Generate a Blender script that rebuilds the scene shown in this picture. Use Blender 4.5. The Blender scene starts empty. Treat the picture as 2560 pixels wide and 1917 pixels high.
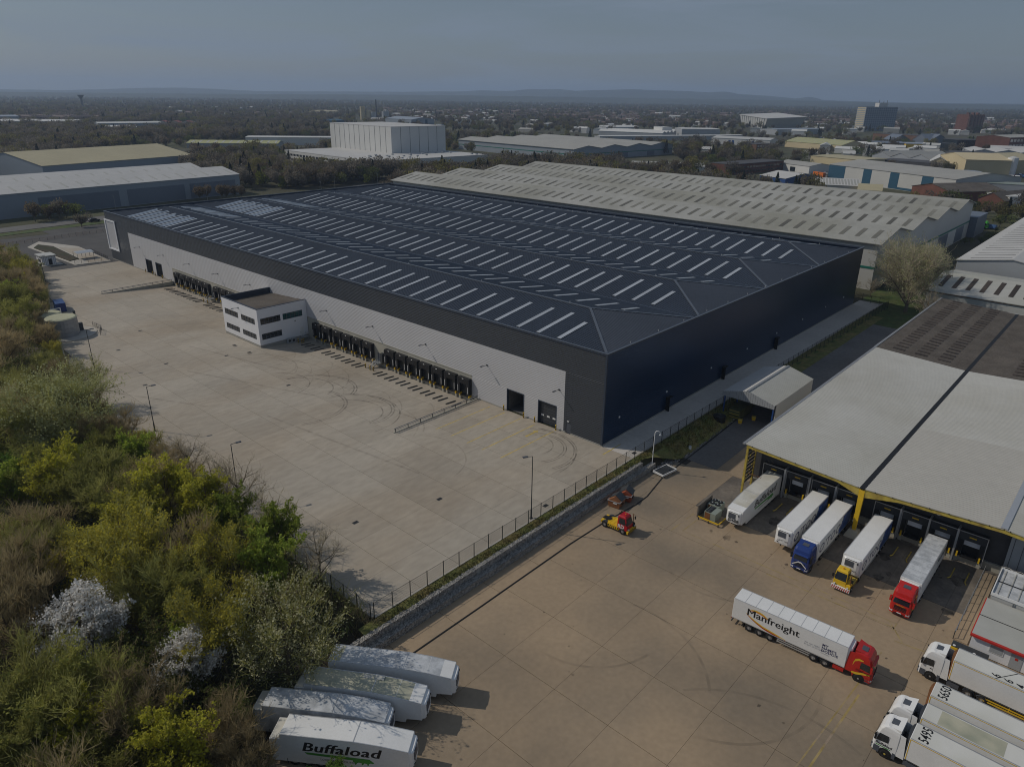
import bpy, bmesh, math, random
import numpy as np
from mathutils import Vector, Matrix

random.seed(7)
RNG = np.random.default_rng(11)
SCN = bpy.context.scene
COL = SCN.collection
R = math.radians
PI = math.pi

# ------------------------------------------------------------------ camera
CAM = np.array((-98.754, -66.198, 59.829))
YAW, PITCH, ROLL, FPX = R(41.89131), R(22.00511), R(0.750697), 1782.067
_fh = np.array((math.cos(YAW), math.sin(YAW), 0.0)); _rh = np.array((math.sin(YAW), -math.cos(YAW), 0.0)); _up = np.array((0, 0, 1.0))
_f = math.cos(PITCH)*_fh - math.sin(PITCH)*_up
_u = math.sin(PITCH)*_fh + math.cos(PITCH)*_up
_r = math.cos(ROLL)*_rh + math.sin(ROLL)*_u
_u2 = -math.sin(ROLL)*_rh + math.cos(ROLL)*_u
cam_data = bpy.data.cameras.new('camera')
cam = bpy.data.objects.new('camera', cam_data); COL.objects.link(cam)
cam.matrix_world = Matrix(((_r[0], _u2[0], -_f[0], CAM[0]), (_r[1], _u2[1], -_f[1], CAM[1]), (_r[2], _u2[2], -_f[2], CAM[2]), (0, 0, 0, 1)))
cam_data.sensor_width = 36.0; cam_data.sensor_fit = 'HORIZONTAL'; cam_data.lens = FPX/2560*36
cam_data.clip_start = 0.5; cam_data.clip_end = 60000
SCN.camera = cam
def at(px, py, z=0.0):                      # where the sight line of a photo pixel meets the level z: used to survey positions
    d = _f + (px-1280)/FPX*_r - (py-958.5)/FPX*_u2
    t = (z-CAM[2])/d[2]
    p = CAM + t*d
    return float(p[0]), float(p[1])
def tile(ox, oy, sc):
    return lambda a, b, z=0.0: at(ox+a/sc, oy+b/sc, z)

# ------------------------------------------------------------------ world, sun, exposure
SUN_DIR = Vector((0.55, -1.0, -1.0)).normalized()        # the way the light travels
SUN_EL = math.asin(-SUN_DIR.z)
W = bpy.data.worlds.new('World'); SCN.world = W; W.use_nodes = True
nt = W.node_tree; nt.nodes.clear()
wo = nt.nodes.new('ShaderNodeOutputWorld'); bg = nt.nodes.new('ShaderNodeBackground')
sky = nt.nodes.new('ShaderNodeTexSky'); sky.sky_type = 'NISHITA'; sky.sun_disc = False
sky.sun_elevation = SUN_EL; sky.sun_rotation = math.atan2(-SUN_DIR.x, -SUN_DIR.y)
sky.air_density = 1.0; sky.dust_density = 1.0; sky.ozone_density = 3.0; sky.altitude = 60
SKY_STRENGTH = 0.063
tc = nt.nodes.new('ShaderNodeTexCoord')
mp = nt.nodes.new('ShaderNodeMapping'); mp.inputs['Scale'].default_value = (1.0, 1.0, 9.0); mp.inputs['Rotation'].default_value = (0, 0, R(25))
n1 = nt.nodes.new('ShaderNodeTexNoise'); n1.inputs['Scale'].default_value = 3.2; n1.inputs['Detail'].default_value = 12; n1.inputs['Roughness'].default_value = 0.58; n1.inputs['Distortion'].default_value = 0.7
cr = nt.nodes.new('ShaderNodeValToRGB'); cr.color_ramp.elements[0].position = 0.46; cr.color_ramp.elements[1].position = 0.74
cr.color_ramp.elements[0].color = (0.42, 0.42, 0.42, 1); cr.color_ramp.elements[1].color = (0.95, 0.95, 0.95, 1)
mx = nt.nodes.new('ShaderNodeMix'); mx.data_type = 'RGBA'
mx.inputs[7].default_value = (4.5, 5.6, 7.2, 1)            # thin cirrus veil
hs = nt.nodes.new('ShaderNodeHueSaturation'); hs.inputs['Saturation'].default_value = 0.95
nt.links.new(tc.outputs['Generated'], mp.inputs['Vector']); nt.links.new(mp.outputs[0], n1.inputs['Vector'])
nt.links.new(n1.outputs['Fac'], cr.inputs['Fac']); nt.links.new(cr.outputs['Color'], mx.inputs[0])
nt.links.new(sky.outputs[0], hs.inputs['Color']); nt.links.new(hs.outputs[0], mx.inputs[6]); nt.links.new(mx.outputs[2], bg.inputs['Color'])
bg.inputs['Strength'].default_value = SKY_STRENGTH
nt.links.new(bg.outputs[0], wo.inputs['Surface'])

sl = bpy.data.lights.new('sun', 'SUN'); sl.energy = 2.8; sl.angle = R(0.55); sl.color = (1.0, 0.92, 0.80)
so = bpy.data.objects.new('sun', sl); COL.objects.link(so); so.location = (-200, 300, 400)
so.rotation_euler = SUN_DIR.to_track_quat('-Z', 'Y').to_euler()
SCN.view_settings.view_transform = 'Standard'; SCN.view_settings.look = 'None'
SCN.view_settings.exposure = -0.6; SCN.view_settings.gamma = 1.0; SCN.view_settings.use_curve_mapping = False
SCN.render.engine = 'CYCLES'; SCN.cycles.filter_width = 1.05
cy = SCN.cycles; cy.max_bounces = 5; cy.diffuse_bounces = 2; cy.glossy_bounces = 2; cy.transmission_bounces = 2; cy.transparent_max_bounces = 8; cy.volume_bounces = 1
cy.use_denoising = True; cy.caustics_reflective = False; cy.caustics_refractive = False

# ------------------------------------------------------------------ mesh helpers
class MB:
    def __init__(s): s.v = []; s.f = []; s.m = []
    def add(s, vs, fs, m=0):
        b = len(s.v); s.v.extend(tuple(map(float, p)) for p in vs)
        for f in fs: s.f.append(tuple(i+b for i in f)); s.m.append(m)
        return s
    def box(s, x0, x1, y0, y1, z0, z1, m=0):
        if x0 > x1: x0, x1 = x1, x0
        if y0 > y1: y0, y1 = y1, y0
        return s.hexa([(x0,y0,z0),(x1,y0,z0),(x1,y1,z0),(x0,y1,z0),(x0,y0,z1),(x1,y0,z1),(x1,y1,z1),(x0,y1,z1)], m)
    def hexa(s, p, m=0):
        return s.add(p, [(3,2,1,0),(4,5,6,7),(0,1,5,4),(1,2,6,5),(2,3,7,6),(3,0,4,7)], m)
    def quad(s, a, b, c, d, m=0): return s.add([a,b,c,d], [(0,1,2,3)], m)
    def tri(s, a, b, c, m=0): return s.add([a,b,c], [(0,1,2)], m)
    def prism(s, poly, axis, a, b, m=0):
        # poly in the two other axes, extruded along axis from a to b
        n = len(poly)
        def P(q, t):
            if axis == 'x': return (t, q[0], q[1])
            if axis == 'y': return (q[0], t, q[1])
            return (q[0], q[1], t)
        vs = [P(q, a) for q in poly] + [P(q, b) for q in poly]
        fs = [tuple(range(n-1, -1, -1)), tuple(range(n, 2*n))] + [(i, (i+1) % n, n+(i+1) % n, n+i) for i in range(n)]
        return s.add(vs, fs, m)
    def cyl(s, p0, p1, r0, r1=None, n=8, m=0, caps=True):
        r1 = r0 if r1 is None else r1
        p0 = Vector(p0); p1 = Vector(p1); d = (p1-p0).normalized()
        a = d.orthogonal().normalized(); b = d.cross(a)
        vs = [p0 + (a*math.cos(2*PI*i/n) + b*math.sin(2*PI*i/n))*r0 for i in range(n)] + [p1 + (a*math.cos(2*PI*i/n) + b*math.sin(2*PI*i/n))*r1 for i in range(n)]
        fs = [(i, (i+1) % n, n+(i+1) % n, n+i) for i in range(n)]
        if caps: fs += [tuple(range(n-1, -1, -1)), tuple(range(n, 2*n))]
        return s.add(vs, fs, m)
    def tube(s, pts, r, n=6, m=0):
        for a, b in zip(pts[:-1], pts[1:]): s.cyl(a, b, r, r, n, m)
        return s
    def bar(s, p0, p1, w, h, m=0):                         # rectangular bar from p0 to p1, w across, h vertical
        p0 = Vector(p0); p1 = Vector(p1); d = (p1-p0).normalized()
        up = Vector((0,0,1)) if abs(d.z) < .95 else Vector((1,0,0))
        a = d.cross(up).normalized()*w/2; b = a.cross(d).normalized()*h/2
        return s.hexa([p0-a-b, p1-a-b, p1+a-b, p0+a-b, p0-a+b, p1-a+b, p1+a+b, p0+a+b], m)
    def mesh(s, name):
        me = bpy.data.meshes.new(name); me.from_pydata(s.v, [], s.f)
        if any(s.m): me.polygons.foreach_set('material_index', s.m)
        me.update(); return me
def fix_normals(me):
    bm = bmesh.new(); bm.from_mesh(me); bmesh.ops.recalc_face_normals(bm, faces=bm.faces); bm.to_mesh(me); bm.free()
SPLIT = {'plinth','side_curtain','black_band','bumper_guard','bumper_block','guide_strip','dock_plinth','parapet','parapet_cap','parapet_capping','door_frame','edge_frame','landing_legs','red_fascia','sign_frame','trim_stripe','mudguard','hip_end_','island','dock_shelter_','panel_joint','fire_exit','casing','number','purlin','brace','head','louvre_panel','ridge_capping','door_locking_bars','side_guard','roof_edge','rim','skid','lug','feet','wall_seam','guide_rail_','gable_sheet','edge_rail','step','inner_frame','ribs','roof_patch','parapet_lining','corner_flashing','mirror_','base','lower_latch','inner_door','retaining','grating','kerb_edging','handrail_','grille_','bay','roof_anchor_','dock_coping','railings','brick_pier'}
def islands(mb):
    p = list(range(len(mb.v)))
    def fd(i):
        while p[i] != i: p[i] = p[p[i]]; i = p[i]
        return i
    for f in mb.f:
        r0 = fd(f[0])
        for i in f[1:]: p[fd(i)] = r0
    out = {}
    for f, m in zip(mb.f, mb.m): out.setdefault(fd(f[0]), []).append((f, m))
    res = []
    for fs in out.values():
        ids = sorted({i for f, m in fs for i in f}); k = {i: j for j, i in enumerate(ids)}; b = MB()
        b.v = [mb.v[i] for i in ids]; b.f = [tuple(k[i] for i in f) for f, m in fs]; b.m = [m for f, m in fs]; res.append(b)
    return res
def obj(name, mb, mats, parent=None, fix=True, smooth=False):
    if isinstance(mb, MB) and name in SPLIT:
        parts = islands(mb)
        if 1 < len(parts) <= 40:
            o = [obj1(name, b, mats, parent, fix, smooth) for b in parts]; return o[0]
    return obj1(name, mb, mats, parent, fix, smooth)
def obj1(name, mb, mats, parent=None, fix=True, smooth=False):
    me = mb.mesh(name) if isinstance(mb, MB) else mb
    if fix and isinstance(mb, MB): fix_normals(me)
    for m in (mats if isinstance(mats, (list, tuple)) else [mats]):
        if len(me.materials) < (len(mats) if isinstance(mats, (list, tuple)) else 1): me.materials.append(m)
    if smooth: me.polygons.foreach_set('use_smooth', [True]*len(me.polygons))
    o = bpy.data.objects.new(name, me); COL.objects.link(o)
    if parent is not None: o.parent = parent
    return o
def tag(o, label=None, cat=None, group=None, kind=None):
    if label: o['label'] = label
    if cat: o['category'] = cat
    if group: o['group'] = group
    if kind: o['kind'] = kind
    return o
def thing(name, label, cat, loc=(0,0,0), rz=0.0, group=None):
    o = bpy.data.objects.new(name, None); COL.objects.link(o); o.empty_display_size = 0.5
    o.location = loc; o.rotation_euler = (0,0,rz)
    return tag(o, label, cat, group)
def struct(name, mb, mats, fix=True):
    o = obj(name, mb, mats, fix=fix); o['kind'] = 'structure'; return o
def place(o, x, y, z=0.0, rz=0.0, sc=None):
    o.location = (x, y, z); o.rotation_euler = (0, 0, rz)
    if sc is not None: o.scale = (sc, sc, sc) if not isinstance(sc, tuple) else sc
    return o
def copy_tree(o, parent=None):
    c = o.copy(); COL.objects.link(c); c.parent = parent
    if parent is not None: c.matrix_parent_inverse = o.matrix_parent_inverse.copy()
    for ch in list(o.children): copy_tree(ch, c)
    return c
def share(o, name, parent, loc=(0,0,0), rz=0.0):           # another object on the same mesh
    c = bpy.data.objects.new(name, o.data); COL.objects.link(c); c.parent = parent; c.location = loc; c.rotation_euler = (0,0,rz); return c
def np_mesh(name, V, F):
    me = bpy.data.meshes.new(name); k = F.shape[1]
    me.vertices.add(len(V)); me.vertices.foreach_set('co', V.astype(np.float32).ravel())
    me.loops.add(F.size); me.loops.foreach_set('vertex_index', F.astype(np.int32).ravel())
    me.polygons.add(len(F)); me.polygons.foreach_set('loop_start', np.arange(0, F.size, k, dtype=np.int32)); me.polygons.foreach_set('loop_total', np.full(len(F), k, dtype=np.int32))
    me.update(calc_edges=True); me.validate(); return me
def text_mesh(s, h, origin, right, up, shear=0.0, bold=0.0, xs=1.0, align='LEFT', space=1.0):
    cu = bpy.data.curves.new('txt', 'FONT'); cu.body = s; cu.size = 1.0; cu.shear = shear; cu.offset = bold; cu.align_x = align; cu.space_character = space; cu.resolution_u = 2
    o = bpy.data.objects.new('txt', cu); COL.objects.link(o)
    dg = bpy.context.evaluated_depsgraph_get(); me = bpy.data.meshes.new_from_object(o.evaluated_get(dg))
    bpy.data.objects.remove(o); bpy.data.curves.remove(cu)
    right = Vector(right).normalized(); up = Vector(up).normalized(); o0 = Vector(origin); k = h/0.72
    for v in me.vertices: v.co = o0 + right*v.co.x*k*xs + up*v.co.y*k
    me.name = 'lettering'; me.materials.clear(); return me
def letters(s, h, origin, right, up, m, parent, name='lettering', **kw):
    return obj(name, text_mesh(s, h, origin, right, up, **kw), m, parent, fix=False)

# ------------------------------------------------------------------ materials
WORLD_MATS = {'concrete','concrete_old','concrete_dirty','concrete_shade_lift','asphalt_light','asphalt','gabion','old_light','canopy_roof','canopy_roof_b','old_roof'}   # ground-fixed stains run on across the joints
def mat(name, rgb, rough=0.6, metal=0.0, amt=0.12, scale=0.5, fine=0.0, fscale=12.0, bump=0.0, bscale=20.0, rnd=0.0, stretch=(1,1,1), tint=None, tint_amt=0.0, tscale=0.08, spec=0.4, vor=0.0):
    m = bpy.data.materials.new(name); m.use_nodes = True; t = m.node_tree; N = t.nodes; L = t.links
    b = N['Principled BSDF']; b.inputs['Roughness'].default_value = rough; b.inputs['Metallic'].default_value = metal
    b.inputs['Specular IOR Level'].default_value = spec
    c = N.new('ShaderNodeTexCoord'); mpn = N.new('ShaderNodeMapping'); mpn.inputs['Scale'].default_value = stretch
    if name in WORLD_MATS: ge = N.new('ShaderNodeNewGeometry'); L.new(ge.outputs['Position'], mpn.inputs['Vector'])
    else: L.new(c.outputs['Object'], mpn.inputs['Vector'])
    def noise(sc, det=5):
        n = N.new('ShaderNodeTexNoise'); n.inputs['Scale'].default_value = sc; n.inputs['Detail'].default_value = det; L.new(mpn.outputs[0], n.inputs['Vector']); return n
    val = N.new('ShaderNodeValue'); val.outputs[0].default_value = 1.0; cur = val.outputs[0]
    def mul(x, sc, amount):
        n = N.new('ShaderNodeMapRange'); n.inputs[1].default_value = 0.25; n.inputs[2].default_value = 0.75; n.inputs[3].default_value = 1-amount; n.inputs[4].default_value = 1+amount; L.new(x, n.inputs[0])
        k = N.new('ShaderNodeMath'); k.operation = 'MULTIPLY'; L.new(sc, k.inputs[0]); L.new(n.outputs[0], k.inputs[1]); return k.outputs[0]
    if amt: cur = mul(noise(scale).outputs['Fac'], cur, amt)
    if fine: cur = mul(noise(fscale, 3).outputs['Fac'], cur, fine)
    if vor:
        vn = N.new('ShaderNodeTexVoronoi'); vn.inputs['Scale'].default_value = vor; L.new(mpn.outputs[0], vn.inputs['Vector'])
        sx = N.new('ShaderNodeSeparateColor'); L.new(vn.outputs['Color'], sx.inputs[0]); cur = mul(sx.outputs[0], cur, 0.5)
    if rnd:
        oi = N.new('ShaderNodeObjectInfo'); n = N.new('ShaderNodeMapRange'); n.inputs[3].default_value = 1-rnd; n.inputs[4].default_value = 1+rnd; L.new(oi.outputs['Random'], n.inputs[0])
        k = N.new('ShaderNodeMath'); k.operation = 'MULTIPLY'; L.new(cur, k.inputs[0]); L.new(n.outputs[0], k.inputs[1]); cur = k.outputs[0]
    base = N.new('ShaderNodeRGB'); base.outputs[0].default_value = (*rgb, 1); bc = base.outputs[0]
    if tint is not None:
        mxn = N.new('ShaderNodeMix'); mxn.data_type = 'RGBA'; L.new(bc, mxn.inputs[6]); mxn.inputs[7].default_value = (*tint, 1)
        n = N.new('ShaderNodeMapRange'); n.inputs[1].default_value = 0.42; n.inputs[2].default_value = 0.66; n.inputs[4].default_value = tint_amt; L.new(noise(tscale, 6).outputs['Fac'], n.inputs[0]); L.new(n.outputs[0], mxn.inputs[0]); bc = mxn.outputs[2]
    vm = N.new('ShaderNodeVectorMath'); vm.operation = 'SCALE'; L.new(bc, vm.inputs[0]); L.new(cur, vm.inputs['Scale']); L.new(vm.outputs[0], b.inputs['Base Color'])
    if bump:
        bn = N.new('ShaderNodeBump'); bn.inputs['Strength'].default_value = bump; bn.inputs['Distance'].default_value = 0.05
        if vor:
            vb = N.new('ShaderNodeTexVoronoi'); vb.inputs['Scale'].default_value = vor; L.new(mpn.outputs[0], vb.inputs['Vector']); L.new(vb.outputs['Distance'], bn.inputs['Height']); bn.invert = True; bn.inputs['Distance'].default_value = 0.15
        else: L.new(noise(bscale, 4).outputs['Fac'], bn.inputs['Height'])
        L.new(bn.outputs[0], b.inputs['Normal'])
    return m
M = {}
def mk(key, *a, **k): M[key] = mat(key, *a, **k); return M[key]
mk('concrete', (0.405,0.362,0.30), 0.85, amt=0.09, scale=0.10, fine=0.11, fscale=1.1, rnd=0.055, tint=(0.335,0.275,0.205), tint_amt=0.7, tscale=0.06, stretch=(0.4,0.9,1), bump=0.15, bscale=6)
mk('concrete_old', (0.37,0.278,0.183), 0.85, amt=0.15, scale=0.05, fine=0.08, fscale=1.6, rnd=0.02, tint=(0.19,0.16,0.122), tint_amt=0.95, tscale=0.035, bump=0.15, bscale=6)
mk('concrete_shade_lift', (0.52,0.485,0.44), 0.85, amt=0.08, scale=0.1, fine=0.08, fscale=1.2, rnd=0.03)  # yard concrete made paler, so the colour itself lifts the wall's shade
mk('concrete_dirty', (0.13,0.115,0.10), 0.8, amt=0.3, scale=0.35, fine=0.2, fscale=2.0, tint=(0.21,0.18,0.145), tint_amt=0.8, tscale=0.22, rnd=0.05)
mk('joint', (0.15,0.13,0.11), 0.9, amt=0.1)
mk('concrete_wall', (0.42,0.40,0.34), 0.8, amt=0.12, scale=0.4, fine=0.06, tint=(0.32,0.32,0.26), tint_amt=0.4, tscale=0.3)
mk('plinth', (0.34,0.33,0.30), 0.85, amt=0.12)
mk('kerb', (0.45,0.42,0.37), 0.8, amt=0.12)
mk('asphalt', (0.085,0.082,0.08), 0.9, amt=0.2, scale=0.15, fine=0.15, fscale=3)
mk('asphalt_light', (0.15,0.145,0.14), 0.9, amt=0.2, scale=0.1, fine=0.15, fscale=2)
mk('dark_metal', (0.078,0.087,0.102), 0.42, 0.55, amt=0.05, scale=0.1)
mk('roof_metal', (0.118,0.132,0.157), 0.52, 1.0, amt=0.10, scale=0.06, fine=0.05, fscale=0.8)
mk('roof_ridge', (0.16,0.18,0.21), 0.45, 0.5, amt=0.08)
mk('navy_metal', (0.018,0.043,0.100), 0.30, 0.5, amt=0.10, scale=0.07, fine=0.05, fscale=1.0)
mk('parapet', (0.055,0.07,0.10), 0.5, 0.3, amt=0.08)
mk('grey_clad', (0.56,0.56,0.575), 0.45, 0.15, amt=0.04, scale=0.1)
mk('white_clad', (0.80,0.81,0.84), 0.5, 0, amt=0.03, scale=0.2)
mk('rooflight', (0.38,0.41,0.45), 0.35, 0, amt=0.12, scale=0.5, rnd=0.12)
mk('solar', (0.27,0.32,0.39), 0.3, 0.3, amt=0.1, scale=0.3, rnd=0.15)
mk('black_rubber', (0.018,0.018,0.019), 0.75, amt=0.3, scale=1.0)
mk('curtain', (0.045,0.045,0.047), 0.8, amt=0.3, scale=1.0)
mk('black', (0.012,0.012,0.013), 0.6, amt=0.1)
mk('dock_dark', (0.07,0.068,0.07), 0.8, amt=0.2)
mk('tyre', (0.02,0.02,0.021), 0.85, amt=0.15, scale=3)
mk('galv', (0.34,0.35,0.36), 0.45, 0.4, amt=0.12)
mk('steel_dark', (0.07,0.075,0.08), 0.5, 0.4, amt=0.15)
mk('fence_green', (0.03,0.035,0.034), 0.5, 0.3, amt=0.1)
mk('yellow', (0.72,0.46,0.02), 0.45, amt=0.12, scale=1.0)
mk('yellow_dirty', (0.52,0.40,0.07), 0.55, amt=0.3, scale=0.8, tint=(0.22,0.13,0.05), tint_amt=0.5, tscale=0.7)
mk('yellow_line', (0.60,0.44,0.06), 0.8, amt=0.3, scale=1.5, fine=0.2, tint=(0.36,0.30,0.22), tint_amt=0.6, tscale=0.9)
mk('yellow_faint', (0.36,0.27,0.10), 0.8, amt=0.3, scale=1.2, tint=(0.27,0.21,0.16), tint_amt=0.95, tscale=0.6)
mk('white_paint', (0.80,0.80,0.79), 0.35, amt=0.04, scale=0.6, spec=0.5)
mk('white_line', (0.55,0.55,0.53), 0.8, amt=0.2, scale=1.5)
mk('trailer_white', (0.79,0.79,0.775), 0.4, amt=0.05, scale=0.5, fine=0.03, fscale=4)
mk('trailer_dirty', (0.62,0.61,0.56), 0.55, amt=0.10, scale=0.6, tint=(0.40,0.36,0.25), tint_amt=0.55, tscale=0.35)
mk('trailer_grey', (0.58,0.60,0.62), 0.5, amt=0.14, scale=1.2, fine=0.1, fscale=5, tint=(0.30,0.32,0.34), tint_amt=0.6, tscale=0.9)
mk('trailer_mossy', (0.52,0.50,0.38), 0.6, amt=0.12, scale=1.0, tint=(0.27,0.29,0.22), tint_amt=0.8, tscale=0.5)
mk('tarp', (0.70,0.695,0.65), 0.6, amt=0.08, scale=0.5, tint=(0.42,0.42,0.35), tint_amt=0.5, tscale=0.25)
mk('alu', (0.55,0.56,0.57), 0.35, 0.5, amt=0.06)
mk('glass', (0.018,0.024,0.030), 0.08, 0, amt=0.2, scale=1.0, spec=0.8)
mk('glass_teal', (0.012,0.07,0.075), 0.08, 0, amt=0.2, scale=1.0, spec=0.8)
mk('truck_red', (0.50,0.018,0.014), 0.25, amt=0.04, spec=0.6)
mk('tug_red', (0.45,0.012,0.022), 0.35, amt=0.08)
mk('truck_blue', (0.018,0.045,0.20), 0.25, amt=0.05, spec=0.6)
mk('navy_print', (0.018,0.022,0.10), 0.4, amt=0.05)
mk('blue_print', (0.03,0.10,0.33), 0.4, amt=0.6, scale=1.2, tint=(0.01,0.02,0.12), tint_amt=0.8, tscale=1.0)
mk('green_print', (0.06,0.30,0.04), 0.4, amt=0.05)
mk('black_print', (0.012,0.012,0.012), 0.45, amt=0.05)
mk('orange_print', (0.72,0.20,0.015), 0.4, amt=0.05)
mk('red_print', (0.50,0.03,0.02), 0.4, amt=0.05)
mk('yellow_print', (0.78,0.50,0.03), 0.4, amt=0.05)
mk('grey_plastic', (0.085,0.095,0.115), 0.5, amt=0.05)
mk('light_lens', (0.65,0.67,0.70), 0.12, amt=0.02, spec=0.8)
mk('red_lens', (0.45,0.01,0.01), 0.2, amt=0.02)
mk('amber', (0.70,0.25,0.01), 0.3, amt=0.02)
mk('hub', (0.50,0.51,0.52), 0.35, 0.6, amt=0.1)
mk('rust', (0.20,0.085,0.03), 0.8, amt=0.3, scale=1.5)
mk('skip_brown', (0.30,0.125,0.05), 0.6, amt=0.15, scale=1)
mk('skip_red', (0.33,0.075,0.03), 0.6, amt=0.15, scale=1)
mk('gabion', (0.31,0.295,0.27), 0.9, amt=0.15, scale=0.5, vor=9.0, bump=0.8)
mk('grass', (0.13,0.14,0.038), 0.9, amt=0.35, scale=0.8, fine=0.3, fscale=6, tint=(0.22,0.17,0.065), tint_amt=0.8, tscale=0.35, bump=0.5, bscale=8)
mk('verge', (0.060,0.095,0.022), 0.9, amt=0.35, scale=0.5, fine=0.3, fscale=5, tint=(0.10,0.09,0.035), tint_amt=0.5, tscale=0.2)
mk('gravel', (0.23,0.215,0.20), 0.95, amt=0.2, scale=0.4, vor=5.0, bump=0.7)
mk('litter', (0.055,0.043,0.026), 0.95, amt=0.35, scale=0.5, fine=0.3, fscale=5, tint=(0.030,0.042,0.014), tint_amt=0.8, tscale=0.12)
mk('field', (0.060,0.064,0.028), 0.95, amt=0.4, scale=0.004, fine=0.4, fscale=0.03, tint=(0.075,0.064,0.042), tint_amt=0.8, tscale=0.006)
mk('fibre_cement', (0.37,0.37,0.345), 0.85, amt=0.10, scale=0.05, fine=0.08, fscale=0.5, tint=(0.26,0.255,0.21), tint_amt=0.75, tscale=0.03)
mk('fibre_light', (0.45,0.45,0.42), 0.8, amt=0.08, scale=0.05, fine=0.05, fscale=0.5, tint=(0.34,0.34,0.28), tint_amt=0.5, tscale=0.04)
mk('dirty_light', (0.165,0.16,0.135), 0.7, amt=0.2, scale=0.2, rnd=0.4)
mk('canopy_roof', (0.52,0.515,0.48), 0.6, 0.05, amt=0.05, scale=0.08, fine=0.04, fscale=0.8, tint=(0.40,0.385,0.33), tint_amt=0.5, tscale=0.06)
mk('canopy_roof_b', (0.46,0.445,0.405), 0.6, 0.05, amt=0.05, scale=0.08, fine=0.04, fscale=0.8)
mk('old_roof', (0.115,0.10,0.085), 0.9, amt=0.2, scale=0.12, fine=0.25, fscale=2.5, tint=(0.075,0.062,0.052), tint_amt=0.6, tscale=0.3)
mk('old_light', (0.055,0.042,0.034), 0.8, amt=0.2, scale=0.5, rnd=0.3)
mk('brick', (0.13,0.055,0.038), 0.85, amt=0.2, scale=0.2, rnd=0.2)
mk('brick_brown', (0.15,0.085,0.055), 0.85, amt=0.2, scale=0.2, rnd=0.15)
mk('house_wall', (0.27,0.16,0.12), 0.85, amt=0.1, scale=0.1, rnd=0.5)
mk('house_pale', (0.50,0.46,0.41), 0.85, amt=0.1, scale=0.1, rnd=0.25)
mk('house_roof', (0.15,0.112,0.10), 0.85, amt=0.1, scale=0.1, rnd=0.45)
mk('tile_red', (0.24,0.075,0.055), 0.85, amt=0.1, rnd=0.1)
mk('shed_white', (0.62,0.62,0.60), 0.6, amt=0.06, scale=0.05)
mk('shed_grey', (0.36,0.38,0.40), 0.6, amt=0.06, scale=0.05)
mk('shed_pale', (0.50,0.50,0.48), 0.6, amt=0.06, scale=0.05)
mk('shed_cream', (0.58,0.49,0.31), 0.7, amt=0.06, scale=0.05)
mk('shed_slate', (0.17,0.20,0.25), 0.5, 0.2, amt=0.06, scale=0.05)
mk('shed_steel', (0.30,0.34,0.39), 0.5, 0.1, amt=0.05, scale=0.05)
mk('shed_blue', (0.030,0.095,0.155), 0.5, 0.1, amt=0.06)
mk('roof_tan', (0.43,0.385,0.25), 0.75, amt=0.06, scale=0.05, fine=0.04, fscale=0.4)
mk('roof_moss', (0.40,0.40,0.20), 0.8, amt=0.08, scale=0.05)
mk('roof_grey', (0.36,0.355,0.33), 0.75, amt=0.07, scale=0.05, fine=0.04, fscale=0.4)
mk('roof_pale', (0.52,0.515,0.50), 0.7, amt=0.06, scale=0.05, fine=0.04, fscale=0.4)
mk('roof_dark', (0.075,0.075,0.08), 0.8, amt=0.1, scale=0.1)
mk('teal_trim', (0.01,0.16,0.12), 0.5, amt=0.05)
mk('blue_post', (0.02,0.07,0.25), 0.5, amt=0.1)
mk('container_blue', (0.025,0.075,0.23), 0.5, amt=0.1)
mk('tank_green', (0.30,0.34,0.29), 0.5, 0.2, amt=0.08)
mk('tank_lid', (0.45,0.45,0.31), 0.7, amt=0.1)
mk('compactor', (0.10,0.11,0.045), 0.7, amt=0.3, scale=1.5)
mk('tarp_blue', (0.06,0.14,0.33), 0.5, amt=0.2, scale=2)
mk('hi_vis', (0.80,0.16,0.02), 0.7, amt=0.1)
mk('skin', (0.40,0.24,0.17), 0.6, amt=0.05)
mk('trousers', (0.025,0.028,0.04), 0.8, amt=0.1)
mk('car_white', (0.70,0.70,0.70), 0.3, amt=0.02); mk('car_red', (0.35,0.02,0.02), 0.3, amt=0.02); mk('car_dark', (0.03,0.03,0.035), 0.3, amt=0.02); mk('car_silver', (0.35,0.36,0.38), 0.3, 0.3, amt=0.02); mk('car_blue', (0.03,0.13,0.33), 0.3, amt=0.02)
mk('lime', (0.10,0.55,0.05), 0.4, amt=0.02); mk('orange_box', (0.65,0.16,0.02), 0.5, amt=0.05)
mk('bark', (0.15,0.12,0.075), 0.9, amt=0.25, scale=2)
mk('bark_grey', (0.16,0.135,0.10), 0.9, amt=0.25, scale=2)
mk('hill', (0.050,0.060,0.045), 0.95, amt=0.4, scale=0.0015, fine=0.3, fscale=0.01)
# leaves let some light through
def leaf(name, rgb, rnd=0.25, amt=0.35, trans=0.3, scale=0.6, tint=None):
    m = mat(name, rgb, 0.7, amt=amt, scale=scale, rnd=rnd, tint=tint, tint_amt=0.8 if tint else 0, tscale=0.35, spec=0.2)
    t = m.node_tree; b = t.nodes['Principled BSDF']; out = t.nodes['Material Output']
    tr = t.nodes.new('ShaderNodeBsdfTranslucent'); ms = t.nodes.new('ShaderNodeMixShader'); ms.inputs[0].default_value = trans
    src = b.inputs['Base Color'].links[0].from_socket
    t.links.new(src, tr.inputs['Color']); t.links.new(b.outputs[0], ms.inputs[1]); t.links.new(tr.outputs[0], ms.inputs[2]); t.links.new(ms.outputs[0], out.inputs['Surface'])
    M[name] = m
leaf('leaf_yellow', (0.47,0.45,0.05), trans=.45); leaf('leaf_lime', (0.30,0.37,0.055), trans=.45); leaf('leaf_olive', (0.28,0.28,0.065), trans=.4); leaf('leaf_green', (0.12,0.21,0.035), trans=.4)
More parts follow.
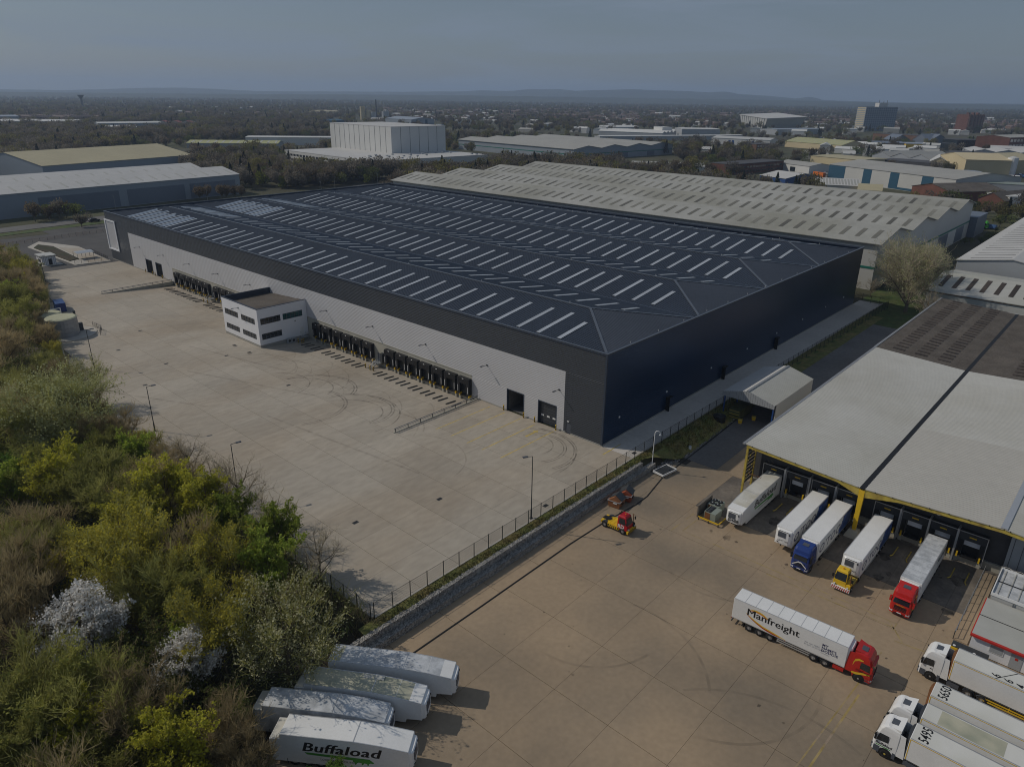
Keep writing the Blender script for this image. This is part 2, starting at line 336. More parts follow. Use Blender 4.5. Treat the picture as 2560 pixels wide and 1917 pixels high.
leaf('leaf_willow', (0.44,0.45,0.23), trans=.4); leaf('leaf_pale', (0.56,0.54,0.32), trans=.4); leaf('blossom', (0.86,0.84,0.80), 0.03, 0.08); leaf('leaf_ochre', (0.42,0.37,0.05), trans=.45); leaf('leaf_ivy', (0.15,0.175,0.048), trans=.4)
leaf('twig', (0.43,0.345,0.19), 0.22, 0.3, 0.4); leaf('twig_grey', (0.52,0.45,0.33), 0.2, 0.3, 0.35); leaf('twig_red', (0.37,0.30,0.165), 0.2, 0.3, 0.4); leaf('twig_olive', (0.38,0.37,0.12), 0.2, 0.3, 0.4)
leaf('far_brown', (0.19,0.15,0.10), 0.3, 0.3, 0.5, 0.15); leaf('far_green', (0.14,0.165,0.05), 0.3, 0.3, 0.5, 0.15); leaf('far_dark', (0.022,0.034,0.020), 0.3, 0.3, 0.1, 0.15); leaf('far_olive', (0.22,0.20,0.07), 0.3, 0.3, 0.5, 0.15); leaf('far_grey', (0.21,0.185,0.145), 0.3, 0.3, 0.5, 0.15); leaf('far_lime', (0.28,0.30,0.04), 0.3, 0.3, 0.2, 0.15)
# ================================================================== SETTING
def sm(a, b, x):
    t = min(1.0, max(0.0, (x-a)/(b-a))); return t*t*(3-2*t)
def lower_z(x, y=-20): return -2.0 + 1.75*sm(8, 62, x)*sm(-27, -22, y)
def left_edge(y):                                           # kerb between upper yard and wood
    pts = [(-40,-57.2),(80,-57.2),(118,-51.5),(162,-41),(220,-26),(262,-30),(330,-40)]
    for (a, xa), (b, xb) in zip(pts[:-1], pts[1:]):
        if y <= b: return xa + (xb-xa)*max(0, (y-a))/(b-a)
    return pts[-1][1]
def gh(x, y):
    lo = lower_z(x, y) - 0.14
    if x < -58.5: lo = -2.14
    up = -0.16
    k = sm(-9.8, -8.0, y) if x > -59 else sm(-12, 6, y)
    z = lo + (up-lo)*k
    if y < -12 and x > 60: z = min(z, -0.3)
    if -22.8 < x < 1 and 31.9 < y < 177.1: z = -1.6
    return z
def axis_vals(lo, hi, fine_lo, fine_hi, step, grow=1.35):
    v = list(np.arange(fine_lo, fine_hi+1e-6, step)); s = step; x = v[-1]
    while x < hi: s *= grow; x += s; v.append(min(x, hi))
    s = step; x = v[0]
    while x > lo: s *= grow; x -= s; v.insert(0, max(x, lo))
    return v
xs = axis_vals(-9000, 16000, -124, 160, 2.0); ys = axis_vals(-9000, 16000, -80, 236, 2.0)
g = MB()
g.v = [(x, y, gh(x, y)) for y in ys for x in xs]; nx = len(xs)
fl, ml = [], []
for j in range(len(ys)-1):
    for i in range(nx-1):
        fl.append((j*nx+i, j*nx+i+1, (j+1)*nx+i+1, (j+1)*nx+i))
        xc, yc = (xs[i]+xs[i+1])/2, (ys[j]+ys[j+1])/2
        near = xc > -130 and xc < 170 and yc > -90 and yc < 250
        ml.append(0 if near and xc < left_edge(yc) else (1 if (near and yc < 1 and xc > 5) else (0 if near and yc < -5 else 2)))
g.f, g.m = fl, ml
struct('ground', g, [M['litter'], M['verge'], M['field']], fix=False)

# ---- upper yard: cast concrete slabs with open joints
def yz(x, y):
    if -22.75 <= x <= 0.6 and 31.95 <= y <= 177.05: return -1.22*min(1.0, max(0.0, (x+22.7)/21.0))
    return 0.0
yard = struct('concrete_yard', MB().quad((-57.2,-6.6,-.10),(-22.75,-6.6,-.10),(-22.75,222,-.10),(-57.2,222,-.10)).quad((-22.75,-6.6,-.1),(143,-6.6,-.1),(143,-.02,-.1),(-22.75,-.02,-.1)).quad((-22.75,-.02,-.1),(-.02,-.02,-.1),(-.02,31.95,-.1),(-22.75,31.95,-.1)).quad((-22.75,177.05,-.1),(-.02,177.05,-.1),(-.02,228,-.1),(-22.75,228,-.1)).quad((-22.7,32,-.12),(-.02,32,-1.36),(-.02,177,-1.36),(-22.7,177,-.12)), M['joint'], fix=False)
def slab(name, q, parent, m, zf, gap=0.028, th=0.09):
    # q: four corners (x,y) counter-clockwise, shrunk by the joint
    cx = sum(p[0] for p in q)/4; cy_ = sum(p[1] for p in q)/4
    P = []
    for x, y in q:
        dx = gap if x < cx else -gap; dy = gap*.45 if y < cy_ else -gap*.45
        P.append((x+dx-cx, y+dy-cy_))
    top = [(x, y, zf(x+cx, y+cy_)) for x, y in P]; bot = [(x, y, z-th) for x, y, z in top]
    mb = MB().add(top+bot, [(0,1,2,3),(4,5,1,0),(5,6,2,1),(6,7,3,2),(7,4,0,3)])
    o = obj(name, mb, m, parent, fix=False); o.location = (cx, cy_, 0); return o
XL = [-57.2,-49.6,-42.7,-36.2,-29.4,-22.7,-15.2,-7.6,-0.04]
YL = [-6.6,0.0,8,16,24,32,40.5,48.5,56.5,64.5,72.5,80.5,88.5,96.5,104.5,112.5,120.5,128.5,136.5,144.5,152.5,160.5,168.5,177,185,193,201,209,217,222]
for j in range(len(YL)-1):
    y0, y1 = YL[j], YL[j+1]
    for i in range(len(XL)-1):
        x0, x1 = XL[i], XL[i+1]
        a0, a1 = max(x0, left_edge(y0)), max(x0, left_edge(y1))
        if x1 - max(a0, a1) < 0.4: continue
        slab('concrete_slab', [(a0,y0),(x1,y0),(x1,y1),(a1,y1)], yard, M['concrete'], (lambda X, Y: yz(min(X, -0.1), Y)) if x0 > -23 and 31.9 < (y0+y1)/2 < 177.1 else (lambda X, Y: 0.0))
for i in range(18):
    slab('concrete_slab', [(i*7.9,-6.6),(i*7.9+7.9,-6.6),(i*7.9+7.9,-0.04),(i*7.9,-0.04)], yard, M['concrete_shade_lift'], lambda X, Y: 0.0)  # strip along the shaded gable, brightened through its base colour
for x0, x1, n in ((0,143,1),):
    obj('kerb_edging', MB().box(-57.3,143,-6.95,-6.65,-.3,.10), M['kerb'], yard)
k = MB(); py = [-6.6, 80, 118, 162, 220]
for a, b in zip(py[:-1], py[1:]):
    k.bar((left_edge(a)-.2, a, -.02), (left_edge(b)-.2, b, -.02), .35, .26)
obj('kerb_edging', k, M['kerb'], yard)
# dock pit end walls with handrails
for yw, nm in ((32.0, 0), (177.0, 1)):
    t = thing('retaining_wall', 'low concrete ramp wall with steel handrail, %s end of the loading docks' % ('near' if nm == 0 else 'far'), 'wall', (0, yw, 0), group='ramp walls beside the docks')
    obj('wall', MB().prism([(-22.8,-.2),(-0.05,-1.5),(-0.05,.18),(-22.8,.12)], 'y', -.14, .14), M['concrete_wall'], t)
    rl = MB().bar((-22.6,0,.78),(-.3,0,.86),.07,.16).bar((-22.6,0,.45),(-.3,0,.52),.05,.10)
    obj('handrail', rl, M['galv'], t)
    for q in range(8): obj('post', MB().box(-22.5+q*3.15,-22.42+q*3.15,-.16,-.04,.1,.86), M['steel_dark'], t)
# painted bay lines, arrow
pl = M['yellow_line']
for i, yy in enumerate((27.4, 23.2, 18.9, 15.0, 10.4)):
    obj('bay_line', MB().quad((-16.2,yy-.10,.004),(-1.2,yy-.10,.004),(-1.2,yy+.10,.004),(-16.2,yy+.10,.004)), pl, yard, fix=False)
obj('painted_arrow', MB().quad((-6.6,12.6,.004),(-3.9,12.6,.004),(-3.9,13.0,.004),(-6.6,13.0,.004)).tri((-3.9,12.2,.004),(-2.8,12.8,.004),(-3.9,13.4,.004)), pl, yard, fix=False)
obj('bay_line', MB().quad((-2.6,-2.2,.004),(3.2,-2.2,.004),(3.2,-2.0,.004),(-2.6,-2.0,.004)), pl, yard, fix=False)
# tyre marks: thin rubber deposits
def tyre_mat(name, col, dens):
    m = bpy.data.materials.new(name); m.use_nodes = True; t = m.node_tree; b = t.nodes['Principled BSDF']
    b.inputs['Base Color'].default_value = (*col, 1); b.inputs['Roughness'].default_value = 0.9
    c = t.nodes.new('ShaderNodeTexCoord'); n = t.nodes.new('ShaderNodeTexNoise'); n.inputs['Scale'].default_value = 0.8; n.inputs['Detail'].default_value = 6
    r = t.nodes.new('ShaderNodeMapRange'); r.inputs[1].default_value = 0.3; r.inputs[2].default_value = 0.75; r.inputs[4].default_value = dens
    t.links.new(c.outputs['Object'], n.inputs['Vector']); t.links.new(n.outputs['Fac'], r.inputs[0]); t.links.new(r.outputs[0], b.inputs['Alpha']); return m
M['tyre_mark'] = tyre_mat('tyre_mark', (0.07,0.062,0.055), 0.5)
M['tyre_faint'] = tyre_mat('tyre_faint', (0.14,0.12,0.095), 0.24)
M['oil'] = tyre_mat('oil', (0.045,0.038,0.033), .75)
def arc_mark(cx, cy_, r, a0, a1, w, m, parent=yard, zf=yz, dz=.006, sx=1.0):
    mb = MB(); n = 28; P = []
    for i in range(n+1):
        a = R(a0 + (a1-a0)*i/n)
        for rr in (r-w/2, r+w/2):
            x, y = cx + sx*rr*math.cos(a), cy_ + rr*math.sin(a); P.append((x, y, zf(x, y)+dz))
    mb.add(P, [(2*i, 2*i+1, 2*i+3, 2*i+2) for i in range(n)])
    obj('tyre_mark', mb, m, parent, fix=False)
for (cx, cy_, r, a0, a1) in ((-17,62,9.5,-60,95),(-17,62,8.9,-60,95),(-19,64,7.2,-70,80),(-18,47,9.0,-95,80),(-18,47,8.4,-100,85),(-19,46,6.8,-90,70),(-20,46,11,-95,30),(-22,70,8,-80,60),(-24,56,9.6,-120,20),(-24,56,9.0,-120,20)):
    arc_mark(cx-4, cy_, r, a0, a1, .26, M['tyre_mark'], sx=1.0)
for (cx, cy_, r, a0, a1) in ((-11,9,6.2,-120,50),(-11,9,5.7,-125,55),(-12,9,8.2,-110,40),(-12,9,8.7,-110,40),(-10.5,10,4.2,-110,60),(-14,10,10.5,-95,20)):
    arc_mark(cx+2, cy_, r, a0, a1, .22, M['tyre_mark'])
rz_ = random.Random(12)
for q in range(16):
    y_ = rz_.choice((50,62,74,86,40,20)) + rz_.uniform(-6,6); arc_mark(-18-10*rz_.random(), y_, 7+8*rz_.random(), rz_.uniform(-110,-30), rz_.uniform(20,110), .24, M['tyre_faint'])
def line_mark(a, b, w, m, parent=yard, z=.005):
    d = Vector((b[0]-a[0], b[1]-a[1])).normalized(); n = Vector((-d.y, d.x))*w/2
    obj('tyre_mark', MB().quad((a[0]-n.x,a[1]-n.y,z),(b[0]-n.x,b[1]-n.y,z),(b[0]+n.x,b[1]+n.y,z),(a[0]+n.x,a[1]+n.y,z)), m, parent, fix=False)
for q in range(5):
    x = -55 + 30*RNG.random(); y = 15+150*RNG.random(); 
    line_mark((max(x, left_edge(y)+3), y), (max(x, left_edge(y)+3)+4+10*RNG.random(), y-20-25*RNG.random()), .5, M['tyre_faint'])
# drain covers
for i, (x, y) in enumerate([(-23.5,67.5),(-23.5,95.1),(-18.5,93.5),(-18.3,101.2),(-45,90),(-40,118),(-36,100),(-29.8,130),(-46.2,12.2),(-33,8.0),(1.9,-5.9),(-22.9,-5.6),(-38.5,140)]):
    t = thing('drain_cover', 'small dark drain cover set in the pale concrete yard', 'drain cover', (x, y, 0), 0, 'drain covers in the concrete yard')
    obj('frame', MB().box(-.46,.46,-.32,.32,.002,.012), M['steel_dark'], t); gm = MB()
    for q in range(6): gm.box(-.40+q*.14,-.32+q*.14,-.27,.27,.012,.022)
    obj('grating', gm, M['black'], t)

# ---- lower yard
mk('joint_dark', (0.055,0.048,0.04), 0.9)
lower = struct('lower_yard', MB().quad((-86,-84,-2.1),(12,-84,-2.1),(12,-11,-2.1),(-86,-11,-2.1)), M['joint_dark'], fix=False)
XL2 = [-86.3,-77.1,-67.9,-58.7,-49.5,-40.3,-31.1,-21.9,-12.7,-3.5]; YL2 = [-84,-76,-72,-65,-58,-50.7,-43.5,-36.3,-29,-21.4,-13.3]
for i in range(len(XL2)-1):
    for j in range(len(YL2)-1):
        slab('concrete_slab', [(XL2[i],YL2[j]),(XL2[i+1],YL2[j]),(XL2[i+1],YL2[j+1]),(XL2[i],YL2[j+1])], lower, M['concrete_old'], lambda X, Y: -2.0, gap=.03)
for j in range(len(YL2)-1):
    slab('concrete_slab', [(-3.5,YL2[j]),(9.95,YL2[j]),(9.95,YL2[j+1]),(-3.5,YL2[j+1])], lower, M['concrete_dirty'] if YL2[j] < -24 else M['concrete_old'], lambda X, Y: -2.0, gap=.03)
for i in range(9):
    slab('concrete_slab', [(-66+i*8.2,-13.3),(-57.8+i*8.2,-13.3),(-57.8+i*8.2,-9.9),(-66+i*8.2,-9.9)], lower, M['concrete_old'], lambda X, Y: -2.0, gap=.03)
road_x = list(np.linspace(9.95, 118, 15))
for a, b in zip(road_x[:-1], road_x[1:]):
    for y0, y1 in ((-24.4,-18.2),(-18.2,-11.6)):
        slab('concrete_slab', [(a,y0),(b,y0),(b,y1),(a,y1)], lower, M['concrete_old'] if y0 < -20 else M['asphalt_light'], lambda X, Y: lower_z(X, -18), gap=.03)
ln = MB(); pts = [(-62,-13.15),(-45,-13.2),(-26,-13.1),(-18,-13.4),(-10,-14.2),(-6.5,-14.1),(1,-12.6),(12,-12.2),(36,-11.6)]
for (a, b) in zip(pts[:-1], pts[1:]):
    ln.bar((a[0],a[1],lower_z(a[0],-18)+.03),(b[0],b[1],lower_z(b[0],-18)+.03),.16,.10)
tag(obj('drainage_hose', ln, M['black']), 'long black hose or cable laid along the edge of the lower yard', 'hose')
# faded yellow bay markings on the lower yard
fl_ = M['yellow_faint']
def lline(a, b, w=.16, m=fl_, z=-1.995):
    d = Vector((b[0]-a[0], b[1]-a[1])).normalized(); n = Vector((-d.y, d.x))*w/2
    obj('bay_line', MB().quad((a[0]-n.x,a[1]-n.y,z),(b[0]-n.x,b[1]-n.y,z),(b[0]+n.x,b[1]+n.y,z),(a[0]+n.x,a[1]+n.y,z)), m, lower, fix=False)
lline((-42,-54.0),(-26.8,-54.6),.22); lline((-42,-53.0),(-18.0,-54.4)); lline((-11.4,-30.8),(-11.4,-54.2)); lline((-12.9,-37.6),(-12.4,-54.2)); lline((-14.9,-54.9),(-14.1,-59.8)); lline((-14.6,-55.8),(-11.5,-53.4)); lline((-13.1,-54.2),(-9.5,-54.3)); lline((-13,-22.2),(-4,-22.5)); lline((-11.5,-23.6),(-5,-23.8)); lline((-11.5,-23.6),(-11.4,-30.5))
rs = random.Random(8)
for (cx, cy_, r, a0, a1) in ((-33,-40,12,200,290),(-45,-30,14,-60,10),(-14,-32,9,150,230),(-50,-52,16,-20,50),(-36,-24,10,180,260)):
    arc_mark(cx, cy_, r, a0, a1, .35, M['tyre_faint'], lower, lambda x, y: -2.0)
for q in range(60):
    x, y, r = (rs.uniform(-60,8), rs.uniform(-70,-16), rs.uniform(.06,.22)) if q < 34 else (rs.uniform(-10,8), rs.uniform(-60,-26), rs.uniform(.1,.4))
    obj('oil_stain', MB().add([(x+r*rs.uniform(.5,1.3)*math.cos(2*PI*i/8), y+r*rs.uniform(.5,1.1)*math.sin(2*PI*i/8), -1.9935) for i in range(8)], [tuple(range(8))]), M['oil'], lower, fix=False)
for (x, y, r) in ((-3,-49.5,1.0),(-1,-50.3,.7),(-6,-51,.5),(-8.5,-29.5,.9),(1,-33,1.4),(3,-48.6,1.2),(-2,-35,.8),(4,-58,1.5),(-4.5,-58.5,1.0),(5,-40,1.2),(-36,-47,.3)):
    mb = MB(); n = 14; mb.add([(x+r*(0.6+.6*RNG.random())*math.cos(2*PI*i/n), y+r*(0.4+.5*RNG.random())*math.sin(2*PI*i/n), -1.994) for i in range(n)], [tuple(range(n))]); obj('oil_stain', mb, M['oil'], lower, fix=False)
# ---- grass bank and gabion wall between the two yards
bank = MB(); bx = np.arange(-60, 128, 1.5); prof = []
for x in bx:
    lo = lower_z(x, -18)
    if x < 2: prof.append([(-7.0,.05),(-7.6,-.02),(-8.35,-.12)])
    else:
        t = sm(2, 10, x); prof.append([(-7.0,.03),(-8.4-.4*t,-.15-.1*t),(-8.8-2.9*t, -.16+(lo+.02+.16)*t)])
for i in range(len(bx)-1):
    for q in range(2):
        j = lambda p, i_: (bx[i_], p[0], p[1] + 0.05*math.sin(bx[i_]*3.1+p[0]*5))
        bank.quad(j(prof[i][q],i), j(prof[i][q+1],i), j(prof[i+1][q+1],i+1), j(prof[i+1][q],i+1), 0)
struct('grass_bank', bank, M['grass'])
gw = thing('gabion_wall', 'two tier grey stone filled gabion wall below the mesh fence', 'wall', (0,0,0))
for tier, (y0, y1, z0, z1) in enumerate(((-9.9,-8.75,-2.05,-1.05),(-9.0,-8.2,-1.06,-.12))):
    src = None
    for i in range(33):
        x = -63 + 2*i + tier
        if x > (1.5 if tier == 0 else -1): continue
        b = MB(); nx_, ny_ = 8, 4
        vs = []
        rr = random.Random(i*2+tier)
        for jj in range(ny_+1):
            for ii in range(nx_+1): vs.append((ii*1.97/nx_, y0+(y1-y0)*jj/ny_, z1 + rr.uniform(-.05,.05)))
        b.add(vs, [(jj*(nx_+1)+ii, jj*(nx_+1)+ii+1, (jj+1)*(nx_+1)+ii+1, (jj+1)*(nx_+1)+ii) for jj in range(ny_) for ii in range(nx_)])
        vs = []
        for jj in range(ny_+1):
            for ii in range(nx_+1): vs.append((ii*1.97/nx_, y0+rr.uniform(-.07,.03), z0+(z1-z0)*jj/ny_))
        b.add(vs, [(jj*(nx_+1)+ii, jj*(nx_+1)+ii+1, (jj+1)*(nx_+1)+ii+1, (jj+1)*(nx_+1)+ii) for jj in range(ny_) for ii in range(nx_)])
        b.box(0.02,1.95,y0+.1,y1,z0,z1-.06)
        o = obj('gabion_basket', b, M['gabion'], gw); o.location = (x, 0, 0)
rub = MB(); rr = random.Random(5)
for i in range(900):
    x = rr.uniform(1, 34); y = -10.6-.25*(x > 10)+rr.uniform(-.9,.9); s = rr.uniform(.08,.22); z = lower_z(x, -18)+.05
    rub.add([(x-s,y-s*.8,z),(x+s*.9,y-s,z),(x+s,y+s*.9,z),(x-s*.8,y+s,z),(x-s*.3,y-s*.4,z+s*1.2),(x+s*.5,y+s*.2,z+s)], [(0,1,5,4),(1,2,5),(2,3,4,5),(3,0,4)])
tag(obj('rubble', rub, M['gravel']), 'strip of loose grey stones along the foot of the grass bank', 'stones', kind='stuff')
# grass tufts on bank (stuff)
n = 9000; gx = RNG.uniform(-58, 60, n); gy = RNG.uniform(-8.3, -6.95, n); ext = gx > 8; gy = np.where(ext, RNG.uniform(-11.0, -7.0, n), gy)
gz = np.array([(-.12 if x < 6 else -.1 + (lower_z(x,-18)+.1)*max(0,(-y-8.8)/2.9)) for x, y in zip(gx, gy)])
hgt = RNG.uniform(.15,.45,n); a = RNG.uniform(0, 2*PI, n); w = RNG.uniform(.05,.14,n); lx = RNG.uniform(-.15,.15,n); ly = RNG.uniform(-.15,.15,n)
V = np.stack([np.stack([gx-w*np.cos(a), gy-w*np.sin(a), gz-.1],1), np.stack([gx+w*np.cos(a), gy+w*np.sin(a), gz-.1],1), np.stack([gx+lx, gy+ly, gz+hgt],1)],1).reshape(-1,3)
me = np_mesh('grass_tufts', V, np.arange(3*n).reshape(-1,3)); me.materials.append(M['grass'])
tag(obj('grass_tufts', me, M['grass'], fix=False), 'rough brownish green grass growing on the bank below the fence', 'grass', kind='stuff')

# ---- mesh fence above the bank and beside the warehouse
def mesh_panel(w, h):
    b = MB()
    for i in range(1, int(w/.125)): b.box(i*.125-.004, i*.125+.004, -.004, .004, .05, h)
    for z in np.arange(.1, h+.01, .38): b.box(0, w, -.006, .006, z-.006, z+.006)
    b.box(0, w, -.02, .02, h-.03, h); return b
def fence(name, label, pts, span, h, post_m, wire_m, z=lambda x, y: 0.0, cat='fence'):
    t = thing(name, label, cat, (pts[0][0], pts[0][1], 0)); o0 = np.array(pts[0])
    pan = post = None
    for a, b in zip(pts[:-1], pts[1:]):
        L = math.hypot(b[0]-a[0], b[1]-a[1]); n = max(1, round(L/span)); rz = math.atan2(b[1]-a[1], b[0]-a[0])
        for i in range(n):
            x = a[0]+(b[0]-a[0])*i/n; y = a[1]+(b[1]-a[1])*i/n; zz = z(x, y)
            loc = (x-o0[0], y-o0[1], zz)
            if post is None:
                post = obj('fence_post', MB().box(-.04,.04,-.04,.04,-.3,h+.1), post_m, t); post.location = loc; post.rotation_euler = (0,0,rz)
                pan = obj('mesh_panel', mesh_panel(span, h), wire_m, t); pan.location = loc; pan.rotation_euler = (0,0,rz)
            else:
                share(post, 'fence_post', t, loc, rz); share(pan, 'mesh_panel', t, loc, rz)
        x, y = b; share(post, 'fence_post', t, (x-o0[0], y-o0[1], z(x, y)), rz)
    return t
fence('mesh_fence', 'tall green wire mesh fence above the gabion wall and along the warehouse side', [(-57.4,-6.9),(0,-7.2),(62,-8.2),(139,-9.4),(143,2)], 2.9, 2.35, M['fence_green'], M['fence_green'])
fence('mesh_fence', 'green wire mesh fence between the wood and the left edge of the upper yard', [(-57.7,-6.6),(-57.7,32)], 2.75, 2.2, M['fence_green'], M['fence_green'])
# ================================================================== WAREHOUSE
WX, WY, WZ = 135.8, 228.4, 18.0
wh = thing('warehouse', 'huge dark grey distribution warehouse with pale lower cladding and rows of rooflights', 'warehouse', (0,0,0))
def ribbed_x(rects, rib=0.36, d=0.022, back=0.4):           # wall in the plane x=0 facing -x, horizontal ribs
    b = MB()
    for y0, y1, z0, z1 in rects:
        b.add([(back,y0,z0),(back,y1,z0),(back,y1,z1),(back,y0,z1)], [(0,1,2,3)])
        b.quad((0,y0,z0),(back,y0,z0),(back,y0,z1),(0,y0,z1)); b.quad((0,y1,z0),(back,y1,z0),(back,y1,z1),(0,y1,z1))
        b.quad((0,y0,z0),(0,y1,z0),(back,y1,z0),(back,y0,z0)); b.quad((0,y0,z1),(0,y1,z1),(back,y1,z1),(back,y0,z1))
        z = z0
        while z < z1-1e-4:
            e = min(z+rib, z1); zs = [z, z+.45*(e-z), z+.6*(e-z), z+.85*(e-z), e]; xsn = [-d, -d, 0, 0, -d]
            for q in range(4): b.quad((xsn[q],y0,zs[q]),(xsn[q],y1,zs[q]),(xsn[q+1],y1,zs[q+1]),(xsn[q+1],y0,zs[q+1]))
            z = e
    return b
light = [(9,209,4.8,12.4),(9,10.8,.25,4.8),(15.4,19.1,.25,4.8),(23.7,33.8,.25,4.8),(176,184.2,.25,4.8),(189,192,.25,4.8),(197,209,.25,4.8)]
dark = [(0,WY,12.4,17.6),(0,7.2,.25,12.4),(8.4,9,.25,12.4),(7.2,8.4,2.2,12.4),(209,WY,.25,12.4)]
obj('grey_cladding', ribbed_x(light), M['grey_clad'], wh)
obj('dark_cladding', ribbed_x(dark, d=.024), M['dark_metal'], wh)
# the near gable: smooth dark sheets with faint ribs
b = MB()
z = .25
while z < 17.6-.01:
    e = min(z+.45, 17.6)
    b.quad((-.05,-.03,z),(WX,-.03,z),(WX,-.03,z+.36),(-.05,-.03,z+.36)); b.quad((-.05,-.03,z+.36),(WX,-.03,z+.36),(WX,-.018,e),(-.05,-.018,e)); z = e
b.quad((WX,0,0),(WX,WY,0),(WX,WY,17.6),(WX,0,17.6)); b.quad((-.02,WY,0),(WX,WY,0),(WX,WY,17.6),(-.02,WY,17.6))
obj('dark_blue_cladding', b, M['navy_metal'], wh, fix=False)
obj('plinth', MB().box(-.12,.3,-.12,7.2,-.2,.25).box(-.12,.3,8.4,10.8,-.2,.25).box(-.12,.3,15.4,19.1,-.2,.25).box(-.12,.3,23.7,33.7,-.2,.25).box(-.12,.3,176.1,184.2,-.2,.25).box(-.12,.3,189,192,-.2,.25).box(-.12,.3,197,WY+.1,-.2,.25).box(.3,WX+.1,-.12,.3,-.2,.25), M['plinth'], wh)
cap = MB().box(-.14,.5,-.14,WY+.14,17.6,18.0).box(.5,WX-.5,-.14,.5,17.6,18).box(WX-.5,WX+.14,-.14,WY+.14,17.6,18).box(.5,WX-.5,WY-.5,WY+.14,17.6,18)
obj('parapet', cap, M['parapet'], wh)
obj('parapet_cap', MB().box(-.2,.12,-.2,WY+.2,18.0,18.06).box(.12,WX,-.2,.12,18.0,18.06).box(WX-.1,WX+.2,.12,WY+.2,18.0,18.06).box(.12,WX-.1,WY-.1,WY+.2,18.0,18.06), M['roof_ridge'], wh)
obj('corner_flashing', MB().box(-.16,.16,-.16,-.035,.25,17.6).box(-.16,-.055,-.035,.2,.25,17.6), M['parapet'], wh)
BW = WX/4; ZE, ZR, HIP = 17.15, 19.5, 16.0
Y0, Y1 = .5, WY-.5
obj('gutter', MB().quad((.4,Y0,ZE-.05),(WX-.4,Y0,ZE-.05),(WX-.4,Y1,ZE-.05),(.4,Y1,ZE-.05)), M['parapet'], wh, fix=False)
rl_src = None; RL = []
for i in range(4):
    xa, xb = i*BW+(.9 if i == 0 else .35), (i+1)*BW-(.9 if i == 3 else .35); xr = (xa+xb)/2
    for side in (0, 1):
        xe = xa if side == 0 else xb
        def zx(x): return ZE + (ZR-ZE)*abs(x-xe)/abs(xr-xe)
        b = MB()
        q = [(xe,Y0,ZE),(xr,Y0+HIP,ZR),(xr,Y1-HIP,ZR),(xe,Y1,ZE)]
        b.quad(*q)
        y = Y0+.3; s = 1 if xr > xe else -1
        while y < Y1:
            lim = min(1.0, (y-Y0)/HIP, (Y1-y)/HIP)
            xt = xe+(xr-xe)*lim; zt = ZE+(ZR-ZE)*lim
            if lim > .03:
                b.add([(xe,y-.09,ZE+.004),(xe,y-.05,ZE+.075),(xe,y+.05,ZE+.075),(xe,y+.09,ZE+.004),(xt,y-.09,zt+.004),(xt,y-.05,zt+.075),(xt,y+.05,zt+.075),(xt,y+.09,zt+.004)], [(0,4,5,1),(1,5,6,2),(2,6,7,3)])
            y += .62
        obj('roof_slope', b, M['roof_metal'], wh)
        # rooflights
        yy = 12.8; k = 0
        while yy < 214:
            lim = min(1.0, (yy-Y0-1.5)/HIP, (Y1-1.5-yy)/HIP)
            u0, u1 = (.075, min(.80, lim-.06)) if side == 0 else (.25, min(.75, lim-.06))
            if i == 0 and side == 0: u0, u1 = .09, min(.77, lim-.06)
            if u1-u0 > .15: RL.append((i, side, yy, xe+(xr-xe)*u0, xe+(xr-xe)*u1, ZE+(ZR-ZE)*u0, ZE+(ZR-ZE)*u1))
            yy += (5.15, 5.15, 6.05)[k % 3]; k += 1
    for ye, yr in ((Y0, Y0+HIP), (Y1, Y1-HIP)):
        b = MB().tri((xa,ye,ZE),(xb,ye,ZE),(xr,yr,ZR))
        s = 1 if yr > ye else -1; x = xa+.5
        while x < xb:
            lim = 1-abs(x-xr)/((xb-xa)/2); yt = ye+(yr-ye)*lim; zt = ZE+(ZR-ZE)*lim
            if lim > .03: b.add([(x-.09,ye,ZE+.004),(x,ye,ZE+.06),(x+.09,ye,ZE+.004),(x-.09,yt,zt+.004),(x,yt,zt+.06),(x+.09,yt,zt+.004)], [(0,3,4,1),(1,4,5,2)])
            x += .62
        obj('hip_end', b, M['roof_metal'], wh)
    rd = MB().bar((xr,Y0+HIP,ZR+.07),(xr,Y1-HIP,ZR+.07),.55,.12)
    for ye, yr in ((Y0, Y0+HIP), (Y1, Y1-HIP)):
        for xx in (xa, xb): rd.bar((xx,ye,ZE+.07),(xr,yr,ZR+.07),.5,.12)
    obj('ridge_capping', rd, M['roof_ridge'], wh)
for i in range(1, 4): obj('valley_gutter', MB().box(i*BW-.33,i*BW+.33,Y0,Y1,ZE-.02,ZE+.03), M['parapet'], wh)
rlm = {}
for n_, (i, side, y, x0, x1, z0, z1) in enumerate(RL[:300]):
    L = abs(x1-x0); key = round(L, 1)
    if key not in rlm:
        b = MB().box(0, L, -.46, .46, .06, .11)
        for q in (0, .995): b.box(q*L-.03, q*L+.03, -.49, .49, .05, .13)
        o = obj('rooflight', b, M['rooflight'], wh); rlm[key] = o
    else:
        o = bpy.data.objects.new('rooflight', rlm[key].data); COL.objects.link(o); o.parent = wh
    o.location = (x0, y, z0); a = math.atan2(z1-z0, abs(x1-x0)); 
    o.rotation_euler = (0, -a, 0) if x1 > x0 else (0, -a, PI)
for (i, side, y, x0, x1, z0, z1) in RL:
    if i < 2 and 180 < y < 212:
        for off in (1.75, 3.3):
            L = abs(x1-x0)*1.05*(.8+.25*RNG.random()); o = None
            if 'sp' not in rlm: rlm['sp'] = obj('solar_panel', MB().box(0,12.2,-.62,.62,.09,.15), M['solar'] , wh); o = rlm['sp']
            else: o = share(rlm['sp'], 'solar_panel', wh)
            a = math.atan2(z1-z0, abs(x1-x0)); o.location = (x0-.2*(1 if x1 > x0 else -1), y+off, z0); o.rotation_euler = (0, -a, 0) if x1 > x0 else (0, -a, PI); o.scale = (L/12.2, 1, 1)
